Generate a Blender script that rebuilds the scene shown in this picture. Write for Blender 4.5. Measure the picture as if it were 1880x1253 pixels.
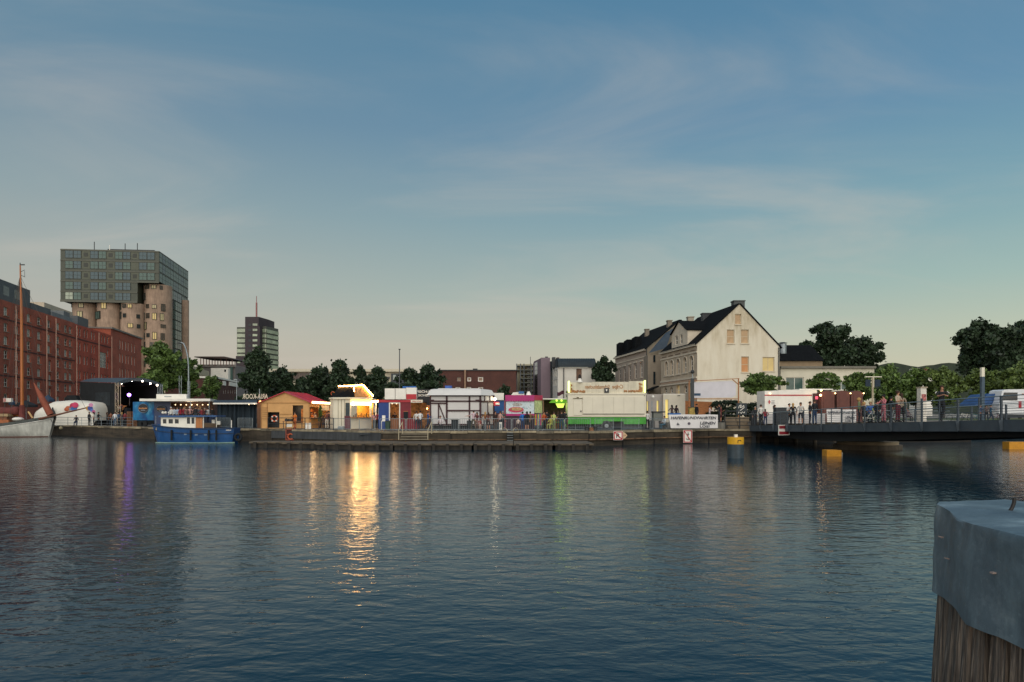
import bpy, bmesh, math, random
import numpy as np
from mathutils import Matrix, Vector, Euler
R = math.radians
random.seed(7)
for o in list(bpy.data.objects): bpy.data.objects.remove(o)
SC = bpy.context.scene
COL = SC.collection
# ------------------------------------------------------------------ camera
F = 1253.0; CZ = 2.8; HOR = 760.0
cam = bpy.data.cameras.new('camera'); camo = bpy.data.objects.new('camera', cam); COL.objects.link(camo)
camo.location = (0, 0, CZ); camo.rotation_euler = (R(90), 0, 0)
cam.sensor_width = 36; cam.lens = 36 * F / 1880; cam.shift_y = (HOR - 626.5) / 1880
cam.clip_start = .1; cam.clip_end = 6000
SC.camera = camo
# ------------------------------------------------------------------ colour helper
def C(h, k=1.0):
    h = h.lstrip('#'); v = [int(h[i:i+2], 16) / 255 for i in (0, 2, 4)]
    return tuple(k * (x / 12.92 if x <= .04045 else ((x + .055) / 1.055) ** 2.4) for x in v)
# ------------------------------------------------------------------ world
SUN_EL, SUN_AZ = R(9), R(118)      # azimuth measured from +Y clockwise; behind the camera to the right
w = bpy.data.worlds.new('World'); SC.world = w; w.use_nodes = True
nt = w.node_tree; nt.nodes.clear(); N = nt.nodes; LK = nt.links
out = N.new('ShaderNodeOutputWorld'); bg = N.new('ShaderNodeBackground'); LK.new(bg.outputs[0], out.inputs[0])
def wm(op, a=None, b=None, c=None):
    n = N.new('ShaderNodeMath'); n.operation = op
    for i, v in enumerate((a, b, c)):
        if v is None: continue
        if isinstance(v, (int, float)): n.inputs[i].default_value = v
        else: LK.new(v, n.inputs[i])
    return n.outputs[0]
def ramp(nodes, links, fac, stops, interp='EASE'):
    n = nodes.new('ShaderNodeValToRGB'); cr = n.color_ramp; cr.interpolation = interp
    while len(cr.elements) < len(stops): cr.elements.new(.5)
    for e, (p, col) in zip(cr.elements, stops): e.position = p; e.color = (*col, 1)
    links.new(fac, n.inputs[0]); return n.outputs[0]
def wmix(f, a, b, mode='MIX'):
    n = N.new('ShaderNodeMix'); n.data_type = 'RGBA'; n.blend_type = mode
    for i, v in ((0, f), (6, a), (7, b)):
        if isinstance(v, (int, float)): n.inputs[i].default_value = v
        elif isinstance(v, tuple): n.inputs[i].default_value = (*v, 1)
        else: LK.new(v, n.inputs[i])
    return n.outputs[2]
tc = N.new('ShaderNodeTexCoord'); sep = N.new('ShaderNodeSeparateXYZ'); LK.new(tc.outputs['Generated'], sep.inputs[0])
zz = wm('ABSOLUTE', sep.outputs[2])
right = ramp(N, LK, zz, [(0, C('#cfc5a6')), (.05, C('#cecab0')), (.10, C('#c0c8b4')), (.17, C('#a3bdb7')), (.27, C('#80a8b5')), (.38, C('#6692b0')), (.52, C('#5483a5')), (1, C('#2f5a80'))], 'LINEAR')
left = ramp(N, LK, zz, [(0, C('#b9afa6')), (.05, C('#c0b3a9')), (.10, C('#bdb6aa')), (.17, C('#adb2ab')), (.27, C('#93a5aa')), (.38, C('#7491a4')), (.52, C('#5c86a0')), (1, C('#2f5a7e'))], 'LINEAR')
sx = wm('MULTIPLY_ADD', sep.outputs[0], .85, .5); sx = wm('MINIMUM', wm('MAXIMUM', sx, 0), 1)
base = wmix(sx, left, right)
# wispy high cloud, on a plane above the viewer
den = wm('ADD', zz, .12)
cx = wm('DIVIDE', sep.outputs[0], den); cy = wm('DIVIDE', sep.outputs[1], den)
comb = N.new('ShaderNodeCombineXYZ'); LK.new(cx, comb.inputs[0]); LK.new(cy, comb.inputs[1])
mp = N.new('ShaderNodeMapping'); LK.new(comb.outputs[0], mp.inputs[0]); mp.inputs['Rotation'].default_value = (0, 0, R(-52)); mp.inputs['Scale'].default_value = (.75, 1.5, 1); mp.inputs['Location'].default_value = (-5.4, 8.8, 0)
n1 = N.new('ShaderNodeTexNoise'); LK.new(mp.outputs[0], n1.inputs[0]); n1.inputs['Scale'].default_value = 1.1; n1.inputs['Detail'].default_value = 7; n1.inputs['Roughness'].default_value = .55; n1.inputs['Distortion'].default_value = .6
n2 = N.new('ShaderNodeTexNoise'); LK.new(comb.outputs[0], n2.inputs[0]); n2.inputs['Scale'].default_value = .45; n2.inputs['Detail'].default_value = 2
cl = wm('MULTIPLY', n1.outputs[0], wm('MULTIPLY_ADD', n2.outputs[0], 1.0, .55))
clf = N.new('ShaderNodeMapRange'); LK.new(cl, clf.inputs[0]); clf.inputs[1].default_value = .43; clf.inputs[2].default_value = .86; clf.interpolation_type = 'SMOOTHSTEP'
cf = wm('MULTIPLY', clf.outputs[0], .37)
col = wmix(cf, base, C('#cdc4b8'))
sky = N.new('ShaderNodeTexSky'); sky.sky_type = 'NISHITA'; sky.sun_disc = False
sky.sun_elevation = R(4); sky.sun_rotation = SUN_AZ; sky.air_density = 1; sky.dust_density = 1.5; sky.ozone_density = 2
skm = wmix(1.0, sky.outputs[0], (.09, .09, .09), 'MULTIPLY')
fin = wmix(.06, col, skm)
LK.new(fin, bg.inputs[0]); bg.inputs[1].default_value = 1.0
# ------------------------------------------------------------------ low soft after-sunset light
sl = bpy.data.lights.new('sun', 'SUN'); sl.energy = 3.0; sl.angle = R(95); sl.color = (1, .91, .80)
so = bpy.data.objects.new('sun', sl); COL.objects.link(so)
SUNDIR = Vector((-.02, -.84, .50)).normalized()
so.rotation_euler = SUNDIR.to_track_quat('Z', 'Y').to_euler(); so.location = (40, -60, 50)
SC.view_settings.view_transform = 'Standard'; SC.view_settings.look = 'None'; SC.view_settings.exposure = 0; SC.view_settings.gamma = 1
SC.view_settings.use_curve_mapping = False
SC.render.engine = 'CYCLES'
# ------------------------------------------------------------------ materials
MATS = {}
def M(name, col=(.5, .5, .5), rough=.75, var=.22, scale=1.5, metal=0, emit=0, ecol=None, bump=0, spec=.5, streak=0, col2=None, stretch=None):
    if name in MATS: return MATS[name]
    if isinstance(col, str): col = C(col)
    if isinstance(col2, str): col2 = C(col2)
    m = bpy.data.materials.new(name); m.use_nodes = True; t = m.node_tree; b = t.nodes['Principled BSDF']
    b.inputs['Roughness'].default_value = rough; b.inputs['Metallic'].default_value = metal
    b.inputs['Specular IOR Level'].default_value = spec
    co = t.nodes.new('ShaderNodeTexCoord')
    src = co.outputs['Object']
    if stretch:
        mpn = t.nodes.new('ShaderNodeMapping'); mpn.inputs['Scale'].default_value = stretch; t.links.new(src, mpn.inputs[0]); src = mpn.outputs[0]
    n = t.nodes.new('ShaderNodeTexNoise'); n.inputs['Scale'].default_value = scale; n.inputs['Detail'].default_value = 5; n.inputs['Roughness'].default_value = .65
    t.links.new(src, n.inputs[0])
    lo = tuple(x * (1 - var * 1.6) for x in col); hi = tuple(min(1, x * (1 + var)) for x in (col2 or col))
    if col2: lo = col; hi = col2
    c0 = ramp(t.nodes, t.links, n.outputs[0], [(.3, lo), (.68, hi)], 'LINEAR')
    if streak:
        mp2 = t.nodes.new('ShaderNodeMapping'); mp2.inputs['Scale'].default_value = (2.2, 2.2, .25); t.links.new(co.outputs['Object'], mp2.inputs[0])
        n3 = t.nodes.new('ShaderNodeTexNoise'); n3.inputs['Scale'].default_value = 1.6; n3.inputs['Detail'].default_value = 6; t.links.new(mp2.outputs[0], n3.inputs[0])
        g = ramp(t.nodes, t.links, n3.outputs[0], [(.38, (1 - streak,) * 3), (.62, (1, 1, 1))], 'LINEAR')
        mx = t.nodes.new('ShaderNodeMix'); mx.data_type = 'RGBA'; mx.blend_type = 'MULTIPLY'; mx.inputs[0].default_value = 1
        t.links.new(c0, mx.inputs[6]); t.links.new(g, mx.inputs[7]); c0 = mx.outputs[2]
    t.links.new(c0, b.inputs['Base Color'])
    if bump:
        bp = t.nodes.new('ShaderNodeBump'); bp.inputs['Strength'].default_value = bump; bp.inputs['Distance'].default_value = .03
        t.links.new(n.outputs[0], bp.inputs['Height']); t.links.new(bp.outputs[0], b.inputs['Normal'])
    if emit:
        b.inputs['Emission Strength'].default_value = emit; b.inputs['Emission Color'].default_value = (*(ecol or col), 1)
    MATS[name] = m; return m
def brick_mat(name, c1, c2, mortar, sx=1.0):
    m = bpy.data.materials.new(name); m.use_nodes = True; t = m.node_tree; b = t.nodes['Principled BSDF']; b.inputs['Roughness'].default_value = .9
    co = t.nodes.new('ShaderNodeTexCoord'); se = t.nodes.new('ShaderNodeSeparateXYZ'); t.links.new(co.outputs['Object'], se.inputs[0])
    ad = t.nodes.new('ShaderNodeMath'); ad.operation = 'ADD'; t.links.new(se.outputs[0], ad.inputs[0]); t.links.new(se.outputs[1], ad.inputs[1])
    cb = t.nodes.new('ShaderNodeCombineXYZ'); t.links.new(ad.outputs[0], cb.inputs[0]); t.links.new(se.outputs[2], cb.inputs[1])
    bk = t.nodes.new('ShaderNodeTexBrick'); t.links.new(cb.outputs[0], bk.inputs[0]); bk.inputs['Scale'].default_value = 3.2 * sx
    bk.inputs['Color1'].default_value = (*C(c1), 1); bk.inputs['Color2'].default_value = (*C(c2), 1); bk.inputs['Mortar'].default_value = (*C(mortar), 1); bk.inputs['Mortar Size'].default_value = .015
    n = t.nodes.new('ShaderNodeTexNoise'); n.inputs['Scale'].default_value = .35; n.inputs['Detail'].default_value = 8; n.inputs['Roughness'].default_value = .7; t.links.new(co.outputs['Object'], n.inputs[0])
    g = ramp(t.nodes, t.links, n.outputs[0], [(.3, (.62, .62, .64)), (.7, (1.2, 1.12, 1.08))], 'LINEAR')
    mx = t.nodes.new('ShaderNodeMix'); mx.data_type = 'RGBA'; mx.blend_type = 'MULTIPLY'; mx.inputs[0].default_value = 1
    t.links.new(bk.outputs[0], mx.inputs[6]); t.links.new(g, mx.inputs[7]); t.links.new(mx.outputs[2], b.inputs['Base Color'])
    MATS[name] = m; return m
def leaf_mat(name, dark, light):
    m = bpy.data.materials.new(name); m.use_nodes = True; t = m.node_tree; b = t.nodes['Principled BSDF']; b.inputs['Roughness'].default_value = .65
    g = t.nodes.new('ShaderNodeNewGeometry'); co = t.nodes.new('ShaderNodeTexCoord')
    n = t.nodes.new('ShaderNodeTexNoise'); n.inputs['Scale'].default_value = .5; n.inputs['Detail'].default_value = 3; t.links.new(co.outputs['Object'], n.inputs[0])
    a = t.nodes.new('ShaderNodeMath'); a.operation = 'MULTIPLY_ADD'; t.links.new(g.outputs['Random Per Island'], a.inputs[0]); a.inputs[1].default_value = .5; t.links.new(n.outputs[0], a.inputs[2])
    c0 = ramp(t.nodes, t.links, a.outputs[0], [(.35, C(dark)), (.95, C(light))], 'LINEAR')
    t.links.new(c0, b.inputs['Base Color']); MATS[name] = m; return m
# ------------------------------------------------------------------ mesh builder (world coordinates)
class MB:
    def __init__(s): s.v = []; s.f = []; s.m = []; s.mi = 0
    def face(s, pts):
        i = len(s.v); s.v += [tuple(p) for p in pts]; s.f.append(tuple(range(i, i + len(pts)))); s.m.append(s.mi); return s
    def add(s, vs, fs):
        i = len(s.v); s.v += [tuple(p) for p in vs]
        for f in fs: s.f.append(tuple(i + k for k in f)); s.m.append(s.mi)
        return s
    def box(s, x0, x1, y0, y1, z0, z1):
        vs = [(x0, y0, z0), (x1, y0, z0), (x1, y1, z0), (x0, y1, z0), (x0, y0, z1), (x1, y0, z1), (x1, y1, z1), (x0, y1, z1)]
        return s.add(vs, [(0, 3, 2, 1), (4, 5, 6, 7), (0, 1, 5, 4), (1, 2, 6, 5), (2, 3, 7, 6), (3, 0, 4, 7)])
    def obox(s, x0, x1, y0, y1, z0, z1, mat):
        b = MB().box(x0, x1, y0, y1, z0, z1); return s.add([mat @ Vector(p) for p in b.v], b.f)
    def tube(s, a, b, r0, r1=None, n=8, cap=True):
        r1 = r0 if r1 is None else r1; a = Vector(a); b = Vector(b); d = (b - a)
        if d.length < 1e-6: return s
        q = d.to_track_quat('Z', 'Y'); vs = []
        for p, r in ((a, r0), (b, r1)):
            for k in range(n): vs.append(p + q @ Vector((r * math.cos(2 * math.pi * k / n), r * math.sin(2 * math.pi * k / n), 0)))
        fs = [(k, (k + 1) % n, n + (k + 1) % n, n + k) for k in range(n)]
        if cap: fs += [tuple(range(n))[::-1], tuple(range(n, 2 * n))]
        return s.add(vs, fs)
    def path(s, pts, r, n=6):
        for a, b in zip(pts, pts[1:]): s.tube(a, b, r, r, n)
        return s
    def prism(s, poly, z0, z1):
        n = len(poly); vs = [(x, y, z0) for x, y in poly] + [(x, y, z1) for x, y in poly]
        return s.add(vs, [tuple(range(n))[::-1], tuple(range(n, 2 * n))] + [(k, (k + 1) % n, n + (k + 1) % n, n + k) for k in range(n)])
    def prof(s, poly, y0, y1):          # poly in (x, z), extruded along y; counter-clockwise seen from -y
        n = len(poly); vs = [(x, y0, z) for x, z in poly] + [(x, y1, z) for x, z in poly]
        return s.add(vs, [tuple(range(n)), tuple(range(n, 2 * n))[::-1]] + [(k, n + k, n + (k + 1) % n, (k + 1) % n) for k in range(n)])
    def sphere(s, c, r, n=10, m=6, sz=1.0):
        vs = [];
        for j in range(m + 1):
            t = math.pi * j / m
            for k in range(n): p = 2 * math.pi * k / n; vs.append((c[0] + r * math.sin(t) * math.cos(p), c[1] + r * math.sin(t) * math.sin(p), c[2] + r * sz * math.cos(t)))
        return s.add(vs, [(j * n + k, (j + 1) * n + k, (j + 1) * n + (k + 1) % n, j * n + (k + 1) % n) for j in range(m) for k in range(n)])
    def torus(s, c, r, t, axis='Y', n=24, m=8, zsc=1):
        vs = []
        for i in range(n):
            a = 2 * math.pi * i / n
            for j in range(m):
                b = 2 * math.pi * j / m; rr = r + t * math.cos(b); p = (rr * math.cos(a), t * math.sin(b), rr * math.sin(a) * zsc)
                if axis == 'X': p = (p[1], p[0], p[2])
                if axis == 'Z': p = (p[0], p[2], p[1])
                vs.append((c[0] + p[0], c[1] + p[1], c[2] + p[2]))
        return s.add(vs, [(i * m + j, i * m + (j + 1) % m, ((i + 1) % n) * m + (j + 1) % m, ((i + 1) % n) * m + j) for i in range(n) for j in range(m)])
    def mesh(s, name, mats, off=(0, 0, 0)):
        me = bpy.data.meshes.new(name)
        me.from_pydata([(a - off[0], b - off[1], c - off[2]) for a, b, c in s.v], [], s.f)
        mats = mats if isinstance(mats, (list, tuple)) else [mats]
        for m in mats: me.materials.append(m)
        if len(mats) > 1: me.polygons.foreach_set('material_index', s.m)
        me.update(); return me
USED_LABELS = {}
def tagit(o, label, cat, group=None, kind=None):
    o['label'] = label; o['category'] = cat
    if group: o['group'] = group
    if kind: o['kind'] = kind
    return o
class Thing:
    def __init__(s, name, label, cat, loc=(0, 0, 0), group=None):
        s.o = bpy.data.objects.new(name, None); s.o.empty_display_size = .2; COL.objects.link(s.o); s.o.location = loc; s.loc = tuple(loc)
        tagit(s.o, label, cat, group)
    def part(s, name, mb, mat, parent=None, smooth=False, label=None):
        me = mb.mesh(name, mat, s.loc) if isinstance(mb, MB) else mb
        ob = bpy.data.objects.new(name, me); COL.objects.link(ob); ob.parent = parent or s.o
        if smooth: me.polygons.foreach_set('use_smooth', [True] * len(me.polygons))
        if label: ob['label'] = label
        return ob
    def inst(s, name, me, loc, rz=0, sc=(1, 1, 1), parent=None, label=None):
        ob = bpy.data.objects.new(name, me); COL.objects.link(ob); ob.parent = parent or s.o
        if parent: ob.location = loc
        else: ob.location = tuple(loc[i] - s.loc[i] for i in range(3))
        ob.rotation_euler = (0, 0, rz); ob.scale = sc
        if label: ob['label'] = label
        return ob
def single(name, mb, mat, label, cat, group=None, kind=None, smooth=False, loc=None):
    loc = loc or (0, 0, 0)
    me = mb.mesh(name, mat, loc); o = bpy.data.objects.new(name, me); COL.objects.link(o); o.location = loc
    if smooth: me.polygons.foreach_set('use_smooth', [True] * len(me.polygons))
    if kind: o['kind'] = kind
    if label: o['label'] = label
    if cat: o['category'] = cat
    if group: o['group'] = group
    return o
def copy_tree(src, loc=None, rz=None, sc=None, label=None, group=None):
    c = src.copy(); COL.objects.link(c)
    if loc is not None: c.location = loc
    if rz is not None: c.rotation_euler = (0, 0, rz)
    if sc is not None: c.scale = sc if not isinstance(sc, (int, float)) else (sc, sc, sc)
    if label: c['label'] = label
    if group: c['group'] = group
    for ch in list(src.children):
        d = copy_tree(ch); d.parent = c; d.matrix_parent_inverse = ch.matrix_parent_inverse
    return c
def sX(x, Y): return (x - 940) / F * Y
def sZ(y, Y): return CZ + (HOR - y) / F * Y
def Wp(x, y, Y): return Vector((sX(x, Y), Y, sZ(y, Y)))
def S(p, Y): return p * Y / F
GZ = 1.3; GR = 2.0
def pb(mb, x0, y0, x1, y1, Y, d, g=GZ):
    z0 = g if y1 is None else sZ(y1, Y)
    return mb.box(sX(x0, Y), sX(x1, Y), Y, Y + d, z0, sZ(y0, Y))
TXT = {}
def text_part(th, name, s, x0, y0, x1, y1, Y, mat, mirror=False, parent=None, shear=0, world=None, rz=0, ext=.006):
    """lettering filling the rectangle (given by picture position at distance Y)"""
    cu = bpy.data.curves.new(name, 'FONT'); cu.body = s; cu.size = 1; cu.extrude = 0; cu.shear = shear; cu.resolution_u = 3; cu.offset = .022
    tmp = bpy.data.objects.new('tmp_text', cu); COL.objects.link(tmp)
    dg = bpy.context.evaluated_depsgraph_get(); me = bpy.data.meshes.new_from_object(tmp.evaluated_get(dg)); bpy.data.objects.remove(tmp)
    vs = [v.co.copy() for v in me.vertices]
    if not vs: return None
    ax = min(v.x for v in vs); bx = max(v.x for v in vs); ay = min(v.y for v in vs); by = max(v.y for v in vs)
    if world: X0, X1, Z0, Z1 = world
    else: X0, X1, Z0, Z1 = sX(x0, Y), sX(x1, Y), sZ(y1, Y), sZ(y0, Y)
    for v in me.vertices:
        u = (v.co.x - ax) / (bx - ax); t = (v.co.y - ay) / (by - ay)
        if mirror: u = 1 - u
        v.co = (X0 + u * (X1 - X0), 0, Z0 + t * (Z1 - Z0))
    me.materials.clear(); me.materials.append(mat); me.name = name
    ob = bpy.data.objects.new(name, me); COL.objects.link(ob); ob.parent = parent or th.o
    off = th.loc
    ob.location = (-off[0], Y - off[1], -off[2])
    return ob
# ---------------------------------------------------------------- walls with real openings
class Face:
    """a vertical facade plane: origin (x,y), direction angle; outward normal is on the right hand of the direction"""
    def __init__(s, ox, oy, ex, ey):
        s.o = Vector((ox, oy)); d = Vector((ex - ox, ey - oy)); s.len = d.length; s.d = d.normalized(); s.th = math.atan2(s.d.y, s.d.x); s.n = Vector((s.d.y, -s.d.x))
    def u(s, x):
        k = (x - 940) / F; return (k * s.o.y - s.o.x) / (s.d.x - k * s.d.y)
    def z(s, x, y): return CZ + (HOR - y) / F * (s.o + s.d * s.u(x)).y
    def rect(s, x0, y0, x1, y1):
        u0, u1 = sorted((s.u(x0), s.u(x1))); xm = (x0 + x1) / 2; return (u0, u1, s.z(xm, y1), s.z(xm, y0))
    def P(s, u, z, out=0): p = s.o + s.d * u + s.n * out; return Vector((p.x, p.y, z))
def facade(mb, fc, z0, z1, ops, depth=.22, u0=0, u1=None, clip=None):
    """ops: (u0,u1,z0,z1[,arch]) ; front sheet with holes plus reveals"""
    u1 = fc.len if u1 is None else u1
    us = sorted({u0, u1, *[max(u0, min(u1, v)) for o in ops for v in o[:2]]}); zs = sorted({z0, z1, *[max(z0, min(z1, v)) for o in ops for v in o[2:4]]})
    tmp = MB()
    for a, b in zip(us, us[1:]):
        if b - a < 1e-5: continue
        for c, d in zip(zs, zs[1:]):
            if d - c < 1e-5: continue
            mu, mz = (a + b) / 2, (c + d) / 2
            if any(o[0] < mu < o[1] and o[2] < mz < o[3] for o in ops): continue
            tmp.face([fc.P(a, c), fc.P(b, c), fc.P(b, d), fc.P(a, d)])
    for o in ops:
        a, b, c, d = o[:4]; e = -depth
        tmp.face([fc.P(a, c), fc.P(a, c, e), fc.P(a, d, e), fc.P(a, d)][::-1]); tmp.face([fc.P(b, c), fc.P(b, c, e), fc.P(b, d, e), fc.P(b, d)])
        tmp.face([fc.P(a, c), fc.P(b, c), fc.P(b, c, e), fc.P(a, c, e)][::-1]); tmp.face([fc.P(a, d), fc.P(b, d), fc.P(b, d, e), fc.P(a, d, e)])
        if len(o) > 4 and o[4]:
            r = (b - a) / 2; cu = (a + b) / 2; cz = d - r; prev = None; K = 8
            for k in range(K + 1):
                t = math.pi * k / K; p = (cu - r * math.cos(t), cz + r * math.sin(t))
                if prev:
                    tmp.face([fc.P(prev[0], prev[1]), fc.P(p[0], p[1]), fc.P(p[0], d), fc.P(prev[0], d)])
                    tmp.face([fc.P(prev[0], prev[1]), fc.P(p[0], p[1]), fc.P(p[0], p[1], e), fc.P(prev[0], prev[1], e)])
                prev = p
    if clip:
        bm = bmesh.new(); me = bpy.data.meshes.new('t'); me.from_pydata(tmp.v, [], tmp.f); bm.from_mesh(me); bpy.data.meshes.remove(me)
        for co, no in clip: bmesh.ops.bisect_plane(bm, geom=bm.verts[:] + bm.edges[:] + bm.faces[:], plane_co=co, plane_no=no, clear_outer=True)
        bm.verts.index_update(); mb.add([v.co[:] for v in bm.verts], [tuple(v.index for v in f.verts) for f in bm.faces]); bm.free()
    else: mb.add(tmp.v, tmp.f)
    return mb
WINM = {}
def win_mesh(kind, fm, gm, nx=2, nz=2):
    """unit window 1x1 (u from 0..1, z 0..1): frame mesh and pane mesh"""
    key = (kind, fm.name, gm.name, nx, nz)
    if key in WINM: return WINM[key]
    return key
def window(th, fc, op, fm, gm, nx=2, nz=2, depth=.2, fr=.07, sill=None, name='window', label=None, parent=None):
    u0, u1, z0, z1 = op[:4]; W_, H_ = u1 - u0, z1 - z0
    key = (fm.name, round(W_, 1), round(H_, 1), nx, nz, round(fr, 2), 'f')
    if key not in WINM:
        a = MB(); t = .05
        a.box(0, W_, 0, t, 0, fr); a.box(0, W_, 0, t, H_ - fr, H_); a.box(0, fr, 0, t, fr, H_ - fr); a.box(W_ - fr, W_, 0, t, fr, H_ - fr)
        for i in range(1, nx): x = W_ * i / nx; a.box(x - fr * .4, x + fr * .4, .003, t - .003, fr, H_ - fr)
        for i in range(1, nz): z = H_ * i / nz; a.box(fr, W_ - fr, .006, t - .006, z - fr * .4, z + fr * .4)
        WINM[key] = (a.mesh('window_frame', fm), W_, H_)
    me, w0, h0 = WINM[key]
    p = fc.P(u0, z0, -depth + .02)
    o = th.inst(name, me, p, fc.th, (W_ / w0, 1, H_ / h0), label=label)
    k2 = ('pane', gm.name)
    if k2 not in WINM: WINM[k2] = MB().face([(0, .03, 0), (1, .03, 0), (1, .03, 1), (0, .03, 1)]).mesh('pane', gm)
    th.inst('pane', WINM[k2], (0, 0, 0), 0, (w0, 1, h0), parent=o)
    if sill:
        k3 = ('sill', sill.name, round(W_, 1))
        if k3 not in WINM: WINM[k3] = MB().box(-.08, W_ + .08, -.10 - depth, -.001, -.09, -.004).mesh('sill', sill)
        th.inst('sill', WINM[k3], (0, 0, 0), 0, (1, 1, 1), parent=o)
    return o
# ================================================================== common materials
white = M('white_paint', '#e4e0d6', .5, .06); cream = M('cream_panel', '#ddd6c2', .45, .05, .8)
dark = M('dark_metal', '#2a2e31', .55, .15); galv = M('galvanised_steel', '#8b9498', .4, .2, 4, metal=.6)
black = M('black_fabric', '#14191d', .85, .2); glassd = M('dark_glass', '#1b2429', .12, .3, .6, spec=.4)
glassm = M('mid_glass', '#4b585c', .2, .35, .5, spec=.4); glassl = M('pale_glass', '#9aa39c', .25, .25, .4, spec=.4)
glow = M('lit_window', '#b5a16c', .5, .1, emit=.16, ecol=C('#ffd98a')); slate = M('slate_roof', '#16181a', .95, .3, 3, bump=.3, spec=.08)
concrete = M('weathered_concrete', '#6d6a62', .9, .3, .7, bump=.4, streak=.45); asphalt = M('asphalt', '#4c4a47', .9, .2, .6)
bulb = M('warm_bulb', '#ffcf7a', .5, 0, emit=34, ecol=(1, .50, .13)); bulbw = M('white_tube_light', '#ffe9c0', .5, 0, emit=26, ecol=(1, .60, .22))
wood = M('orange_board', '#b9794a', .8, .2, 2, stretch=(1, 1, 8)); redp = M('red_paint', '#b3202c', .5, .15)
blue = M('blue_hull_paint', '#1c4f86', .4, .15, 2, streak=.15); grass = M('lawn', '#4d5a2c', .95, .3, 2)
# ================================================================== water
wmat = bpy.data.materials.new('harbour_water'); wmat.use_nodes = True; t = wmat.node_tree; b = t.nodes['Principled BSDF']
b.inputs['Base Color'].default_value = (.0012, .024, .042, 1); b.inputs['Roughness'].default_value = .075; b.inputs['IOR'].default_value = 1.33; b.inputs['Specular IOR Level'].default_value = .36; b.inputs['Specular Tint'].default_value = (.62, .86, 1, 1)
co = t.nodes.new('ShaderNodeTexCoord')
def wnoise(scl, sc, det, rot, dist):
    m_ = t.nodes.new('ShaderNodeMapping'); m_.inputs['Scale'].default_value = scl; m_.inputs['Rotation'].default_value = (0, 0, R(rot)); t.links.new(co.outputs['Object'], m_.inputs[0])
    n_ = t.nodes.new('ShaderNodeTexNoise'); n_.inputs['Scale'].default_value = sc; n_.inputs['Detail'].default_value = det; n_.inputs['Roughness'].default_value = .5; n_.inputs['Distortion'].default_value = dist
    t.links.new(m_.outputs[0], n_.inputs[0]); return n_.outputs[0]
def tmath(op, a, b_):
    n_ = t.nodes.new('ShaderNodeMath'); n_.operation = op
    for i, v in enumerate((a, b_)):
        if isinstance(v, (int, float)): n_.inputs[i].default_value = v
        else: t.links.new(v, n_.inputs[i])
    return n_.outputs[0]
w1 = wnoise((.58, 1.0, 1), 2.5, 3, 10, .4); w2 = wnoise((.6, 1, 1), 8, 2, -14, .2); w3 = wnoise((.6, 1, 1), .35, 2, 24, 0)
patch_ = wnoise((1, .5, 1), .09, 3, 10, .5)
hgt = tmath('ADD', tmath('ADD', tmath('MULTIPLY', w1, tmath('ADD', patch_, .25)), tmath('MULTIPLY', w2, .20)), tmath('MULTIPLY', w3, .6))
bp = t.nodes.new('ShaderNodeBump'); bp.inputs['Distance'].default_value = .16; t.links.new(hgt, bp.inputs['Height']); bp.inputs['Strength'].default_value = .24
t.links.new(bp.outputs[0], b.inputs['Normal'])
single('water', MB().face([(-400, -60, 0), (400, -60, 0), (400, 160, 0), (-400, 160, 0)]), wmat, None, None, kind='structure')
# ================================================================== land
def q(x, Y): return (sX(x, Y), Y)
QL = [(-260, 92), q(113, 89), q(285, 75), q(440, 69.5), q(500, 67), q(680, 60), q(700, 58.6), q(1080, 58.6), q(1200, 63), q(1300, 65.5), q(1386, 66.2)]
QR = [(23.6, 66.2), (26.5, 66.4), (38, 67), (48, 73), (400, 80)]
gm = MB(); gm.face([(x, y, GZ) for x, y in QL] + [(23.6, 66.2, GZ), (23.6, 3500, GZ), (-3500, 3500, GZ), (-3500, 92, GZ)])
single('quay_ground', gm, asphalt, None, None, kind='structure')
gm = MB(); gm.face([(x, y, GR) for x, y in QR] + [(3500, 80, GR), (3500, 3500, GR), (23.6, 3500, GR)]); gm.face([(23.6, 66.2, .5), (23.6, 66.2, GR), (23.6, 3500, GR), (23.6, 3500, .5)])
paving = M('pale_paving', '#8d857a', .9, .2, .5)
single('terrace_ground', gm, paving, None, None, kind='structure')
lw = MB().face([(44, 84, GR + .01), (150, 84, GR + .01), (190, 120, GR + .01), (44, 120, GR + .01)]); single('lawn', lw, grass, None, None, kind='structure')
# quay wall
qstone = M('dark_quay_stone', '#2c2822', .95, .4, 1.1, bump=.6, streak=.25, col2='#544a3c', stretch=(.35, .35, 2.2))
greyw = M('grey_sheet_wall', '#45484a', .85, .2, .8, streak=.3)
lightco = M('pale_coping', '#958971', .9, .3, 1.2); rusty = M('rusty_edge', '#6a523c', .9, .5, 1.5)
led_ = M('dark_wet_rib', '#231f1a', .9, .4, 2)
wl = Thing('quay_wall', 'long dark stone harbour wall with a pale coping along the fairground quay', 'quay wall', (QL[7][0], QL[7][1], 0))
def along(pts, step):
    res = []
    for a, b_ in zip(pts, pts[1:]):
        a = Vector(a); b_ = Vector(b_); L = (b_ - a).length; n = max(1, round(L / step))
        for i in range(n): res.append((a + (b_ - a) * i / n, a + (b_ - a) * (i + 1) / n))
    return res
vis = [q(-60, 91.5)] + QL[1:]
m_ = MB()
for a, b_ in zip(vis, vis[1:]): m_.face([(a[0], a[1], -1.5), (b_[0], b_[1], -1.5), (b_[0], b_[1], GZ - .14), (a[0], a[1], GZ - .14)])
wl.part('wall', m_, qstone)
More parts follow.
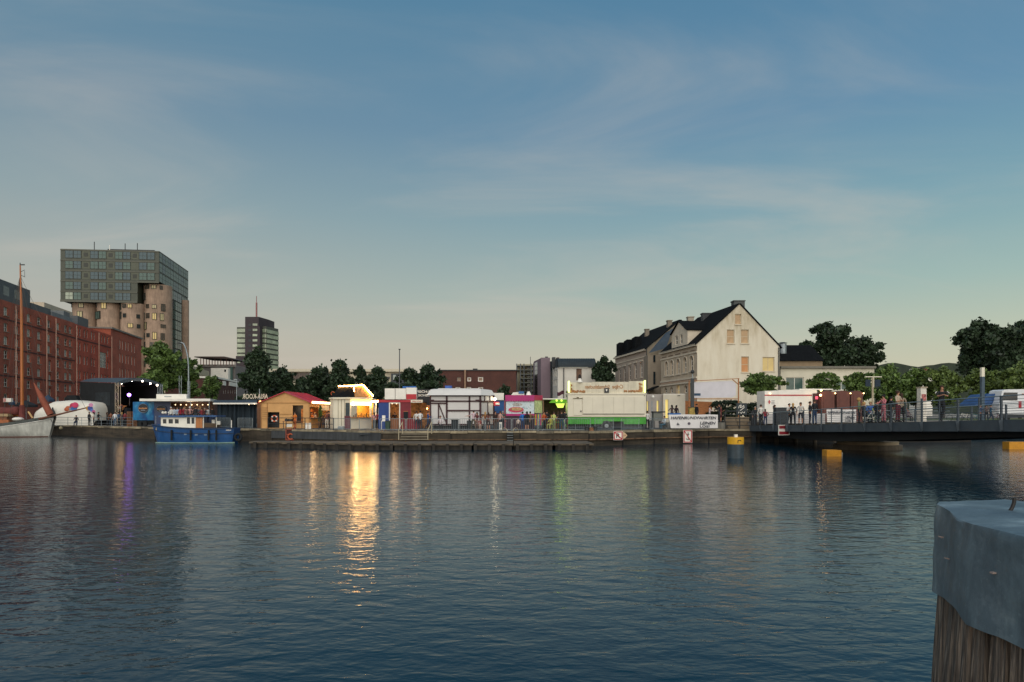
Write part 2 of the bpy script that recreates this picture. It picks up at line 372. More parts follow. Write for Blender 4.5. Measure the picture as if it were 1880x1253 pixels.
for k, (a, b_) in enumerate(along(vis, 1.5)):
    d = (b_ - a).normalized(); n = Vector((d.y, -d.x)); a2 = a + d * .015; b2 = b_ - d * .015; o1 = .03 + random.random() * .09; zt = GZ + .01 + random.uniform(-.015, .03)
    m_ = MB(); P = [(a2 + n * o1), (b2 + n * o1), (b2 - n * .45), (a2 - n * .45)]; m_.prism([(p.x, p.y) for p in P], GZ - .16 + random.uniform(-.05, .03), zt); wl.part('coping_stone', m_, lightco if random.random() > .3 else M('grey_coping', '#6f6757', .9, .35, 1.4))
m_ = MB()
for k, (a, b_) in enumerate(along([QL[6], QL[7], QL[8], QL[9], QL[10]], 6)):
    d = (b_ - a).normalized(); n = Vector((d.y, -d.x)); P = [a + n * .16, b_ + n * .16, b_ + n * .01, a + n * .01]; m_.prism([(p.x, p.y) for p in P], .52 + random.uniform(-.03, .03), .62)
wl.part('rubbing_strake', m_, rusty)
for k, (a, b_) in enumerate(along(vis[2:], 5.2)):
    d = (b_ - a).normalized(); n = Vector((d.y, -d.x)); P = [a + n * .07, a + d * .12 + n * .07, a + d * .12 + n * .004, a + n * .004]; wl.part('wall_rib', MB().prism([(p_.x, p_.y) for p_ in P], -.5, GZ - .24), led_)
m_ = MB()
for a, b_ in zip([QL[4], QL[5]], [QL[5], QL[6]]):
    a = Vector(a); b_ = Vector(b_); d = (b_ - a).normalized(); n = Vector((d.y, -d.x)); P = [a + n * .12, b_ + n * .12, b_ + n * .02, a + n * .02]; m_.prism([(p.x, p.y) for p in P], .42, GZ - .17)
wl.part('facing_panel', m_, greyw)
m_ = MB(); m_.tube((sX(612, 61), 63.2, .55), (sX(682, 59.6), 59.2, 1.02), .035); m_.tube((sX(600, 61), 63.8, .50), (sX(612, 61), 63.2, .55), .035); wl.part('pipe', m_, dark)
# floating timber walkway before the wall
fw = Thing('floating_walkway', 'low weathered timber landing stage floating along the foot of the harbour wall', 'landing stage', (sX(770, 54), 55, 0))
led = M('wet_timber', '#332e27', .85, .4, 1.4, streak=.4, bump=.4); led2 = M('pale_timber_edge', '#5c5244', .9, .35, 1.2)
x0, x1 = sX(455, 56), sX(1090, 53)
for i in range(9):
    a = x0 + (x1 - x0) * i / 9 + .03; b_ = x0 + (x1 - x0) * (i + 1) / 9 - .03
    y0 = 56.2 - min(3.6, i * 1.3); fw.part('deck_section', MB().box(a, b_, y0, 58.0, .36, .50), led2); fw.part('float', MB().box(a + .1, b_ - .1, y0 + .12, 57.8, -.3, .36), led)
for i in range(26):
    x = x0 + (x1 - x0) * (i + .5) / 26; fw.part('fender_post', MB().box(x - .12, x + .12, 52.45 + max(0, 3.6 - i * .45), 52.56 + max(0, 3.6 - i * .45), -.2, .47), led)
# right abutment and pier wall
ab = Thing('terrace_wall', 'brown stained wall on piles under the left end of the footbridge', 'retaining wall', (26, 66, 0))
m_ = MB()
for a, b_ in zip(QR, QR[1:]): m_.face([(a[0], a[1], .55), (b_[0], b_[1], .55), (b_[0], b_[1], GR), (a[0], a[1], GR)])
ab.part('wall', m_, qstone)
m_ = MB(); m_.box(23.2, 23.6, 66.0, 66.3, -1, 3.1); ab.part('pier_post', m_, dark)
for i in range(9): ab.part('pile', MB().tube((24 + i * 1.9, 66.7 + i * .08, -1), (24 + i * 1.9, 66.7 + i * .08, .56), .22), qstone)
m_ = MB().box(23.6, 45, 66.9, 67.0, -1, .53); ab.part('back_wall', m_, M('wet_dark_wall', '#23211e', .9, .3))
# ================================================================== background hills and trees mass
hm = M('wooded_hill', '#232c26', 1, .35, .02, col2='#3a4436')
rnd = random.Random(5)
m_ = MB(); xs = list(range(-400, 2400, 14)); prev = None
for x in xs:
    y = 692 - 5 * math.sin(x / 90) - 3 * math.sin(x / 31 + 1)
    if 1590 < x: y = 681 - 12 * math.exp(-((x - 1640) / 35) ** 2) - 11 * math.exp(-((x - 1735) / 40) ** 2) - 6 * math.exp(-((x - 1850) / 90) ** 2) - rnd.random() * 2.5
    z = sZ(y, 1500) + rnd.random() * 2; X = sX(x, 1500)
    if prev: m_.face([(prev[0], 1500, -10), (X, 1500, -10), (X, 1500, z), (prev[0], 1500, prev[1])]); m_.face([(prev[0], 1500, prev[1]), (X, 1500, z), (X * 1.4, 2300, z * .8), (prev[0] * 1.4, 2300, prev[1] * .8)])
    prev = (X, z)
single('hills', m_, hm, None, None, kind='structure')
# ================================================================== warehouse
brick = brick_mat('red_brick', '#b45c44', '#8f4c3a', '#85604f'); brick2 = brick_mat('orange_brick', '#b8543e', '#9c4a38', '#87503f'); brick3 = brick_mat('brown_brick', '#5d3a32', '#4d302a', '#4a3630')
wframe = M('pale_window_frame', '#c8c4b8', .6, .05); greycl = M('grey_cladding', '#4a5054', .6, .15, 1)
DIR = Vector((-.23, 1)).normalized()
pA = Vector((-75.8 + .23 * 13, 88)); 
def wpt(Y): return (-75.8 - .23 * (Y - 101), Y)
def ware(name, label, Ya, Yb, H, bm, cols, rows, ww, wh, nx, nz, gmats):
    a = wpt(Ya); b_ = wpt(Yb); fc = Face(a[0], a[1], b_[0], b_[1]); th = Thing(name, label, 'warehouse', (a[0], a[1], 0))
    ops = []
    for x in cols:
        u = fc.u(x)
        for h in rows: ops.append((u - ww / 2, u + ww / 2, CZ + h - wh / 2, CZ + h + wh / 2))
    return th, fc, ops, CZ + H
rnd = random.Random(3)
thA, fA, opsA, zA = ware('brick_warehouse', 'long red brick harbour warehouse with small pale windows at the left edge', 86, 128, 17.0, brick,
    [-60, -38, -14, 11, 31, 53, 72, 90, 107, 121, 129.5], [15.4, 13.0, 11.0, 8.9, 6.8, 4.7, 2.4], 1.35, 1.25, 2, 2, None)
opsA = [o for o in opsA if not (fA.u(89) < (o[0] + o[1]) / 2 < fA.u(91.5) and o[3] < CZ + 10)]
for h in (8.3, 5.9, 3.6): u = fA.u(92); opsA.append((u - .55, u + .55, CZ + h - 1, CZ + h + 1, True))
def shell(th, fc, z0, z1, ops, mat, deep, depth=.22, top=None):
    m_ = MB(); facade(m_, fc, z0, z1, ops, depth); th.part('wall', m_, mat)
    m_ = MB(); A = fc.P(0, z0, -depth - .02); B = fc.P(fc.len, z0, -depth - .02); n = fc.n
    # rest of the body behind the pierced facade
    a0 = fc.P(0, 0, 0); b0 = fc.P(fc.len, 0, 0); a1 = fc.P(0, 0, -deep); b1 = fc.P(fc.len, 0, -deep)
    for p, r_ in ((a0, a1), (b0, b1), (a1, b1)): m_.face([(p.x, p.y, z0), (r_.x, r_.y, z0), (r_.x, r_.y, z1), (p.x, p.y, z1)])
    m_.face([(a0.x, a0.y, z1), (b0.x, b0.y, z1), (b1.x, b1.y, z1), (a1.x, a1.y, z1)])
    th.part('side_wall', m_, mat)
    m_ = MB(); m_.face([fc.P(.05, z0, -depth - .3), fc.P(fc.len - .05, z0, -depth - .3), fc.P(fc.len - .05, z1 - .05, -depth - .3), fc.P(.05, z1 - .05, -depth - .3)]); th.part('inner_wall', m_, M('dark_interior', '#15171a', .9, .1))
shell(thA, fA, 1.2, zA, opsA, brick, 16)
for o in opsA: window(thA, fA, o, wframe, rnd.choice([glassm, glassl, glassl, glassd]), 2, 2, .2, .09, sill=M('sand_sill', '#8f7f70', .9, .2))
thB, fB, opsB, zB = ware('brick_warehouse', 'orange-red brick middle section of the warehouse with paired windows', 128.02, 147, 16.9, brick2,
    [142.5, 147.5, 155.5, 160.5, 169, 173.5, 187.5, 192.5, 198.5, 205.5], [15.6, 12.9, 10.3, 7.4, 4.6], .95, 1.55, 2, 3, None)
opsB = [o for o in opsB if not (fB.u(186) < (o[0] + o[1]) / 2 < fB.u(194) and CZ + 9.5 < o[2] + .7 < CZ + 14)]
u = fB.u(190); opsB.append((u - 2.0, u + 2.0, CZ + 9.6, CZ + 12.8))
shell(thB, fB, 1.2, zB, opsB, brick2, 16)
for o in opsB: window(thB, fB, o, wframe, rnd.choice([glassm, glassl, glassm, glassd]), 4 if o[1] - o[0] > 3 else 2, 4 if o[1] - o[0] > 3 else 2, .2, .08)
thC, fC, opsC, zC = ware('brick_warehouse', 'far brick end house of the warehouse row with narrow white windows', 147.02, 168, 18.3, brick,
    [221, 225.5, 231.5, 236, 242.5, 247.5], [15.5, 12.5, 9.2, 6.2, 3], .9, 2.0, 2, 3, None)
shell(thC, fC, 1.2, zC, opsC, brick, 14)
for o in opsC: window(thC, fC, o, white, rnd.choice([glassl, glassl, glassm]), 2, 3, .2, .1)
m_ = MB();
for (a, c, d, e) in ((-.05, .25, zC + .003, zC + .35),): p0, p1, p2, p3 = fC.P(-.2, 0, .3), fC.P(fC.len + .3, 0, .3), fC.P(fC.len + .3, 0, -14.2), fC.P(-.2, 0, -14.2); m_.prism([(p.x, p.y) for p in (p0, p1, p2, p3)], d, e)
thC.part('cornice', m_, M('grey_cornice', '#77716a', .8, .1))
for th, fc, zt, xs_ in ((thA, fA, zA, (28, 84.5, 101.5)), (thB, fB, zB, (139.5, 180.5, 204.2))):
    for x in xs_: u = fc.u(x); m_ = MB().tube(fc.P(u, 1.3, .12), fc.P(u, zt - .3, .12), .085, n=6); th.part('drainpipe', m_, M('salmon_pipe', '#c9a08c', .7, .1))
# stringcourses
for th, fc, hs in ((thA, fA, (14.2, 9.9, 5.7)), (thB, fB, (14.2, 6.0))):
    for h in hs:
        m_ = MB(); p = [fc.P(0.02, 0, .06), fc.P(fc.len - .02, 0, .06), fc.P(fc.len - .02, 0, .003), fc.P(.02, 0, .003)]; m_.prism([(v.x, v.y) for v in p], CZ + h - .1, CZ + h + .12); th.part('string_course', m_, M('dark_brick_band', '#4d2a26', .9, .2))
# roof structures
def roofbox(th, fc, ua, ub, out0, out1, z0, z1, mat, name='roof_box'):
    p = [fc.P(ua, 0, -out0), fc.P(ub, 0, -out0), fc.P(ub, 0, -out1), fc.P(ua, 0, -out1)]; m_ = MB().prism([(v.x, v.y) for v in p], z0, z1); return th.part(name, m_, mat)
roofbox(thA, fA, 0, fA.u(63), .6, 10, zA + .005, zA + 3.2, greycl, 'roof_storey')
for x in (14, 34): u = fA.u(x); m_ = MB().face([fA.P(u, zA + 1, -.58), fA.P(u + 1.8, zA + 1, -.58), fA.P(u + 1.8, zA + 2.4, -.58), fA.P(u, zA + 2.4, -.58)]); thA.part('roof_window', m_, glassm)
roofbox(thA, fA, fA.u(64), fA.u(99), .5, 8, zA + .005, zA + 1.2, greycl, 'parapet')
roofbox(thA, fA, fA.u(99) + .05, fA.len - .1, .3, 6, zA + .005, zA + .85, M('grey_roof_slab', '#70767a', .7, .1), 'parapet')
roofbox(thB, fB, .4, 3.2, 2, 6, zB + .005, zB + 2.4, M('vent_grey', '#5d6366', .6, .1), 'vent_housing')
roofbox(thB, fB, 7.0, 12.5, 2, 7, zB + .005, zB + 2.4, greycl, 'plant_room')
th = thB; p = [fB.P(5.4, 0, -7.2), fB.P(19, 0, -7.2), fB.P(19, 0, -12), fB.P(5.4, 0, -12)]; th.part('attic_storey', MB().prism([(v.x, v.y) for v in p], zB + .006, zB + 4.6), M('pale_attic', '#b5ab97', .8, .08))
# ================================================================== silo tower
tw = Thing('silo_tower', 'tower of concrete grain silos carrying a big green glass office block', 'tower', (-122, 215, 0))
panel = M('green_grey_panel', '#3b4034', .5, .15, 1); band = M('bronze_band', '#4b4c40', .5, .12, 1); siloc = M('silo_concrete', '#a08875', .9, .16, .5, streak=.22); wfd = M('dark_green_frame', '#22271f', .5, .1)
insetp = M('sage_inset', '#6c7058', .6, .1); gsky = M('sky_glass', '#41555c', .12, .12, .25, spec=.35); gsky2 = M('green_glass', '#465e58', .12, .12, .25, spec=.4)
fF = Face(sX(111, 207), 207, sX(292, 210), 210); zt = CZ + 50.1; zb5 = CZ + 34.3; fh = 3.16
fS = Face(sX(292, 210), 210, sX(345, 239.6), 239.6)
xr = fF.u(252.5)
m_ = MB(); P0 = fF.P(0, 0); P1 = fF.P(fF.len, 0); P2 = fS.P(fS.len, 0); P3 = P0 + (P2 - P1); Pm = fF.P(xr, 0); Pm2 = Pm + (P2 - P1) * .55
m_.prism([(v.x, v.y) for v in (P0, P1, P2, P3)], CZ + 40.6, zt - .05)
tw.part('upper_block', m_, panel)
m_ = MB(); P3b = P0 + (P2 - P1); m_.prism([(v.x, v.y) for v in (P0, Pm, Pm + (P2 - P1), P3b)], zb5, CZ + 40.58); tw.part('lower_block', m_, panel)
m_ = MB(); m_.prism([(v.x, v.y) for v in (fF.P(fF.u(180), 0, -6), fF.P(fF.u(268), 0, -6), fF.P(fF.u(268), 0, -16), fF.P(fF.u(180), 0, -16))], zt + .02, zt + 1.6); tw.part('roof_plant_room', m_, dark)
for x, hh in ((158, 2.3), (187, 1.4), (216, 2.0), (239, 2.2)): tw.part('antenna', MB().tube(fF.P(fF.u(x), zt, -5), fF.P(fF.u(x), zt + hh + 1.2, -5), .12), white if x == 187 else dark)
def bandbox(th, fc, ua, ub, z0, z1, out, mat, name): p = [fc.P(ua, 0, out), fc.P(ub, 0, out), fc.P(ub, 0, .004), fc.P(ua, 0, .004)]; return th.part(name, MB().prism([(v.x, v.y) for v in p], z0, z1), mat)
sc_ = 28.4 / (890 - 55)
def fx(px): return (px - 52) / 840 * fF.len
pat = [('p', 55, 88), ('w', 92, 160), ('w', 162, 228), ('i', 232, 302), ('w', 304, 372), ('w', 374, 440), ('i', 442, 512), ('w', 514, 580), ('w', 582, 648), ('i', 650, 718), ('w', 720, 788), ('w', 790, 856), ('p', 858, 888)]
for k in range(5):
    z1_ = zt - .5 - k * fh; z0_ = z1_ - 2.3; end = fF.len if k < 3 else xr
    bandbox(tw, fF, 0, end, z1_ + .02, z1_ + .32, .18, band, 'floor_band')
    for kind, a, b_ in pat:
        a, b_ = fx(a), fx(b_)
        if b_ > end + .3: continue
        if kind == 'w': window(tw, fF, (a, b_, z0_, z1_), wfd, rnd.choice([gsky, gsky, gsky2]) if rnd.random() > .06 else M('blind_window', '#9aa392', .5, .1), 2, 2, -.12, .1)
        elif kind == 'i':
            bandbox(tw, fF, a, b_, z0_, z1_, .06, M('sage_panel', '#4c5042', .6, .12), 'wall_panel'); w_ = (b_ - a) * .25
            if not (k == 1 and a > fx(640)): bandbox(tw, fF, a + w_, b_ - w_, z0_ + .55, z1_ - .55, .1, wfd, 'panel_inset')
bandbox(tw, fF, 0, xr, zb5 - .35, zb5 + .3, .2, band, 'floor_band'); bandbox(tw, fF, xr, fF.len, CZ + 40.2, CZ + 40.62, .2, band, 'floor_band')
nS = 11
for k in range(3):
    z1_ = zt - .35 - k * fh; bandbox(tw, fS, 0, fS.len, z1_ + .02, z1_ + .25, .15, band, 'floor_band')
    for j in range(nS): a = fS.len * j / nS + .06; window(tw, fS, (a, a + fS.len / nS - .12, z1_ - 2.8, z1_), wfd, rnd.choice([gsky2, gsky2, gsky]), 2, 2, -.1, .08)
# side shaft and glass curtain below
sa, sb = fS.u(311), fS.u(333)
m_ = MB(); p = [fS.P(sa, 0, 0), fS.P(sb, 0, 0), fS.P(sb, 0, -6), fS.P(sa, 0, -6)]; m_.prism([(v.x, v.y) for v in p], 1, CZ + 40.55); tw.part('glass_shaft', m_, panel)
for k in range(12):
    z1_ = CZ + 40.3 - k * fh
    for j in range(3): a = sa + (sb - sa) * j / 3 + .06; window(tw, fS, (a, a + (sb - sa) / 3 - .12, z1_ - 2.9, z1_), wfd, rnd.choice([gsky2, gsky2, gsky]), 2, 2, -.1, .08)
m_ = MB(); p = [fS.P(fS.u(333.2), 0, 0), fS.P(fS.len, 0, 0), fS.P(fS.len, 0, -14), fS.P(fS.u(333.2), 0, -14)]; m_.prism([(v.x, v.y) for v in p], CZ + 33.6, CZ + 40.57); tw.part('upper_block', m_, panel)
for k in range(2):
    for j in range(3): a = fS.u(333.2) + .1 + j * 2.6; window(tw, fS, (a, a + 2.4, CZ + 34.2 + k * fh, CZ + 36.9 + k * fh), wfd, gsky2, 2, 2, -.1, .08)
# silos
def silo(x0_, x1_, Y, zt_, nm='silo'):
    r = S((x1_ - x0_) / 2, Y); cx_ = sX((x0_ + x1_) / 2, Y); m_ = MB().tube((cx_, Y + r, 0), (cx_, Y + r, zt_), r, n=40, cap=False); return tw.part(nm, m_, siloc, smooth=True), cx_, Y + r, r
wins = []
s1 = silo(122, 166, 209, zb5 - .3); s2 = silo(168, 211, 209, zb5 - .3); s3 = silo(212, 254, 209, zb5 - .3); s4 = silo(254, 302, 211.3, CZ + 40.2); s5 = silo(331, 343.5, 228, CZ + 38)
def silowin(s_, px, py, w_, h_, mat):
    o, cx_, cy_, r = s_; X = sX(px, cy_ - r); dx = max(-.93 * r, min(.93 * r, X - cx_)); a = math.asin(dx / r); Yc = cy_ - r * math.cos(a); X = sX(px, Yc); Z = sZ(py, Yc); 
    T_ = Matrix.Translation((cx_, cy_, Z)) @ Matrix.Rotation(a, 4, 'Z'); W2 = S(w_, Yc) / 2 / max(.35, math.cos(a)); H2 = S(h_, Yc) / 2
    m_ = MB(); m_.obox(-W2 - .12, W2 + .12, -r - .16, -r + .5, -H2 - .12, -H2, T_); m_.obox(-W2 - .12, W2 + .12, -r - .16, -r + .5, H2, H2 + .12, T_); m_.obox(-W2 - .12, -W2, -r - .16, -r + .5, -H2, H2, T_); m_.obox(W2, W2 + .12, -r - .16, -r + .5, -H2, H2, T_); m_.obox(-.05, .05, -r - .14, -r + .5, -H2, H2, T_)
    f_ = tw.part('window', m_, wfd); m_ = MB().obox(-W2, W2, -r - .06, -r + .5, -H2, H2, T_); tw.part('pane', m_, mat, parent=f_)
def rg(px, py): return 100 + px / 4.642, 430 + py / 4.642
brownw = M('bronze_glass', '#4d443b', .2, .3)
for s_, lst in ((s1, [(225, 607, 7, 7, 1), (215, 683, 8, 10, 1), (125, 685, 4, 5, 1), (122, 605, 3, 7, 0)]), (s2, [(420, 610, 8, 10, 1), (356, 692, 12, 13, 2), (332, 608, 3, 6, 0)]),
    (s3, [(547, 620, 4, 10, 0), (594, 612, 6, 6, 0), (640, 613, 6, 6, 1), (549, 694, 4, 12, 0), (596, 694, 5, 6, 3), (644, 780, 7, 7, 1), (693, 703, 3, 6, 3), (695, 787, 3, 6, 3)]),
    (s4, [(787, 448, 7, 7, 0), (845, 450, 7, 6, 1), (897, 458, 3, 6, 0), (753, 534, 5, 12, 0), (790, 615, 5, 6, 0), (849, 618, 6, 6, 1), (908, 628, 4, 12, 0), (792, 696, 6, 8, 0), (850, 702, 6, 11, 1), (901, 708, 4, 12, 1), (747, 702, 3, 12, 1), (770, 782, 4, 12, 1), (796, 862, 5, 6, 3), (852, 868, 6, 12, 1), (752, 950, 4, 12, 0), (908, 786, 5, 5, 0), (802, 1027, 5, 6, 3), (905, 875, 4, 11, 0), (750, 870, 3, 11, 0), (828, 940, 5, 6, 0), (755, 1105, 4, 10, 0)])):
    for px, py, w_, h_, c_ in lst: X_, Y_ = rg(px, py); silowin(s_, X_, Y_, w_, h_, [brownw, glow if rnd.random() > .5 else M('cream_blind', '#b8ab82', .5, .1), gsky2, glassd][c_])
# ================================================================== distant office tower
ot = Thing('office_tower', 'slim office tower with bands of glass, a dark brown core and a mast', 'tower', (sX(472, 350), 352, 0))
brn = M('dark_brown_cladding', '#352b30', .7, .12, .3); ogl = M('pale_green_glass', '#8d9a80', .15, .35, .25, spec=.8); osp = M('grey_spandrel', '#4a4d44', .6, .1)
def zz_(y, Y=350): return sZ(y, Y)
ot.part('body', MB().box(sX(435, 352), sX(480, 352), 352, 368, 0, zz_(601, 352)), osp)
fa = Face(sX(478, 349), 349, sX(489, 354), 354); 
ot.part('wing', MB().prism([(sX(478, 351), 351), (sX(489, 351), 351), (sX(511, 362), 362), (sX(508, 378), 378), (sX(478, 370), 370)], 0, zz_(600, 352)), osp)
ot.part('core', MB().prism([(sX(450, 347), 347), (sX(475, 347), 347), (sX(494, 358), 358), (sX(494, 358), 366), (sX(450, 366), 366)], zz_(601, 350), zz_(582, 347)), brn)
ot.part('core', MB().box(sX(450, 347), sX(477, 347), 347.02, 352, 0, zz_(601, 350) - .02), brn)
for k in range(12):
    y0, y1 = 604 + k * 9.3, 610.5 + k * 9.3
    ot.part('window_band', MB().box(sX(435.5, 351.7), sX(450, 351.7), 351.6, 351.9, zz_(y1, 351.7), zz_(y0, 351.7)), ogl)
    g = Face(sX(478.6, 351), 350.93, sX(489, 351), 350.93); bandbox(ot, g, 0, g.len, zz_(y1), zz_(y0), .25, ogl, 'window_band')
    g = Face(sX(489.3, 351), 350.95, sX(511, 362), 361.9); bandbox(ot, g, 0, g.len, zz_(y1 + .4), zz_(y0 + .6), .25, ogl, 'window_band')
    if k < 6: ot.part('window', MB().box(sX(464, 347), sX(472.5, 347), 346.9, 346.98, zz_(598.5 + k * 9.6, 347), zz_(594.5 + k * 9.6, 347)), ogl); ot.part('balcony_recess', MB().box(sX(456, 347), sX(461.5, 347), 346.9, 346.98, zz_(599 + k * 9.6, 347), zz_(595 + k * 9.6, 347)), dark)
ot.part('mast', MB().tube((sX(471, 352), 352, zz_(582)), (sX(471, 352), 352, zz_(555)), .45).tube((sX(471, 352), 352, zz_(555)), (sX(471, 352), 352, zz_(543)), .18), M('red_white_mast', '#8a5a58', .6, .1))
# lower curved brown block left of the tree
ot.part('lower_wing', MB().box(sX(433, 345), sX(452, 345), 345, 351, 0, zz_(654, 345)), brn)
for k in range(4): ot.part('window', MB().box(sX(436, 345), sX(441, 345), 344.85, 344.97, zz_(667 + k * 9.5, 345), zz_(663 + k * 9.5, 345)), ogl)
# ================================================================== building with a roof pergola, and its neighbours
pg = Thing('pergola_building', 'grey office building with an open columned roof terrace under a thin flat slab', 'office building', (sX(400, 250), 250, 0))
pg.part('roof_slab', MB().prof([(sX(366, 250), sZ(658, 250)), (sX(434, 250), sZ(661, 250)), (sX(420, 250), sZ(656.5, 250)), (sX(366, 250), sZ(656.5, 250))], 246, 262), M('brown_slab', '#4a3c38', .8, .1))
for i in range(13): x = 368.5 + i * 5.25; Y = 248 if i % 2 else 256; pg.part('column', MB().tube((sX(x, Y), Y, sZ(672, Y)), (sX(x, Y), Y, sZ(658.5, Y)), .16, n=6), M('rust_column', '#7d5a55', .8, .1))
pg.part('body', MB().box(sX(367, 250), sX(432, 250), 250, 270, 0, sZ(671, 250)), M('grey_facade', '#75706e', .8, .1))
pg.part('parapet', MB().box(sX(366.5, 249), sX(432.5, 249), 249.2, 249.9, sZ(674, 249), sZ(669.5, 249)), M('grey_facade2', '#86807c', .8, .1))
pg.part('white_box', MB().box(sX(387, 247), sX(419, 247), 247, 249.1, sZ(697, 247), sZ(676, 247)), white)
pg.part('window', MB().box(sX(412, 247), sX(415, 247), 246.9, 246.98, sZ(683, 247), sZ(679, 247)), glassd); pg.part('glass_strip', MB().box(sX(421, 248), sX(425, 248), 248.8, 249.15, sZ(697, 248), sZ(674, 248)), gsky2)
cw = Thing('office_wing', 'cream office wing with rows of vertical windows beside the tall lamp', 'office building', (sX(365, 225), 225, 0))
fW = Face(sX(346, 205), 205, sX(384, 240), 240); cr = M('cream_stone', '#b8ab90', .85, .08)
opsW = []
for k, (ya, yb) in enumerate(((688, 698), (702, 714), (718, 736))):
    n = 11
    for j in range(n):
        u = fW.len * (j + .5) / n; zc = sZ((ya + yb) / 2, 225 + 0); hh = (yb - ya) / 2 * 222 / F; opsW.append((u - 1.1, u + 1.1, zc - hh, zc + hh))
shell(cw, fW, 1.2, sZ(676, 222), opsW, cr, 10)
for o in opsW: window(cw, fW, o, white, rnd.choice([glassm, glassl]), 2, 1, .2, .1)
rb = Thing('brick_office', 'low dark red brick office with a white upper band behind the small tree', 'office building', (sX(410, 190), 190, 0))
fR = Face(sX(394, 178), 178, sX(436, 205), 205)
opsR = []
for j, x in enumerate((411, 414.5, 419.5, 424, 427.5, 431, 434)): u = fR.u(x); opsR.append((u - .55, u + .55, fR.z(x, 723), fR.z(x, 716))); opsR.append((u - .55, u + .55, fR.z(x, 745), fR.z(x, 736)))
shell(rb, fR, 1.2, sZ(697.5, 186), opsR, brick3, 12)
for o in opsR: window(rb, fR, o, white, glassl, 1, 2, .2, .12)
bandbox(rb, fR, fR.u(408), fR.u(413), sZ(707, 184), sZ(699, 184), .3, white, 'upper_band'); bandbox(rb, fR, fR.u(420), fR.len, sZ(709, 196), sZ(702, 196), .3, white, 'upper_band')
rb.part('roof_edge', MB().prism([(v.x, v.y) for v in (fR.P(-.2, 0, .3), fR.P(fR.len + .3, 0, .3), fR.P(fR.len, 0, -12), fR.P(-.2, 0, -12))], sZ(697.5, 186) + .01, sZ(694.5, 186)), white)
# ================================================================== long pale building behind the trees
lb = Thing('long_pale_building', 'long low cream building with a flat roof and dark glazing behind the dark trees', 'building', (sX(620, 160), 160, 0))
lb.part('body', MB().box(sX(500, 160), sX(748, 160), 160.3, 175, 0, sZ(679.5, 160)), M('cream_render', '#bdb39c', .85, .06)); lb.part('roof_band', MB().box(sX(496, 160), sX(750, 160), 159.5, 176, sZ(683, 160), sZ(678, 160)), M('cream_render2', '#c9c0aa', .85, .05))
for j in range(9): x = 512 + j * 9.3; lb.part('window', MB().box(sX(x, 160), sX(x + 8.2, 160), 160.1, 160.27, sZ(697, 160), sZ(685, 160)), glassl if j in (6, 7) else M('brown_glass', '#5b4c46', .3, .2))
lb.part('window_bay', MB().box(sX(718, 160), sX(748, 160), 159.9, 160.2, sZ(706, 160), sZ(686, 160)), M('dark_bay', '#2f353a', .5, .1))
for j in range(3): lb.part('window', MB().box(sX(722 + j * 9, 160), sX(727 + j * 9, 160), 159.7, 159.88, sZ(698, 160), sZ(689, 160)), glassl)
lb.part('window', MB().box(sX(706, 160), sX(715, 160), 160.1, 160.27, sZ(696, 160), sZ(692, 160)), glassd)
# brown brick hall
bh = Thing('brick_hall', 'long dark brown brick hall with a flat roof and three small square windows', 'building', (sX(876, 130), 130, 0))
fH = Face(sX(806, 130), 130, sX(948, 130), 130)
opsH = [fH.rect(839, 693, 846, 700.5), fH.rect(858, 693, 865, 700.5), fH.rect(877.5, 692.5, 887, 701), fH.rect(836, 711, 845, 719), fH.rect(857, 711, 865, 719), fH.rect(878, 711, 887, 719)]
shell(bh, fH, 1.2, sZ(681, 130), opsH, brick3, 20)
for k, o in enumerate(opsH): window(bh, fH, o, white if k != 0 else M('dim_frame', '#8a7f74', .8, .1), M('boarded_pane', '#8e7562', .7, .1), 1, 1, .15, .16)
bh.part('roof_edge', MB().box(fH.o.x - .2, fH.P(fH.len, 0).x + .2, 129.8, 150, sZ(681, 130) + .01, sZ(679.3, 130)), dark)
bh.part('chimney_pipe', MB().box(sX(852.5, 129.8), sX(855.5, 129.8), 129.5, 129.95, 1.3, sZ(680, 130)), M('tan_pipe', '#8f735d', .8, .1)); bh.part('roof_vent', MB().box(sX(868, 132), sX(876, 132), 132, 134, sZ(679.3, 130), sZ(677, 132)), dark)
# balcony block
bb = Thing('balcony_block', 'grey scaffold-fronted block of stacked open balconies right of the brick hall', 'apartment building', (sX(964, 150), 150, 0))
bb.part('body', MB().box(sX(950, 152), sX(985, 152), 152, 165, 0, sZ(669, 152)), M('khaki_wall', '#9a937c', .85, .1))
for k in range(8):
    y = 671.5 + k * 7.8; x_ = 948 if k < 2 else 955; bb.part('balcony_slab', MB().box(sX(x_, 150), sX(981, 150), 149.5, 151.95, sZ(y + 1.2, 150), sZ(y, 150)), M('grey_slab', '#676a62', .8, .1))
    bb.part('window', MB().box(sX(968, 151.9), sX(973, 151.9), 151.8, 151.96, sZ(y + 6.5, 151.9), sZ(y + 2.5, 151.9)), glassd)
for x in (948.6, 955.5, 962, 975, 980.5): bb.part('post', MB().tube((sX(x, 149.4), 149.4, 1.3), (sX(x, 149.4), 149.4, sZ(668, 149.4)), .1, n=6), M('grey_post', '#5c6064', .6, .1))
bb.part('antenna', MB().tube((sX(974, 152), 152.5, sZ(669, 152)), (sX(974, 152), 152.5, sZ(655, 152)), .06, n=5), dark)
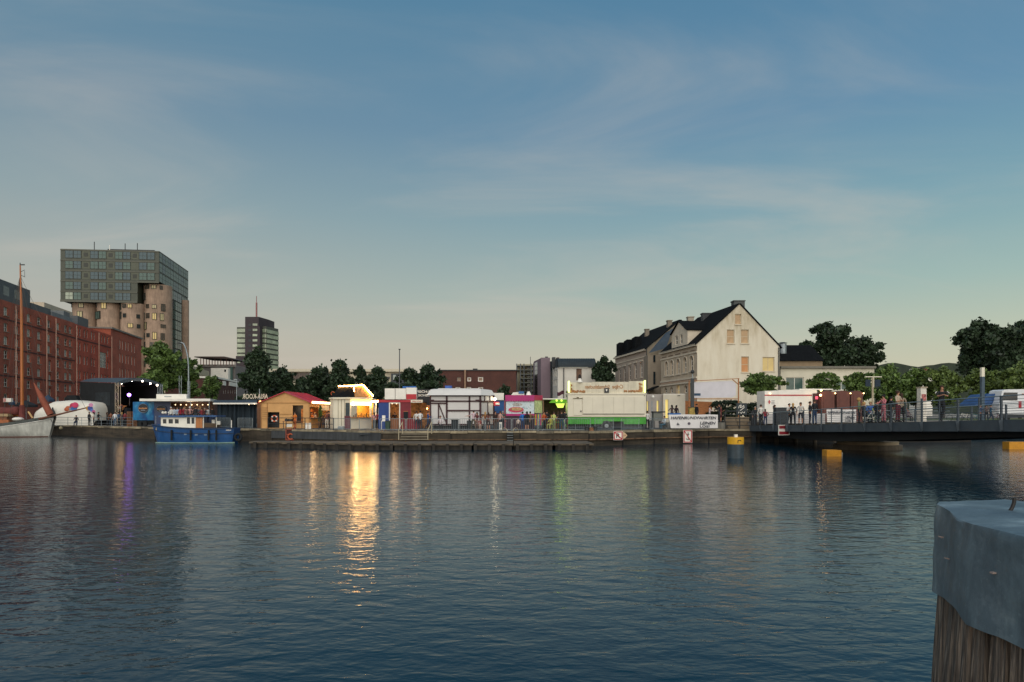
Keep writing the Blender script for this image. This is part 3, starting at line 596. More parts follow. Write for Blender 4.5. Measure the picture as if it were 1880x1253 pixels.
# mauve block
mv = Thing('mauve_block', 'tall mauve rendered block with a dark glass corner, between balcony block and white house', 'apartment building', (sX(995, 130), 130, 0))
mauve = M('mauve_render', '#7a6a72', .85, .08, .4); mv.part('body', MB().box(sX(993, 130), sX(1010, 130), 130, 142, 0, sZ(657, 130)), mauve)
mv.part('side_wing', MB().prism([(sX(980.5, 138), 138), (sX(992.9, 130), 130.02), (sX(992.9, 130), 142), (sX(980.5, 138), 144)], 0, sZ(659.5, 132)), mauve)
g = Face(sX(980.5, 138), 137.9, sX(992.9, 130), 129.9); n_ = 8
for k in range(n_): bandbox(mv, g, g.len * .12, g.len * .52, sZ(672 + k * 7.6, 134), sZ(665 + k * 7.6, 134), .05, M('pale_blue_glass', '#9aa5a8', .15, .2) if k < 3 else glassd, 'window')
mv.part('chimney', MB().box(sX(1001, 132), sX(1006, 132), 132, 133, sZ(657, 130), sZ(655, 132)), dark)
# white house with rounded metal roof
wh = Thing('white_house', 'white rendered house with a curved dark metal roof and a tall boarded window', 'house', (sX(1050, 120), 120, 0))
fh_ = Face(sX(1024, 119), 119, sX(1093, 119), 119); op = fh_.rect(1058, 677.5, 1068, 699)
m_ = MB(); facade(m_, fh_, 1.2, sZ(675, 119), [op], .3); wh.part('wall', m_, M('white_render', '#c9c5bb', .85, .06, .5)); wh.part('window', MB().box(fh_.P(op[0], 0).x, fh_.P(op[1], 0).x, 119.2, 119.28, op[2], op[3]), M('boarded_window', '#6e5240', .7, .3, 1))
wh.part('body', MB().box(sX(1024, 119) + .01, sX(1093, 119) - .01, 119.32, 131, 0, sZ(675, 119) - .01), M('white_render', '#c9c5bb'))
g = Face(sX(1014.5, 128), 128, sX(1023.9, 119), 119); ops = [g.rect(1017, 680, 1018.8, 692), g.rect(1020, 679.5, 1022.2, 691.5), g.rect(1016.6, 698, 1018.6, 708), g.rect(1020, 697, 1022.2, 708)]
m_ = MB(); facade(m_, g, 1.2, sZ(675, 121), ops, .2); wh.part('side_wall', m_, M('white_render', '#c9c5bb'))
for o in ops: window(wh, g, o, dark, glassd, 1, 1, .2, .08)
mr = M('dark_metal_roof', '#343d42', .7, .12, 1, spec=.2); prof_ = []
Yr0, Yr1 = 118.6, 131.5; m_ = MB(); K = 8; zb_ = sZ(675, 119) - .0; hR = sZ(658.5, 121) - zb_
pts = [(Yr0 + 3.0 * (1 - math.cos(math.pi / 2 * k / K)), zb_ + .02 + hR * math.sin(math.pi / 2 * k / K)) for k in range(K + 1)]
xa, xb = sX(1023, 119), sX(1094, 119)
for (ya, za), (yb_, zb2) in zip(pts, pts[1:]): m_.face([(xa, ya, za), (xb, ya, za), (xb - .15, yb_, zb2), (xa + .15, yb_, zb2)])
m_.face([(xa, pts[-1][0], pts[-1][1]), (xb, pts[-1][0], pts[-1][1]), (xb, Yr1, pts[-1][1]), (xa, Yr1, pts[-1][1])]); m_.face([(xa, y, z) for y, z in pts] + [(xa, Yr1, pts[-1][1]), (xa, Yr1, zb_)]); m_.face([(xb, y, z) for y, z in pts] + [(xb, Yr1, pts[-1][1]), (xb, Yr1, zb_)])
rf = wh.part('roof', m_, mr)
m_ = MB()
for i in range(22):
    x = xa + (xb - xa) * (i + .5) / 22
    for (ya, za), (yb_, zb2) in zip(pts, pts[1:]): m_.tube((x, ya - .02, za + .02), (x, yb_ - .02, zb2 + .02), .035, n=4, cap=False)
wh.part('seams', m_, dark, parent=rf); wh.part('drainpipe', MB().tube((sX(1035, 118.8), 118.8, 1.3), (sX(1035, 118.8), 118.8, sZ(676, 119)), .07), dark)
wh.part('chimney', MB().box(sX(1014, 124), sX(1020, 124), 124, 126, sZ(675, 124), sZ(656, 124)), dark); wh.part('chimney', MB().box(sX(1022, 124), sX(1027, 124), 124, 126, sZ(675, 124), sZ(656.5, 124)), M('brown_chimney', '#544641'))
wh.part('dark_link', MB().box(sX(1010.4, 129.5), sX(1014.5, 129.5), 129, 140, 0, sZ(664, 129.5)), glassd)
# ================================================================== the big white house with its stucco facade
WHM = M('weathered_white_render', '#cfc9b6', .9, .08, .35, streak=0.0)
gab = bpy.data.materials.new('stained_gable_render'); gab.use_nodes = True; t = gab.node_tree; b = t.nodes['Principled BSDF']; b.inputs['Roughness'].default_value = .9
co = t.nodes.new('ShaderNodeTexCoord'); se = t.nodes.new('ShaderNodeSeparateXYZ'); t.links.new(co.outputs['Object'], se.inputs[0])
mp_ = t.nodes.new('ShaderNodeMapping'); mp_.inputs['Scale'].default_value = (.9, .9, .22); t.links.new(co.outputs['Object'], mp_.inputs[0]); n_ = t.nodes.new('ShaderNodeTexNoise'); n_.inputs['Scale'].default_value = 1.3; n_.inputs['Detail'].default_value = 7; n_.inputs['Roughness'].default_value = .65; t.links.new(mp_.outputs[0], n_.inputs[0])
hz = t.nodes.new('ShaderNodeMapRange'); hz.inputs[1].default_value = 10.5; hz.inputs[2].default_value = 15.5; t.links.new(se.outputs[2], hz.inputs[0])
mm = t.nodes.new('ShaderNodeMath'); mm.operation = 'MULTIPLY_ADD'; t.links.new(hz.outputs[0], mm.inputs[0]); mm.inputs[1].default_value = .30; t.links.new(n_.outputs[0], mm.inputs[2])
c0 = ramp(t.nodes, t.links, mm.outputs[0], [(.40, C('#d3ccba')), (.60, C('#cbc2ae')), (.82, C('#b5aa92')), (1.0, C('#978b72'))], 'LINEAR'); t.links.new(c0, b.inputs['Base Color'])
H1 = Thing('gabled_house', 'big old house with a stained white gable wall and steep black slate roof', 'house', (sX(1280, 90), 90, 0))
beige = M('beige_stucco', '#b3a48f', .85, .1, .8); pinks = M('pinkish_stucco', '#b59b87', .85, .1, .8); stone = M('pale_trim', '#c6bba8', .8, .06)
fG = Face(sX(1280, 90), 90, sX(1431, 91.4), 91.4)
zE = sZ(631, 90); ap = Vector((sX(1357.5, 90.7), 90.7, sZ(559, 90.7))); zE2 = sZ(637, 91.4); uA = fG.u(1357.5)
opsG = [fG.rect(1349.5, 577, 1361, 596), fG.rect(1334.5, 605.5, 1348.5, 631), fG.rect(1360.5, 605.5, 1374.5, 631), fG.rect(1361, 655, 1375, 684), fG.rect(1400, 656, 1422, 682)]
pl = fG.P(0, zE, 0); pr = fG.P(fG.len, zE2, 0)
def pln(a, b_, sgn): d = (b_ - a); no = Vector((-d.z * fG.d.x, -d.z * fG.d.y, math.hypot(d.x, d.y))) if sgn > 0 else Vector((d.z * -fG.d.x, d.z * -fG.d.y, math.hypot(d.x, d.y))); return no
m_ = MB(); facade(m_, fG, 1.2, ap.z, opsG, .25, clip=[(pl, pln(pl, ap, 1)), (pr, pln(ap, pr, 1))])
H1.part('gable_wall', m_, gab)
frw = M('sand_window_frame', '#c2b294', .6, .05); blind = M('tan_shutter', '#b39674', .7, .12, 3)
for k, o in enumerate(opsG): window(H1, fG, o, frw, glow if k == 4 else M('orange_blind', '#c08a5c', .7, .1) if k == 3 else blind, 2 if k == 4 else 1, 1 if k in (0, 4) else 4 if False else 2 if k != 4 else 1, .18, .09, sill=stone)
fL = Face(sX(1213.5, 103.8), 103.8, sX(1280, 90) - .002, 90.0)
arch5 = [(1224, 664, 689.5), (1233.4, 661.5, 688.5), (1245.2, 659, 686.5), (1257.8, 656.2, 684), (1269.8, 653.5, 681)]
opsL = []
for x, y0, y1 in arch5: u = fL.u(x); wd = .62; opsL.append((u - wd, u + wd, fL.z(x, y1), fL.z(x, y0), True))
for x, y0, y1 in ((1222, 712, 722), (1232.5, 711, 722), (1245, 706.5, 728), (1258.5, 707.5, 722), (1270, 707, 722)): u = fL.u(x); wd = .6 if x != 1245 else .75; opsL.append((u - wd, u + wd, fL.z(x, y1), fL.z(x, y0), True))
m_ = MB(); facade(m_, fL, 1.2, zE, opsL, .3); H1.part('stucco_facade', m_, beige)
for k, o in enumerate(opsL): window(H1, fL, o, white, glassd if k != 7 else glow, 2, 3 if k < 5 else 2, .25, .1)
for k, o in enumerate(opsL[:5]):
    u = (o[0] + o[1]) / 2; r = (o[1] - o[0]) / 2; m_ = MB(); zc = o[3] - r; prev = None
    for j in range(13):
        t_ = math.pi * j / 12; p = (u - (r + .16) * math.cos(t_), zc + (r + .16) * math.sin(t_)); p2 = (u - (r + .02) * math.cos(t_), zc + (r + .02) * math.sin(t_))
        if prev: m_.add([fL.P(*prev[0], .09), fL.P(*p, .09), fL.P(*p2, .09), fL.P(*prev[1], .09), fL.P(*prev[0], -.01), fL.P(*p, -.01), fL.P(*p2, -.01), fL.P(*prev[1], -.01)], [(0, 1, 2, 3), (0, 4, 5, 1), (2, 6, 7, 3)])
        prev = (p, p2)
    H1.part('arch_moulding', m_, stone); bandbox(H1, fL, u - .95, u + .95, o[2] - .2, o[2] - .03, .16, stone, 'sill')
    for s_ in (-1, 1): bandbox(H1, fL, u + s_ * (r + .09) - .07, u + s_ * (r + .09) + .07, o[2], zc, .08, stone, 'pilaster')
ztop = zE
for z0_, z1_, ou, mt in ((ztop - .28, ztop - .02, .35, stone), (ztop - 1.2, ztop - 1.0, .12, stone), (sZ(697.5, 96) - .1, sZ(697.5, 96) + .12, .15, stone), (sZ(706, 96), sZ(703.5, 96), .2, stone), (sZ(702, 96), sZ(698.6, 96), .04, pinks)):
    bandbox(H1, fL, 0, fL.len - .01, z0_, z1_, ou, mt, 'cornice')
for j in range(5): u = fL.len * (j + .5) / 5; bandbox(H1, fL, u - .9, u + .9, ztop - .85, ztop - .75, .07, M('brown_moulding', '#6e5a4e'), 'frieze_panel')
# roof: two slopes from the gable going back
back = Vector((fL.o.x - fL.P(fL.len, 0).x, fL.o.y - 90.0, 0)); 
def roofslope(th, a, b_, v, th_=.18, mat=slate, name='roof'):
    a = Vector(a); b_ = Vector(b_); n = (b_ - a).cross(v).normalized(); n = n if n.z > 0 else -n
    vs = [a, b_, b_ + v, a + v]; return th.part(name, MB().add([p + n * .02 for p in vs] + [p + n * th_ for p in vs], [(0, 1, 2, 3), (4, 5, 6, 7), (0, 1, 5, 4), (1, 2, 6, 5), (2, 3, 7, 6), (3, 0, 4, 7)]), mat)
dn = (pl - ap).normalized(); dn2 = (pr - ap).normalized(); fo = -back.normalized() * .12
rfl = roofslope(H1, ap + fo, pl + dn * .35 + fo, back + back.normalized() * .0); roofslope(H1, ap + fo, pr + dn2 * .35 + fo, back)
m_ = MB().prism([(p.x, p.y) for p in (fG.P(.3, 0, -.32), fG.P(fG.len - .05, 0, -.32), fG.P(fG.len - .05, 0, 0) + back, fG.P(.35, 0, -.3) + back)], 1.2, zE - .3); H1.part('body', m_, WHM)
bkm = MB().face([fG.P(0, 1.2) + back, fG.P(fG.len, 1.2) + back, fG.P(fG.len, zE2) + back, ap + back, fG.P(0, zE) + back]); H1.part('back_gable', bkm, WHM)
# chimney group
def chim(th, x0_, x1_, y0_, y1_, Y, mat, cap=True, d=1.0):
    o = th.part('chimney', MB().box(sX(x0_, Y), sX(x1_, Y), Y, Y + d, sZ(y1_, Y), sZ(y0_, Y)), mat)
    if cap: th.part('chimney_cap', MB().box(sX(x0_, Y) - .08, sX(x1_, Y) + .08, Y - .08, Y + d + .08, sZ(y0_, Y) + .002, sZ(y0_, Y) + .14), mat, parent=o)
chg = M('grey_slate_chimney', '#4b4f4e', .8, .12, 1.5)
chim(H1, 1347.5, 1367.5, 553.5, 575, 92.5, chg, True, 1.2); chim(H1, 1290, 1307, 576.5, 592, 99, dark, True); chim(H1, 1263.5, 1274, 583, 600, 103, M('white_chimney', '#9a9282', .9, .15)); 
# facade gable dormer
fD = Face(*[c for p in (fL.P(fL.u(1233.5), 0, .02), fL.P(fL.u(1262.5), 0, .02)) for c in (p.x, p.y)])
zd0 = zE + .1; zdE = fD.z(1262, 606); zdA = sZ(591, 96.5); ua = fD.len / 2
opsD = [fD.rect(1239.5, 617, 1244, 633), fD.rect(1248.5, 614.5, 1252.8, 631)]
A_ = fD.P(ua, zdA); L_ = fD.P(0, zdE); R_ = fD.P(fD.len, zdE)
m_ = MB(); facade(m_, fD, zE - .25, zdA, opsD, .2, clip=[(L_, Vector((-fD.d.x * (zdA - zdE), -fD.d.y * (zdA - zdE), ua))), (R_, Vector((fD.d.x * (zdA - zdE), fD.d.y * (zdA - zdE), ua)))])
dm = H1.part('dormer', m_, stone); inw = -fD.n.to_3d() * 4.2
H1.part('dormer_cheek', MB().face([fD.P(fD.len, zE - .2), fD.P(fD.len, zE - .2) + inw, fD.P(fD.len, zdE) + inw, fD.P(fD.len, zdE)]), stone, parent=dm); H1.part('dormer_cheek', MB().face([fD.P(0, zE - .2), fD.P(0, zE - .2) + inw, fD.P(0, zdE) + inw, fD.P(0, zdE)]), stone, parent=dm)
for o in opsD: window(H1, fD, o, white, glassd, 1, 2, .15, .08)
oo = fD.n.to_3d() * .25
roofslope(H1, A_ + oo, L_ + oo + (L_ - A_).normalized() * .2, inw * 1.1, .12, slate, 'dormer_roof'); roofslope(H1, A_ + oo, R_ + oo + (R_ - A_).normalized() * .2, inw * 1.1, .12, slate, 'dormer_roof')
H1.part('downpipe', MB().tube(fG.P(fG.len - .15, 1.3, .1), fG.P(fG.len - .15, zE2 - .1, .1), .06), dark)
# second house behind, beige
H2 = Thing('stucco_town_house', 'beige stucco town house with a dark dormered roof, left of the white gable', 'house', (sX(1187, 110.4), 110.4, 0))
fL2 = Face(sX(1129.5, 128.4), 128.4, sX(1187.5, 110.4), 110.4); zE_2 = CZ + 10.55
opsT = []
for x, y0, y1 in ((1137.6, 678, 703), (1146.2, 675.5, 701), (1156, 672.5, 698), (1166.5, 669.5, 695.5), (1177.2, 667, 693)):
    u = fL2.u(x); opsT.append((u - .62, u + .62, fL2.z(x, y1), fL2.z(x, y0))); opsT.append((u - .62, u + .62, fL2.z(x, y1 + 38), fL2.z(x, y0 + 38)))
m_ = MB(); facade(m_, fL2, 1.2, zE_2, opsT, .28); H2.part('stucco_facade', m_, M('rose_beige_stucco', '#a8988a', .85, .08, .7))
for o in opsT: window(H2, fL2, o, white, glassd, 2, 3, .22, .1); u = (o[0] + o[1]) / 2; bandbox(H2, fL2, u - .95, u + .95, o[3] + .25, o[3] + .45, .14, stone, 'lintel'); bandbox(H2, fL2, u - .8, u + .8, o[2] - .16, o[2] - .02, .12, stone, 'sill')
for z0_, z1_, ou in ((zE_2 - .3, zE_2 - .02, .4), (zE_2 - 1.3, zE_2 - 1.15, .1)): bandbox(H2, fL2, 0, fL2.len, z0_, z1_, ou, stone, 'cornice')
g1 = Vector((fL2.P(fL2.len, 0).x, 110.4, zE_2)); rid = Vector((sX(1249, 111), 111.1, sZ(588.5, 111))); g2 = Vector((rid.x * 2 - g1.x, 111.8, zE_2)); bk2 = Vector((fL2.o.x - g1.x, fL2.o.y - g1.y, 0))
H2.part('end_wall', MB().face([(g1.x, g1.y, 1.2), (g2.x, g2.y, 1.2), tuple(g2), tuple(rid), tuple(g1)]), M('grey_beige_render', '#8d8270', .9, .1, .5, streak=.1))
roofslope(H2, rid + Vector((0, -.2, 0)), g1 + (g1 - rid).normalized() * .35 + Vector((0, -.2, 0)), bk2); roofslope(H2, rid + Vector((0, -.2, 0)), g2 + Vector((0, -.2, 0)), bk2)
for x0_, x1_, y0_, y1_, Y in ((1137, 1150, 629, 652, 125), (1151, 1164, 623.5, 648, 121.5), (1166, 1178, 618, 645, 118)):
    dmo = H2.part('dormer', MB().box(sX(x0_, Y), sX(x1_, Y) , Y, Y + 3.5, sZ(y1_, Y), sZ(y0_, Y)), slate)
chim(H2, 1226, 1234, 589.5, 604, 112.5, M('pale_chimney', '#7d7466', .9, .15)); chim(H2, 1185, 1192, 605.5, 618, 121, M('pale_chimney', '#7d7466')); H2.part('downpipe', MB().tube((g1.x - .1, g1.y - .15, 1.3), (g1.x - .1, g1.y - .15, zE_2), .07), dark)
# link between
H3 = Thing('link_building', 'narrow grey link building with one tall window between the two stucco houses', 'building', (sX(1200, 107), 107, 0))
lm = M('grey_link_render', '#857a6b', .9, .1, .5); H3.part('body', MB().box(sX(1189.5, 107), sX(1222, 107), 107, 110.3, 1.2, sZ(652, 107)), lm)
H3.part('roof', MB().add([(sX(1190, 107), 106.7, sZ(649, 107)), (sX(1222, 107), 106.7, sZ(640, 107)), (sX(1236, 110), 110.2, sZ(603, 110)), (sX(1222, 110), 110.2, sZ(612, 110))], [(0, 1, 2, 3)]), M('blue_slate', '#37424c', .6, .15, 2))
for y0_, y1_ in ((652.5, 665), (683, 706)): H3.part('window', MB().box(sX(1199.5, 106.9), sX(1203, 106.9), 106.85, 106.97, sZ(y1_, 106.9), sZ(y0_, 106.9)), glassd)
H3.part('porch_roof', MB().prof([(sX(1187, 104), sZ(718, 104)), (sX(1206, 104), sZ(709, 104)), (sX(1208, 104), sZ(711, 104)), (sX(1190, 104), sZ(719, 104))], 103, 106.9), slate)
# extension to the right
EX = Thing('flat_roofed_annex', 'low white annex with flat grey roof edge and large windows beside the gable wall', 'building', (sX(1518, 95), 95, 0))
fE = Face(sX(1433, 95), 95, sX(1605, 95), 95); opsE = [fE.rect(1443, 693, 1476, 717), fE.rect(1531, 700, 1560, 717)]
m_ = MB(); facade(m_, fE, 1.5, sZ(677, 95), opsE, .3); EX.part('wall', m_, WHM); EX.part('body', MB().box(sX(1433, 95) + .01, sX(1605, 95) - .01, 95.35, 106, 1.2, sZ(677, 95)), M('dim_back', '#77736a'))
for o in opsE: window(EX, fE, o, white, gsky2, 2, 1, .2, .1)
EX.part('roof_edge', MB().box(sX(1432, 95), sX(1606, 95), 94.6, 106.3, sZ(677, 95) + .01, sZ(673, 95)), M('grey_fascia', '#6e6a60', .7, .1))
HX = Thing('rear_house', 'low house with a black hipped roof and a round metal vent behind the annex', 'house', (sX(1470, 108), 108, 0))
Y = 108; HX.part('wall', MB().box(sX(1431, Y), sX(1510, Y), Y, Y + 8, 1.2, sZ(663.5, Y)), M('tan_fascia', '#8a775f', .85, .08))
m_ = MB(); a = [(sX(1430, Y), Y - .4, sZ(663, Y)), (sX(1512, Y), Y - .4, sZ(663, Y)), (sX(1512, Y), Y + 8.4, sZ(663, Y)), (sX(1430, Y), Y + 8.4, sZ(663, Y)), (sX(1430, Y), Y + 4, sZ(634, Y + 4)), (sX(1489, Y + 4), Y + 4, sZ(634, Y + 4))]; m_.add(a, [(0, 1, 5, 4), (1, 2, 5), (2, 3, 4, 5), (3, 0, 4), (0, 3, 2, 1)]); HX.part('roof', m_, slate)
HX.part('vent', MB().tube((sX(1446, Y), Y + 2, sZ(648, Y)), (sX(1446, Y), Y + 2, sZ(629.5, Y)), S(7, Y), n=14), galv); HX.part('vent_cap', MB().tube((sX(1446, Y), Y + 2, sZ(628, Y)), (sX(1446, Y), Y + 2, sZ(626.5, Y)), S(9, Y), S(4, Y), n=14), dark)
# low white houses at the far right between the trees
fhh = Thing('distant_house', 'small distant pale house with a flat brown roof between trees on the right', 'house', (sX(1703, 260), 260, 0)); fhh.part('wall', MB().box(sX(1694, 260), sX(1712, 260), 260, 268, 0, sZ(683, 260)), white); fhh.part('roof', MB().box(sX(1691, 260), sX(1713, 260), 259, 269, sZ(683, 260) + .01, sZ(680.5, 260)), M('brown_roof', '#6b4a3e')); fhh.part('chimney', MB().box(sX(1701, 262), sX(1705, 262), 262, 264, sZ(681, 262), sZ(676, 262)), M('brick_chimney', '#8c5140'))
fhh = Thing('distant_house', 'tiny white house gable peeking over the treetops on the wooded hill', 'house', (sX(1685, 300), 300, 0)); fhh.part('wall', MB().box(sX(1684, 300), sX(1688, 300), 300, 306, 0, sZ(676, 300)), white); fhh.part('roof', MB().box(sX(1683, 300), sX(1689, 300), 299.5, 306.5, sZ(676, 300) + .01, sZ(675, 300)), dark)
# ================================================================== trees
bark = M('bark', '#3a3129', .95, .25, 6); lv_dark = leaf_mat('dark_leaves', '#0f1a12', '#2d4226'); lv_mid = leaf_mat('mid_leaves', '#26381c', '#5f7836'); lv_olive = leaf_mat('olive_leaves', '#2c3b1c', '#5f7234')
def leaves(n, ls, lobes, rng, flat=.0):
    """n leaf-clump quads spread through ellipsoid lobes (cx,cy,cz,rx,ry,rz)"""
    L = np.array(lobes); wgt = (L[:, 3] * L[:, 4] + L[:, 3] * L[:, 5]); wgt = wgt / wgt.sum(); idx = rng.choice(len(L), n, p=wgt)
    d = rng.normal(size=(n, 3)); d /= np.linalg.norm(d, axis=1)[:, None]; rr = rng.uniform(.2, 1, n) ** .6 * (1 + .24 * rng.normal(size=n)); c = L[idx, :3] + d * rr[:, None] * L[idx, 3:6]
    a = rng.normal(size=(n, 3)); a /= np.linalg.norm(a, axis=1)[:, None]; b_ = np.cross(a, rng.normal(size=(n, 3))); b_ /= np.linalg.norm(b_, axis=1)[:, None]
    s = ls * rng.uniform(.5, 1.25, n)[:, None]; a = a * s; b_ = b_ * s * .62
    v = np.empty((n, 4, 3)); v[:, 0] = c - a; v[:, 1] = c + b_; v[:, 2] = c + a * .9; v[:, 3] = c - b_
    return v.reshape(-1, 3)
def leafmesh(name, v, mat):
    n = len(v) // 4; me = bpy.data.meshes.new(name); me.vertices.add(4 * n); me.vertices.foreach_set('co', v.astype(np.float32).ravel()); me.loops.add(4 * n); me.loops.foreach_set('vertex_index', np.arange(4 * n, dtype=np.int32)); me.polygons.add(n); me.polygons.foreach_set('loop_start', np.arange(0, 4 * n, 4, dtype=np.int32)); me.update(calc_edges=True); me.materials.append(mat); return me
def tree(x0, x1, yt, yb, Y, label, mat, seed, n=5200, ls=.34, shape='round', g=GZ, group=None, name='tree', lobes_n=26, trunk=True, cat='tree'):
    rng = np.random.default_rng(seed); cx = sX((x0 + x1) / 2, Y); w_ = S(x1 - x0, Y) / 2 * 1.14; zt, zb = sZ(yt, Y), sZ(yb, Y); h = (zt - zb) / 2; cz = (zt + zb) / 2
    th = Thing(name, label, cat, (cx, Y, g), group); lob = []
    lobes_n = int(lobes_n * 2.2); n = int(n * 1.35); ls *= .80
    for i in range(lobes_n):
        t_ = (i + .5) / lobes_n; zf = rng.uniform(-.85, .9)
        if shape == 'cone': prof = 1.0 - .75 * (zf + 1) / 2
        elif shape == 'poplar': prof = math.sqrt(max(.05, 1 - zf * zf)) * (.9 if zf < 0 else .75)
        else: prof = math.sqrt(max(.06, 1 - zf * zf))
        a = rng.uniform(0, 2 * math.pi); rad = rng.uniform(.3, .95) * prof; r = rng.uniform(.09, .21) * (1 if shape == 'round' else .8)
        lob.append((rad * math.cos(a) * w_, rad * math.sin(a) * w_, cz - g + zf * h * .88, r * w_ * 1.15, r * w_ * 1.15, r * h * .9))
    lob.append((0, 0, cz - g, w_ * .45, w_ * .45, h * .6)); lob.append((0, 0, cz - g + h * .7, w_ * .22, w_ * .22, h * .25))
    cr_ = th.part('crown', leafmesh('crown', leaves(n, ls, lob, rng), mat), None)
    if trunk:
        m_ = MB(); tr = max(.1, w_ * .06); top = cz + h * .4; m_.tube((cx, Y, g), (cx + .1, Y, zb + h * .2), tr, tr * .7, 8); m_.tube((cx + .1, Y, zb + h * .2), (cx, Y, top), tr * .7, tr * .25, 7)
        for l in lob[:9]: m_.tube((cx + .08, Y, zb + rng.uniform(-.1, .5) * h), (cx + l[0] * .8, Y + l[1] * .8, l[2] + g), tr * .4, tr * .12, 5)
        th.part('trunk', m_, bark)
    return th
tree(262, 334, 626, 722, 112, 'tall broad tree right of the stage, left of its lower neighbour', lv_mid, 1, 7500, .42, group='trees behind the stage')
tree(322, 367, 655, 738, 116, 'rounder lower tree beside the curved street lamp', lv_mid, 2, 4000, .40, group='trees behind the stage')
tree(250, 300, 684, 735, 108, 'bushy green tree just above the black stage roof', lv_mid, 42, 3200, .40, group='trees behind the stage')
tree(372, 407, 689, 738, 140, 'small young tree in front of the brick office', lv_mid, 3, 2200, .36)
tree(432, 515, 637, 752, 105, 'very dark tall pointed tree in front of the office tower', lv_dark, 4, 9000, .40, 'cone', group='dark trees behind the stalls')
G_ = 'dark trees behind the stalls'
tree(488, 552, 671, 752, 112, 'dark bushy tree behind the red hut roof', lv_dark, 5, 4500, .38, group=G_)
tree(560, 616, 671, 755, 118, 'dark low wide tree right above the red hut roof', lv_dark, 6, 4500, .38, group=G_)
tree(588, 662, 659, 755, 114, 'pointed dark tree left of the lit white kiosk roof', lv_dark, 7, 6000, .38, 'cone', group=G_)
tree(646, 680, 668, 740, 116, 'slender pale-edged poplar above the kiosk lights', lv_dark, 8, 2200, .34, 'poplar', group=G_)
tree(664, 720, 671, 752, 113, 'dark poplar-like tree between kiosk and fish stall', lv_dark, 9, 4000, .36, 'poplar', group=G_)
tree(536, 574, 690, 752, 114, 'low dark tree between the hut roof ridge and the pointed trees', lv_dark, 61, 3000, .36, group=G_)
tree(724, 782, 675, 755, 112, 'dark rounded tree behind the flagpole', lv_dark, 10, 4200, .38, group=G_)
tree(756, 818, 667, 755, 115, 'dark tree with upright tips touching the brick hall', lv_dark, 11, 4200, .38, group=G_)
tree(690, 745, 700, 752, 106, 'low dark shrubby tree behind the fish stall sign boxes', lv_dark, 12, 2500, .34, group=G_)
tree(912, 941, 706, 752, 96, 'small tree between the half-timbered caravan and the pink candy booth', lv_dark, 13, 2200, .28)
tree(1088, 1131, 652, 728, 117, 'dark evergreen tree between white metal-roofed house and stucco town house', lv_dark, 14, 4500, .38, 'round')
tree(1474, 1566, 590, 705, 125, 'large black-green tree behind the rear house with the metal vent', lv_dark, 15, 11000, .5, group='big dark trees on the right')
tree(1540, 1618, 618, 715, 128, 'lower right-hand crown of the dark trees behind the annex', lv_dark, 16, 8000, .5, group='big dark trees on the right')
tree(1756, 1850, 583, 712, 140, 'tall dark spiky tree near the right edge', lv_dark, 17, 10000, .55, group='big dark trees on the right', lobes_n=34)
tree(1822, 1990, 584, 722, 138, 'widest dark tree cut by the right edge of the photo', lv_dark, 18, 11000, .55, group='big dark trees on the right', lobes_n=34)
tree(1806, 1900, 596, 722, 136, 'dark tree filling the gap between the spiky tree and the right edge', lv_dark, 19, 8000, .55, group='big dark trees on the right', lobes_n=30)
G2 = 'olive green trees beyond the footbridge'
tree(1598, 1665, 668, 748, 112, 'olive tree behind the people in the hooded coats', lv_mid, 20, 4500, .40, g=GR, group=G2)
tree(1655, 1706, 675, 748, 116, 'olive tree above the beige fur coat', lv_mid, 21, 3600, .40, g=GR, group=G2)
tree(1697, 1768, 672, 750, 112, 'bright olive rounded tree behind the leaning man', lv_olive, 22, 5000, .40, g=GR, group=G2)
tree(1772, 1838, 674, 752, 112, 'olive tree behind the tall lamp column', lv_olive, 23, 4500, .40, g=GR, group=G2)
tree(1830, 1915, 664, 752, 110, 'olive tree behind the white van', lv_olive, 24, 5000, .40, g=GR, group=G2)
tree(1362, 1434, 684, 728, 82, 'small spreading tree in front of the annex, beside the red cross trailer', lv_mid, 25, 3600, .26, g=GZ, group='small street trees by the annex')
tree(1484, 1541, 683, 724, 84, 'small loose tree in front of the annex window', lv_mid, 26, 1700, .28, g=GR, group='small street trees by the annex')
tree(1545, 1608, 684, 738, 88, 'small full tree behind the brown cabins', lv_mid, 27, 3600, .30, g=GR, group='small street trees by the annex')
tree(1302, 1362, 734, 775, 75, 'dark clipped hedge right of the orange board fence', lv_dark, 28, 3600, .18, name='hedge', trunk=False, cat='hedge', lobes_n=30)
tree(1362, 1404, 738, 775, 76, 'dark bush behind the graffiti board and the railing', lv_dark, 29, 2200, .18, name='bush', trunk=False, cat='bush')
tree(1036, 1052, 716, 738, 67.5, 'little lit green garland plant at the left end of the trailer sign', lv_mid, 30, 260, .10, name='plant', trunk=False, cat='plant', lobes_n=6)
tree(583, 593, 744, 776, 71.5, 'narrow potted cypress beside the hut counter', lv_mid, 31, 700, .12, 'cone', name='potted_tree', cat='plant', lobes_n=8)
# distant tree masses
for k, (x0_, x1_, y_) in enumerate(((1100, 1140, 700), (1600, 1760, 690))): pass
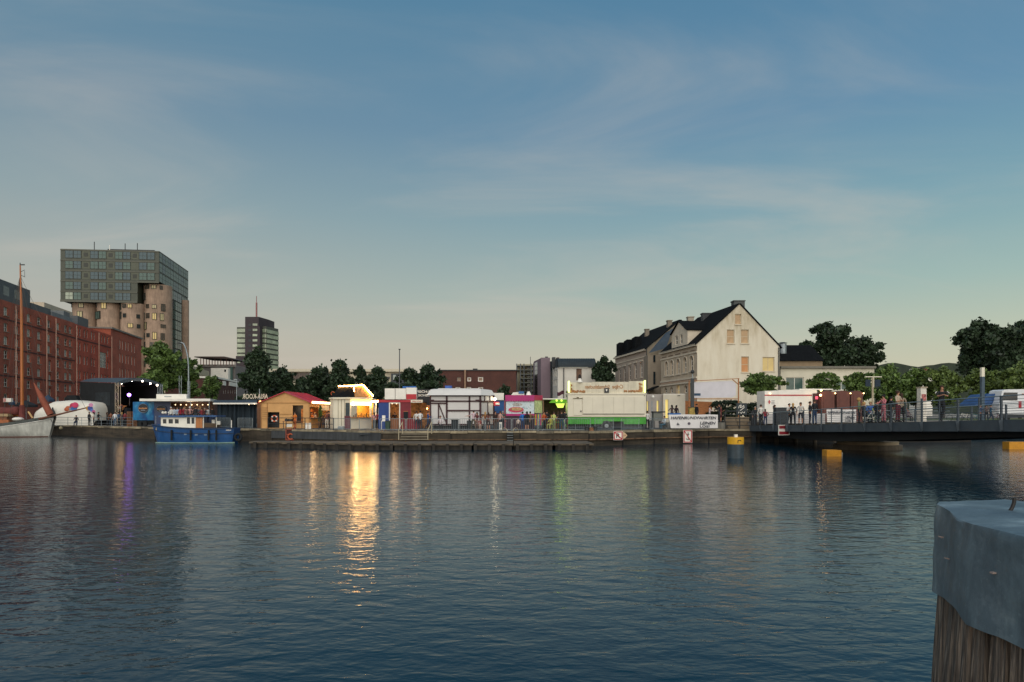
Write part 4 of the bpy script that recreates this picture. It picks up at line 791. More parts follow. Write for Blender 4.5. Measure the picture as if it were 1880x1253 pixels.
# ================================================================== street lamps, poles
def pole(name, x, y0, y1, Y, r, mat, label, cat, g=GZ):
    return single(name, MB().tube((0, 0, 0), (0, 0, sZ(y0, Y) - g), r, r * .7, 8), mat, label, cat, loc=(sX(x, Y), Y, g))
LPt = Thing('street_lamp', 'tall street lamp with a curved top beside the round tree', 'street lamp', (sX(347, 95), 95, GZ))
X0 = sX(347, 95); m_ = MB(); pts = [Vector((X0, 95, GZ)), Vector((sX(346, 95), 95, sZ(672, 95))), Vector((sX(344.5, 95), 95, sZ(655, 95))), Vector((sX(341, 95), 95, sZ(640, 95))), Vector((sX(337, 95), 95, sZ(631, 95))), Vector((sX(332, 95), 95, sZ(629.5, 95)))]
m_.path(pts, .10, 8); LPt.part('pole', m_, galv); LPt.part('lamp_head', MB().box(sX(326, 95), sX(333, 95), 94.8, 95.2, sZ(631.5, 95), sZ(629.5, 95)), dark)
for x, yt, lb_ in ((331, 690, 'tall thin lattice mast right of the stage, behind the beer trailer'), (346.5, 700, 'lattice mast standing in front of the curved street lamp')):
    Tm = Thing('lattice_mast', lb_, 'mast', (sX(x, 90), 90, GZ)); X = sX(x, 90); z1 = sZ(yt, 90); m_ = MB()
    for dx in (-.15, .15): m_.tube((X + dx, 90, GZ), (X + dx, 90, z1), .03, n=5)
    Tm.part('chord', m_, galv); m_ = MB(); k = 0; z = GZ
    while z < z1 - .5: m_.tube((X - .15, 90, z), (X + .15, 90, z + .45), .02, n=4); m_.tube((X + .15, 90, z + .45), (X - .15, 90, z + .9), .02, n=4); z += .9
    Tm.part('bracing', m_, galv)
Tm = Thing('flagpole', 'lone bare flagpole rising behind the fish stall', 'flagpole', (sX(733.5, 90), 90, GZ)); X = sX(733.5, 90); Tm.part('pole', MB().tube((X, 90, GZ), (X, 90, sZ(642, 90)), .09, .06), M('pole_grey', '#4c5054', .6, .1)); Tm.part('finial', MB().tube((X, 90, sZ(642.5, 90)), (X, 90, sZ(641, 90)), .14), dark)
Tm = Thing('street_lamp', 'thin grey lamp post left of the dark pointed tree', 'street lamp', (sX(434.5, 100), 100, GZ)); X = sX(434.5, 100); Tm.part('pole', MB().tube((X, 100, GZ), (X, 100, sZ(697, 100)), .09, .06), galv); Tm.part('lamp_head', MB().box(X - .4, X + .1, 99.9, 100.1, sZ(698, 100), sZ(696.5, 100)), galv)
# ================================================================== lamps (lit)
def lamp(x, y, Y, r, mat, name='lamp', label='', cat='lamp', power=0, col=(1, .7, .35)):
    o = single(name, MB().sphere((0, 0, 0), r, 10, 6), mat, label, cat, loc=tuple(Wp(x, y, Y)))
    return o
def plight(x, y, Y, power, col, size=.3):
    l = bpy.data.lights.new('lamp_light', 'POINT'); l.energy = power * (.8 if power > 400 else .4); l.color = col; l.shadow_soft_size = size * 1.6; o = bpy.data.objects.new('lamp_light', l); COL.objects.link(o); o.location = Wp(x, y, Y); return o
def bulbs(th, pts, step, r, mat, name='light_string', parent=None):
    m_ = MB(); w_ = MB()
    for a, b_ in zip(pts, pts[1:]):
        a = Vector(a); b_ = Vector(b_); n = max(1, int((b_ - a).length / step))
        for i in range(n): m_.sphere(a + (b_ - a) * (i + .5) / n, r, 6, 4)
    return th.part(name, m_, mat, parent=parent)
purple = M('purple_spot', '#d8b0ff', .3, 0, emit=7, ecol=(.42, .16, 1.0)); spot = M('stage_spot', '#fff0d8', .3, 0, emit=12, ecol=(1, .82, .65)); greenl = M('green_neon', '#e6ff9a', .3, 0, emit=1.5, ecol=(.75, 1, .12)); tubey = M('yellow_tube', '#f4ff9a', .4, 0, emit=2.2, ecol=(.86, 1, .30))
# ================================================================== stage
A_, B_, C_ = Vector((sX(147, 97), 97)), Vector((sX(213, 90), 90)), Vector((sX(298, 95), 95)); D_ = A_ + (C_ - B_)
ST = Thing('stage', 'open-air concert stage with a black arched roof and black side curtain', 'stage', (B_.x, B_.y, GZ))
ST.part('floor', MB().prism([(v.x, v.y) for v in (A_, B_, C_, D_)], GZ, GZ + 1.0), black)
zB, zC_, zA_ = sZ(703, 90), sZ(706.5, 95), sZ(699.5, 97)
def arch(P0, P1, z0, z1, hump, n=14): return [Vector(((P0.lerp(P1, i / n)).x, (P0.lerp(P1, i / n)).y, z0 + (z1 - z0) * i / n + hump * (1 - (2 * i / n - 1) ** 2))) for i in range(n + 1)]
fa_, ba_ = arch(B_, C_, zB, zC_, .78), arch(A_, D_, zA_ - .1, zC_, .85); roofm = M('grey_tarpaulin', '#3b454e', .5, .15, .8); m_ = MB()
for i in range(14): m_.face([fa_[i], fa_[i + 1], ba_[i + 1], ba_[i]]); m_.face([fa_[i], fa_[i + 1], fa_[i + 1] - Vector((0, 0, .42)), fa_[i] - Vector((0, 0, .42))])
ST.part('roof', m_, roofm, smooth=False)
ST.part('side_curtain', MB().face([(A_.x, A_.y, GZ), (B_.x, B_.y, GZ), (B_.x, B_.y, zB - .1), (A_.x, A_.y, zA_ - .15)]), M('black_curtain', '#12171b', .95, .3, 1.2, bump=.5))
ST.part('side_vent', MB().face([Vector((*A_.lerp(B_, .45), GZ + 2.6)) + Vector((-.02, -.03, 0)), Vector((*A_.lerp(B_, .85), GZ + 2.6)) + Vector((-.02, -.03, 0)), Vector((*A_.lerp(B_, .85), GZ + 4.4)) + Vector((-.02, -.03, 0)), Vector((*A_.lerp(B_, .45), GZ + 4.4)) + Vector((-.02, -.03, 0))]), M('dark_mesh_panel', '#1f272c', .9, .4, 2))
ST.part('back_curtain', MB().face([(A_.x, A_.y, GZ), (D_.x, D_.y, GZ), (D_.x, D_.y, zC_), (A_.x, A_.y, zC_)]), black); ST.part('far_curtain', MB().face([(D_.x, D_.y, GZ), (C_.x, C_.y, GZ), (C_.x, C_.y, zC_), (D_.x, D_.y, zC_)]), black)
def truss(th, P, z0, z1, mat, r=.22):
    m_ = MB()
    for dx, dy in ((-r, -r), (r, -r), (r, r), (-r, r)): m_.tube((P.x + dx, P.y + dy, z0), (P.x + dx, P.y + dy, z1), .035, n=5)
    z = z0; s_ = 1
    while z < z1 - .4: m_.tube((P.x - r * s_, P.y - r, z), (P.x + r * s_, P.y - r, z + .45), .022, n=4); z += .45; s_ = -s_
    return th.part('truss_post', m_, mat)
lit_alu = M('orange_lit_aluminium', '#b5a48c', .4, .1, 2, metal=.3)  # left truss post: orange stage light is put into its base colour
truss(ST, B_ + Vector((.3, -.1)), GZ, zB, lit_alu); truss(ST, C_ + Vector((-.2, -.2)), GZ, zC_, galv)
for t_, x in ((.2, 'a'), (.45, 'b'), (.72, 'c')): P = A_.lerp(D_, t_) + Vector((0, -.6)); ST.part('inner_post', MB().tube((P.x, P.y, GZ + 1), (P.x, P.y, zB + .3), .07), M('inner_steel', '#4a5358', .5, .1, metal=.4))
for x, y in ((223, 704), (242, 699.5), (261.5, 700.2), (276, 704.5), (288.5, 707.5)): o = ST.part('spotlight', MB().sphere(Wp(x, y, 92), .12, 8, 6), spot)
o = ST.part('moving_light', MB().sphere(Wp(237, 725.5, 93), .24, 12, 8), purple); o2 = ST.part('light_stand', MB().tube(Wp(238, 727, 93.2), Wp(238, 745, 93.2), .05), dark)
plight(237, 728, 91.5, 70, (.55, .3, 1)); plight(219, 738, 93, 110, (1, .6, .3))
ST.part('speaker', MB().box(sX(228, 92), sX(233, 92), 92, 93, GZ + 1.0, GZ + 2.3), dark); ST.part('amplifier', MB().box(sX(250, 92.5), sX(257, 92.5), 92.6, 93.4, GZ + 1.0, GZ + 1.9), dark)
dr = ST.part('drum_kit', MB().tube(Wp(222, 749, 94.2), Wp(222, 749, 94.8), .4, n=14).tube(Wp(229, 745, 94.2), Wp(229, 747, 94.2), .28, n=12).tube(Wp(215.5, 744, 94.2), Wp(215.5, 744.3, 94.2), .35, n=12), M('drum_shell', '#a2763c', .4, .15))
# pallet stacks before the stage
PL = Thing('pallet_stack', 'stack of brown wooden pallets by the blue beer trailer', 'pallets', (sX(243, 82), 82, GZ)); pal = M('pallet_wood', '#8a6146', .9, .25, 4)
for i in range(9):
    for x in (232.5, 242.5): PL.part('pallet', MB().box(sX(x, 82), sX(x + 8.5, 82), 82, 82.9, GZ + i * .2, GZ + i * .2 + .05).box(sX(x, 82), sX(x + 8.5, 82), 82.02, 82.88, GZ + i * .2 + .12, GZ + i * .2 + .16).box(sX(x + .5, 82), sX(x + 1.5, 82), 82.05, 82.8, GZ + i * .2 + .05, GZ + i * .2 + .12).box(sX(x + 6.5, 82), sX(x + 7.5, 82), 82.05, 82.8, GZ + i * .2 + .05, GZ + i * .2 + .12), pal)
# ================================================================== inflatable white bouncy shape
IN = Thing('inflatable_tent', 'big rounded white inflatable with colourful painted patches beside the stage', 'inflatable', (sX(122, 89), 90, GZ))
prf = [(67, 765), (68, 752), (76, 746), (86, 741), (96, 736.5), (108, 736), (120, 734.8), (134, 735), (148, 736.5), (160, 738), (170, 742), (175, 749), (177.5, 758), (178, 772)]
m_ = MB(); rows = []; NJ = 14
for x, y in prf:
    hh = max(.2, sZ(y, 89) - GZ); row = []
    for j in range(NJ + 1): t_ = math.pi * j / NJ; row.append((sX(x, 89), 91 - 2.6 * math.copysign(abs(math.cos(t_)) ** .5, math.cos(t_)), GZ + hh * math.sin(t_) ** .42))
    rows.append(row)
m_.add([p for r_ in rows for p in r_], [(i * (NJ + 1) + j, (i + 1) * (NJ + 1) + j, (i + 1) * (NJ + 1) + j + 1, i * (NJ + 1) + j + 1) for i in range(len(rows) - 1) for j in range(NJ)])
IN.part('skin', m_, M('white_vinyl', '#e0dcd0', .6, .06, .6), smooth=True)
patch = lambda x, y, r, mat, sz=1: IN.part('painted_patch', MB().tube(Wp(x, y, 88.33), Wp(x, y, 88.36), r, n=14), mat)
for x, y, r, hx in ((134, 745.5, .38, '#c23a5e'), (138, 744, .36, '#cf3f6a'), (136, 750, .34, '#3f6aa8'), (130, 751, .2, '#7fa2c0'), (125, 750, .3, '#c9704a'), (122, 752, .25, '#b5532e'), (162, 750, .28, '#c8962f'), (165.5, 750, .3, '#3b4f9a'), (167, 744, .25, '#d08ab0'), (169, 754, .2, '#5a7ac0'), (172, 756, .2, '#c05a86')): patch(x, y, r, M('patch_' + hx[1:], hx, .6, .1))
IN.part('entrance', MB().prof([(sX(94, 88.2), sZ(762, 88.2)), (sX(102, 88.2), sZ(762, 88.2)), (sX(96.5, 88.2), sZ(748, 88.2))], 88.1, 88.3), dark)
# warm lamp, awnings behind
lamp(121.5, 728.5, 96, .42, M('orange_lamp', '#ffb060', .3, 0, emit=9, ecol=(1, .48, .12)), 'lamp', 'round glowing orange lamp on the warehouse front above the white inflatable')
AW = Thing('awning', 'dark awning at the foot of the warehouse beside the glowing lamp', 'awning', (sX(130, 97), 97, GZ)); AW.part('canopy', MB().prof([(sX(118, 97), sZ(735, 97)), (sX(142, 97), sZ(735, 97)), (sX(138, 97), sZ(726, 97)), (sX(123, 97), sZ(726, 97))], 97, 99), black); AW.part('post', MB().tube((sX(119, 97.2), 97.2, GZ), (sX(119, 97.2), 97.2, sZ(733, 97.2)), .05).tube((sX(141, 97.2), 97.2, GZ), (sX(141, 97.2), 97.2, sZ(733, 97.2)), .05), dark)
for k, (x0_, x1_, y0_, hx, lb_) in enumerate(((77, 99, 725, '#2c3f55', 'dark blue market umbrella behind the white inflatable, left part'), (17, 27, 731, '#31455c', 'dark blue umbrella behind the sailing boat mast'), (30, 66, 735, '#23282c', 'black market tent behind the sailing boat'))):
    UM = Thing('market_umbrella', lb_, 'umbrella', (sX((x0_ + x1_) / 2, 95), 95, GZ)); xc = (x0_ + x1_) / 2; m_ = MB(); top = Wp(xc, y0_, 95); rr = S((x1_ - x0_) / 2, 95); zr = sZ(y0_ + 9, 95)
    ring = [Vector((top.x + rr * math.cos(a * math.pi / 4), 95 + rr * math.sin(a * math.pi / 4), zr)) for a in range(8)]
    for a in range(8): m_.face([ring[a], ring[(a + 1) % 8], top]); m_.face([ring[a], ring[(a + 1) % 8], ring[(a + 1) % 8] - Vector((0, 0, .3)), ring[a] - Vector((0, 0, .3))])
    UM.part('canopy', m_, M('umbrella_' + hx[1:], hx, .85, .15)); UM.part('pole', MB().tube((top.x, 95, GZ), (top.x, 95, top.z - .05), .04), galv)
KP = Thing('white_kiosk_sign', 'small pale box sign with coloured panels left of the boat mast', 'sign', (sX(13.5, 92), 92, GZ)); KP.part('panel', MB().box(sX(6, 92), sX(21, 92), 92, 92.3, sZ(738.5, 92), sZ(731.5, 92)), white); KP.part('panel_print', MB().box(sX(6.5, 92), sX(11, 92), 91.97, 91.99, sZ(738, 92), sZ(732, 92)), M('pinkish_print', '#c88a86')); KP.part('post', MB().tube((sX(8, 92), 92.1, GZ), (sX(8, 92), 92.1, sZ(738.5, 92)), .05).tube((sX(19, 92), 92.1, GZ), (sX(19, 92), 92.1, sZ(738.5, 92)), .05), dark)
lamp(19, 746, 88, .28, M('orange_lamp', '#ffb060'), 'lantern', 'small glowing orange lantern just left of the boat mast', 'lantern')
# ================================================================== sailing barge
SB = Thing('sailing_boat', 'white-hulled sailing boat with a varnished mast, cut by the left edge', 'sailing boat', (sX(40, 82), 82, 0)); hullw = M('white_hull', '#cccbc2', .5, .12, 1.2, streak=.25); green = M('dark_green_band', '#16241f', .4, .2)
bowX = sX(101, 83); L_ = 15.0; m_ = MB(); m2 = MB(); st = []
for i in range(13):
    s_ = i / 12; x = bowX - L_ * s_; hw = 2.1 * (min(1, s_ * 2.4 + .02)) ** .55 * (1 - .35 * max(0, s_ - .7)); zd = 2.25 - 1.55 * min(1, s_ * 1.7) ** .8
    st.append((x, hw, zd))
K = 7
def hullpt(i, j, side):
    x, hw, zd = st[i]; f_ = j / K; bul = (math.sin(f_ * math.pi * .5)) ** .45; return (x - (0 if i else 0) + (1 - f_) * (-.75 if i == 0 else -.3 if i == 1 else 0), 83 - side * hw * bul, -.5 + (zd + .5) * f_)
for side in (1, -1):
    vs = [hullpt(i, j, side) for i in range(13) for j in range(K + 1)]; m_.add(vs, [(i * (K + 1) + j, (i + 1) * (K + 1) + j, (i + 1) * (K + 1) + j + 1, i * (K + 1) + j + 1) for i in range(12) for j in range(K)])
SB.part('hull', m_, hullw, smooth=True)
m_ = MB(); m3 = MB()
for i in range(12):
    for side in (1, -1):
        a, b_ = st[i], st[i + 1]; m_.face([(a[0], 83 - side * (a[1] + .03), a[2]), (b_[0], 83 - side * (b_[1] + .03), b_[2]), (b_[0], 83 - side * (b_[1] - .08), b_[2] + .42), (a[0], 83 - side * (a[1] - .05), a[2] + .42)])
        m3.tube((a[0], 83 - side * (a[1] + .05), a[2]), (b_[0], 83 - side * (b_[1] + .05), b_[2]), .04, n=5)
SB.part('bulwark', m_, green); SB.part('rubbing_strake', m3, white)
m_ = MB(); m_.add([(x, 83 - hw, zd) for x, hw, zd in st] + [(x, 83 + hw, zd) for x, hw, zd in st], [(i, i + 1, 14 + i, 13 + i) for i in range(12)]); SB.part('deck', m_, M('brown_deck', '#6b4a38', .8, .2, 3)); m_ = MB()
for i in range(12):
    a, b_ = st[i], st[i + 1]; m_.face([(a[0] + (-.6 if i == 0 else 0), 83 - a[1] - .06, -.02), (b_[0], 83 - b_[1] - .06, -.02), (b_[0], 83 - b_[1] - .07, .09), (a[0] + (-.6 if i == 0 else 0), 83 - a[1] - .07, .09)])
SB.part('waterline_stripe', m_, M('rust_stripe', '#5d3426', .8, .1))
mx = sX(39.5, 83); mt = sX(37, 83); orange = M('varnished_spar', '#a8602a', .35, .2, 1, stretch=(3, 3, .3)); maroon = M('furled_sail', '#6a3530', .9, .2, 2, bump=.3)
SB.part('mast', MB().tube((mx + .1, 83, 1.2), (mx, 83, sZ(575, 83)), .20, .15, 10).tube((mx, 83, sZ(575, 83)), (mt, 83, sZ(487, 83)), .15, .07, 8), orange)
SB.part('mast_vane', MB().tube((mt, 83, sZ(487, 83)), (mt, 83, sZ(483, 83)), .05).box(mt - .05, mt + .55, 82.97, 83.03, sZ(487.5, 83), sZ(485.5, 83)), dark); SB.part('mast_bracket', MB().tube((mt, 83, sZ(500, 83)), (mt + .55, 83, sZ(496, 83)), .03).tube((mt, 83, sZ(505, 83)), (mt + .6, 83, sZ(509, 83)), .03).tube((mt + .55, 83, sZ(498, 83)), (mt + .55, 83, sZ(508, 83)), .02), dark)
m_ = MB(); m_.tube((mx - .3, 83, sZ(762, 83)), (mx - 9, 83, sZ(766, 83)), .16, n=8); SB.part('boom', m_, orange)
m_ = MB(); prev = None

for i in range(20): m_.tube((mx - .3 - i * .45, 83, sZ(755, 83) - .015 * i), (mx - .75 - i * .45, 83, sZ(755, 83) - .015 * (i + 1)), .52 + .05 * math.sin(i * 1.7), .52 + .05 * math.sin((i + 1) * 1.7), 12, cap=i in (0, 19))
SB.part('furled_mainsail', m_, maroon, smooth=True)
SB.part('mast_coat', MB().tube((mx + .1, 83, 1.8), (mx + .05, 83, sZ(744, 83)), .42, .28, 10), maroon)
js = Wp(62, 703, 82.5); je = Wp(93, 762, 82.5); m_ = MB(); n_ = 16
for i in range(n_): a = js.lerp(je, i / n_); b_ = js.lerp(je, (i + 1) / n_); m_.tube(a, b_, .04 + .34 * math.sin(math.pi * min(.5, i / n_ * .72)), .04 + .34 * math.sin(math.pi * min(.5, (i + 1) / n_ * .72)), 9, cap=False)
SB.part('furled_jib', m_, M('tan_sail', '#8a4a36', .85, .15, 2, bump=.2), smooth=True)
SB.part('bowsprit', MB().tube(Wp(60, 772.5, 82.5), Wp(157, 749.5, 80), .14, .07, 8), M('brown_spar', '#6e4532', .5, .15))
rig = M('rigging', '#4a3f38', .9, .1); top = Vector((mt, 83, sZ(507, 83)))
for e in (Wp(157, 750, 80), Wp(95, 768, 82.5), Wp(-30, 760, 84), Wp(18, 772, 81.2), Wp(5, 772, 81.2), Wp(52, 768, 84.4), Wp(-8, 772, 84), Wp(62, 703, 82.5)): SB.part('rigging_line', MB().tube(top, e, .022, n=4), rig)
SB.part('forestay', MB().tube(Wp(42, 600, 83), Wp(62, 703, 82.5), .03, n=4), rig)
SB.part('cabin', MB().box(sX(2, 82.5), sX(16, 82.5), 82.2, 84, .8, sZ(765, 82.5)), M('varnished_cabin', '#7a4a2c', .5, .2)); SB.part('cabin_roof', MB().box(sX(1, 82.5), sX(20, 82.5), 82.0, 84.1, sZ(765, 82.5) + .005, sZ(760, 82.5)), M('canvas_cover', '#a08a68', .9, .15))
SB.part('tender', MB().sphere(Wp(33, 770, 81.8), .62, 12, 8, .4), white, smooth=True); SB.part('hatch', MB().box(sX(-8, 82), sX(20, 82), 81.6, 81.9, sZ(777, 82), sZ(771, 82)), M('orange_trim', '#a0603a'))
SB.part('yellow_rod', MB().tube(Wp(52, 756, 81.5), Wp(60, 768, 81.5), .1), M('tan_oar', '#c09a68')); SB.part('anchor_chain', MB().tube(Wp(93, 770, 81.8), Wp(99, 781, 81.8), .04).tube(Wp(99, 781, 81.8), Wp(106, 783, 82), .04), dark); SB.part('fender', MB().sphere(Wp(112, 786, 83), .22), M('tan_fender', '#8f8468'))
# ================================================================== blue workboat
BW = Thing('blue_workboat', 'blue steel harbour boat with a white cabin and wooden doors moored at the quay', 'boat', (sX(362, 66), 66, 0)); st = []; xs0, xs1 = sX(284, 66), sX(436, 66); K = 6; NS = 16
for i in range(NS + 1):
    s_ = i / NS; x = xs0 + (xs1 - xs0) * s_; hw = 1.45 * (max(.03, math.sin(math.pi * min(.5, s_ * 1.6 + .05))) ** .6) * (1 - .45 * max(0, s_ - .82) / .18); zd = sZ(787, 66) + .42 * (1 - s_) ** 3 + .06 * s_ ** 2; st.append((x, hw, zd))
m_ = MB()
for side in (1, -1):
    vs = []
    for i, (x, hw, zd) in enumerate(st):
        for j in range(K + 1): f_ = j / K; xo = (1 - f_) * (.55 if i == 0 else .25 if i == 1 else -.3 if i == NS else 0); vs.append((x + xo, 66 - side * hw * (.72 + .28 * f_ ** .6), -.4 + (zd + .4) * f_))
    m_.add(vs, [(i * (K + 1) + j, (i + 1) * (K + 1) + j, (i + 1) * (K + 1) + j + 1, i * (K + 1) + j + 1) for i in range(NS) for j in range(K)])
m_.face([(st[NS][0] - (1 - j / K) * .3, 66 - s2 * st[NS][1] * (.72 + .28 * (j / K) ** .6), -.4 + (st[NS][2] + .4) * j / K) for s2, js_ in ((1, range(K + 1)), (-1, range(K, -1, -1))) for j in js_])
BW.part('hull', m_, blue)
m_ = MB(); m_.add([(x, 66 - hw, zd - .12) for x, hw, zd in st] + [(x, 66 + hw, zd - .12) for x, hw, zd in st], [(i, i + 1, NS + 2 + i, NS + 1 + i) for i in range(NS)]); BW.part('deck', m_, M('grey_deck', '#5d625f', .8, .2))
for nm, dz, r, mt_ in (('rubbing_band', -.02, .06, M('dark_blue_band', '#15304f', .5, .1)), ('rubbing_band', -.5, .045, M('dark_blue_band', '#15304f'))):
    m_ = MB()
    for a, b_ in zip(st, st[1:]): m_.tube((a[0], 66 - a[1] * (1 if dz > -.1 else .955) - .03, a[2] + dz), (b_[0], 66 - b_[1] * (1 if dz > -.1 else .955) - .03, b_[2] + dz), r, n=5)
    BW.part(nm, m_, mt_)
m_ = MB()
for a, b_ in zip(st[1:], st[2:]): m_.tube((a[0], 66 - a[1] * .82 - .02, .03), (b_[0], 66 - b_[1] * .82 - .02, .03), .06, n=4)
BW.part('waterline_stripe', m_, M('pale_green_stripe', '#7f9a8c', .7, .1))
def bz(y): return sZ(y, 65.2)
def bxp(x): return sX(x, 65.2)
cabw = M('cabin_white', '#e6e2d6', .45, .05)
fcB = Face(bxp(295.5), 65.2, bxp(372), 65.2); m_ = MB(); wopsB = [fcB.rect(299, 770, 305.5, 778), fcB.rect(309.5, 770, 317.5, 778), fcB.rect(321, 770, 328, 778)]
facade(m_, fcB, bz(787.5), bz(766.5), wopsB, .06, u1=fcB.u(341)); BW.part('cabin_wall', m_, cabw)
for o in wopsB: window(BW, fcB, o, dark, glassd, 1, 1, .05, .05)
m_ = MB(); w2 = [fcB.rect(343.2, 766.8, 349, 778.5), fcB.rect(351.5, 766.8, 357, 778.5)]; facade(m_, fcB, bz(787.5), bz(765.8), w2, .06, u0=fcB.u(341) + .001, u1=fcB.u(359)); BW.part('wheelhouse_wall', m_, cabw)
for o in w2: window(BW, fcB, o, dark, glassd, 1, 1, .05, .05)
BW.part('cabin_body', MB().add([(bxp(294), 65.27, bz(766.5)), (bxp(297), 65.27, bz(787)), (bxp(297), 66.9, bz(787)), (bxp(294), 66.9, bz(766.5)), (bxp(359), 65.27, bz(766)), (bxp(359), 65.27, bz(787)), (bxp(359), 66.9, bz(787)), (bxp(359), 66.9, bz(766))], [(0, 1, 2, 3), (4, 7, 6, 5), (3, 2, 6, 7), (0, 3, 7, 4)]), cabw)
for k in range(2): BW.part('door', MB().box(bxp(359.2 + k * 6.2), bxp(365 + k * 6.2), 65.23, 65.3, bz(787), bz(767)), M('varnished_door', '#b0703c', .45, .2, 2, stretch=(6, 1, 1)))
BW.part('rear_post', MB().tube((bxp(373), 65.25, bz(787)), (bxp(373), 65.25, bz(765)), .05).tube((bxp(397), 65.25, bz(785)), (bxp(397), 65.25, bz(765)), .025), cabw)
BW.part('cabin_roof', MB().box(bxp(293), bxp(341), 65.0, 67.1, bz(766.4), bz(763.5)).box(bxp(341.1), bxp(399), 65.0, 67.1, bz(765.6), bz(763.0)), M('blue_roof', '#1f4e80', .45, .1))
BW.part('stern_post', MB().tube((sX(425, 65.6), 65.6, st[12][2]), (sX(425, 65.6), 65.6, sZ(772, 65.6)), .045), white); BW.part('bow_post', MB().tube((sX(286, 65.8), 65.8, st[0][2]), (sX(286, 65.8), 65.8, sZ(764, 65.8)), .02), galv)
for x, r in ((315, .05), (350, .05), (383, .05), (397, .05)): BW.part('fender', MB().tube((sX(x, 64.5), 64.5, sZ(790, 64.5)), (sX(x, 64.5), 64.5, sZ(809, 64.5)), .09, n=8), black)
BW.part('tyre', MB().torus((sX(437.5, 65.3), 65.3, .55), .30, .12, 'Y', 18, 8), black); BW.part('tyre', MB().torus((sX(291, 65.1), 65.1, 1.35), .2, .08, 'Y', 16, 6), M('pale_rope', '#a79f8a')); 
for x, y in ((392, 774), (401.5, 776.5)): BW.part('bucket', MB().tube(Wp(x, y + 3.5, 66), Wp(x, y - 3, 66), .16, .18, 10), white)
text_part(BW, 'boat_name', 'BARKASSE'[:6], 415, 789, 424, 791.3, 64.88, white)
for x, y in ((340, 797), (360, 798), (377, 798)): BW.part('hull_plate', MB().box(sX(x - 2.5, 64.6), sX(x + 2.5, 64.6), 64.62, 64.68, sZ(y + 2, 64.6), sZ(y - 2, 64.6)), M('grey_blue_plate', '#6f8297', .5, .1))
# ================================================================== stalls: beer trailer
BT = Thing('beer_trailer', 'blue beer trailer with oval emblems, white awning and open serving hatch', 'food trailer', (sX(290, 79), 79, GZ)); nb = M('navy_panel', '#17305c', .4, .12); 
pbm = bpy.data.materials.new('printed_blue_panel'); pbm.use_nodes = True; t = pbm.node_tree; b = t.nodes['Principled BSDF']; b.inputs['Roughness'].default_value = .35; co = t.nodes.new('ShaderNodeTexCoord'); n_ = t.nodes.new('ShaderNodeTexNoise'); n_.inputs['Scale'].default_value = .8; n_.inputs['Detail'].default_value = 4; t.links.new(co.outputs['Object'], n_.inputs[0]); c0 = ramp(t.nodes, t.links, n_.outputs[0], [(.35, C('#0d3f78')), (.55, C('#1c77a8')), (.72, C('#7fb6c4'))], 'LINEAR'); t.links.new(c0, b.inputs['Base Color'])
zt_ = sZ(738, 79); BT.part('side_panel', MB().prism([(sX(244, 80), 80), (sX(283, 78.5), 78.5), (sX(283, 78.5), 82), (sX(244, 80), 82)], sZ(772, 79), zt_), pbm); BT.part('front_panel', MB().box(sX(283.2, 78.5), sX(312, 78.5), 78.5, 78.7, sZ(780, 78.5), zt_ - .01), nb)
def emblem(cx_, cy_, rx, ry, Y): 
    m_ = MB(); m_.tube((0, 0, 0), (0, -.03, 0), 1, n=28); vs = [(v[0] * S(rx, Y) + sX(cx_, Y), v[1] + Y, v[2] * S(ry, Y) + sZ(cy_, Y)) for v in m_.v]; mm = MB().add(vs, m_.f); e = BT.part('emblem', mm, M('emblem_black', '#10141c', .5, .1))
    BT.part('emblem_ring', MB().torus((sX(cx_, Y), Y - .04, sZ(cy_, Y)), S(rx, Y), .03, 'Y', 28, 4, ry / rx), M('emblem_rim', '#7a8494', .4, .1), parent=e)
    m2 = MB(); 
    for k in range(8): w_ = rx * 1.7 / 8; m2.box(sX(cx_ - rx * .85 + k * w_, Y), sX(cx_ - rx * .85 + (k + .78) * w_, Y), Y - .045, Y - .031, sZ(cy_ + 1.2, Y), sZ(cy_ - 1.2 + (k % 3) * .25, Y))
    BT.part('emblem_band', m2, M('emblem_gold', '#c98a55', .5, .1), parent=e); BT.part('emblem_strip', MB().box(sX(cx_ - rx * .45, Y), sX(cx_ + rx * .45, Y), Y - .045, Y - .031, sZ(cy_ + 4.2, Y), sZ(cy_ + 2.9, Y)), M('emblem_grey', '#8d97a5'), parent=e)
emblem(263, 750, 9.0, 8.2, 78.9); emblem(296, 751.3, 8.8, 6, 78.4)
BT.part('wheel', MB().tube((sX(258, 79.1), 79.0, GZ + .33), (sX(258, 79.1), 79.25, GZ + .33), .33, n=16).tube((sX(265.5, 79.1), 79.0, GZ + .33), (sX(265.5, 79.1), 79.25, GZ + .33), .33, n=16), black)
BT.part('counter', MB().box(sX(312.3, 78.5), sX(392, 78.5), 78.5, 79.1, GZ, sZ(764, 78.5)), nb); BT.part('inner_wall', MB().box(sX(312.3, 80.8), sX(392, 80.8), 80.8, 81, GZ, zt_ - .05), M('bar_interior', '#4a3326', .8, .3, 3))
BT.part('awning', MB().prism([(sX(256, 76.5), 76.5), (sX(386, 76.5), 76.5), (sX(384, 80), 82), (sX(262, 80), 82)], zt_ + .03, zt_ + .30), white); BT.part('roof_sign', MB().box(sX(287, 77.5), sX(342, 77.5), 77.5, 77.8, zt_ + .31, sZ(724, 77.5)), white); BT.part('sign_line', MB().box(sX(301, 77.4), sX(314, 77.4), 77.46, 77.49, sZ(729.2, 77.4), sZ(727.8, 77.4)), galv)
BT.part('support_post', MB().tube((sX(384, 77), 77, GZ), (sX(384, 77), 77, zt_), .05).tube((sX(350, 77), 77, GZ), (sX(350, 77), 77, zt_), .05), galv)
m_ = MB(); 
for k in range(7): m_.sphere(Wp(322 + k * 10, 743.5, 80.3), .07, 6, 4)
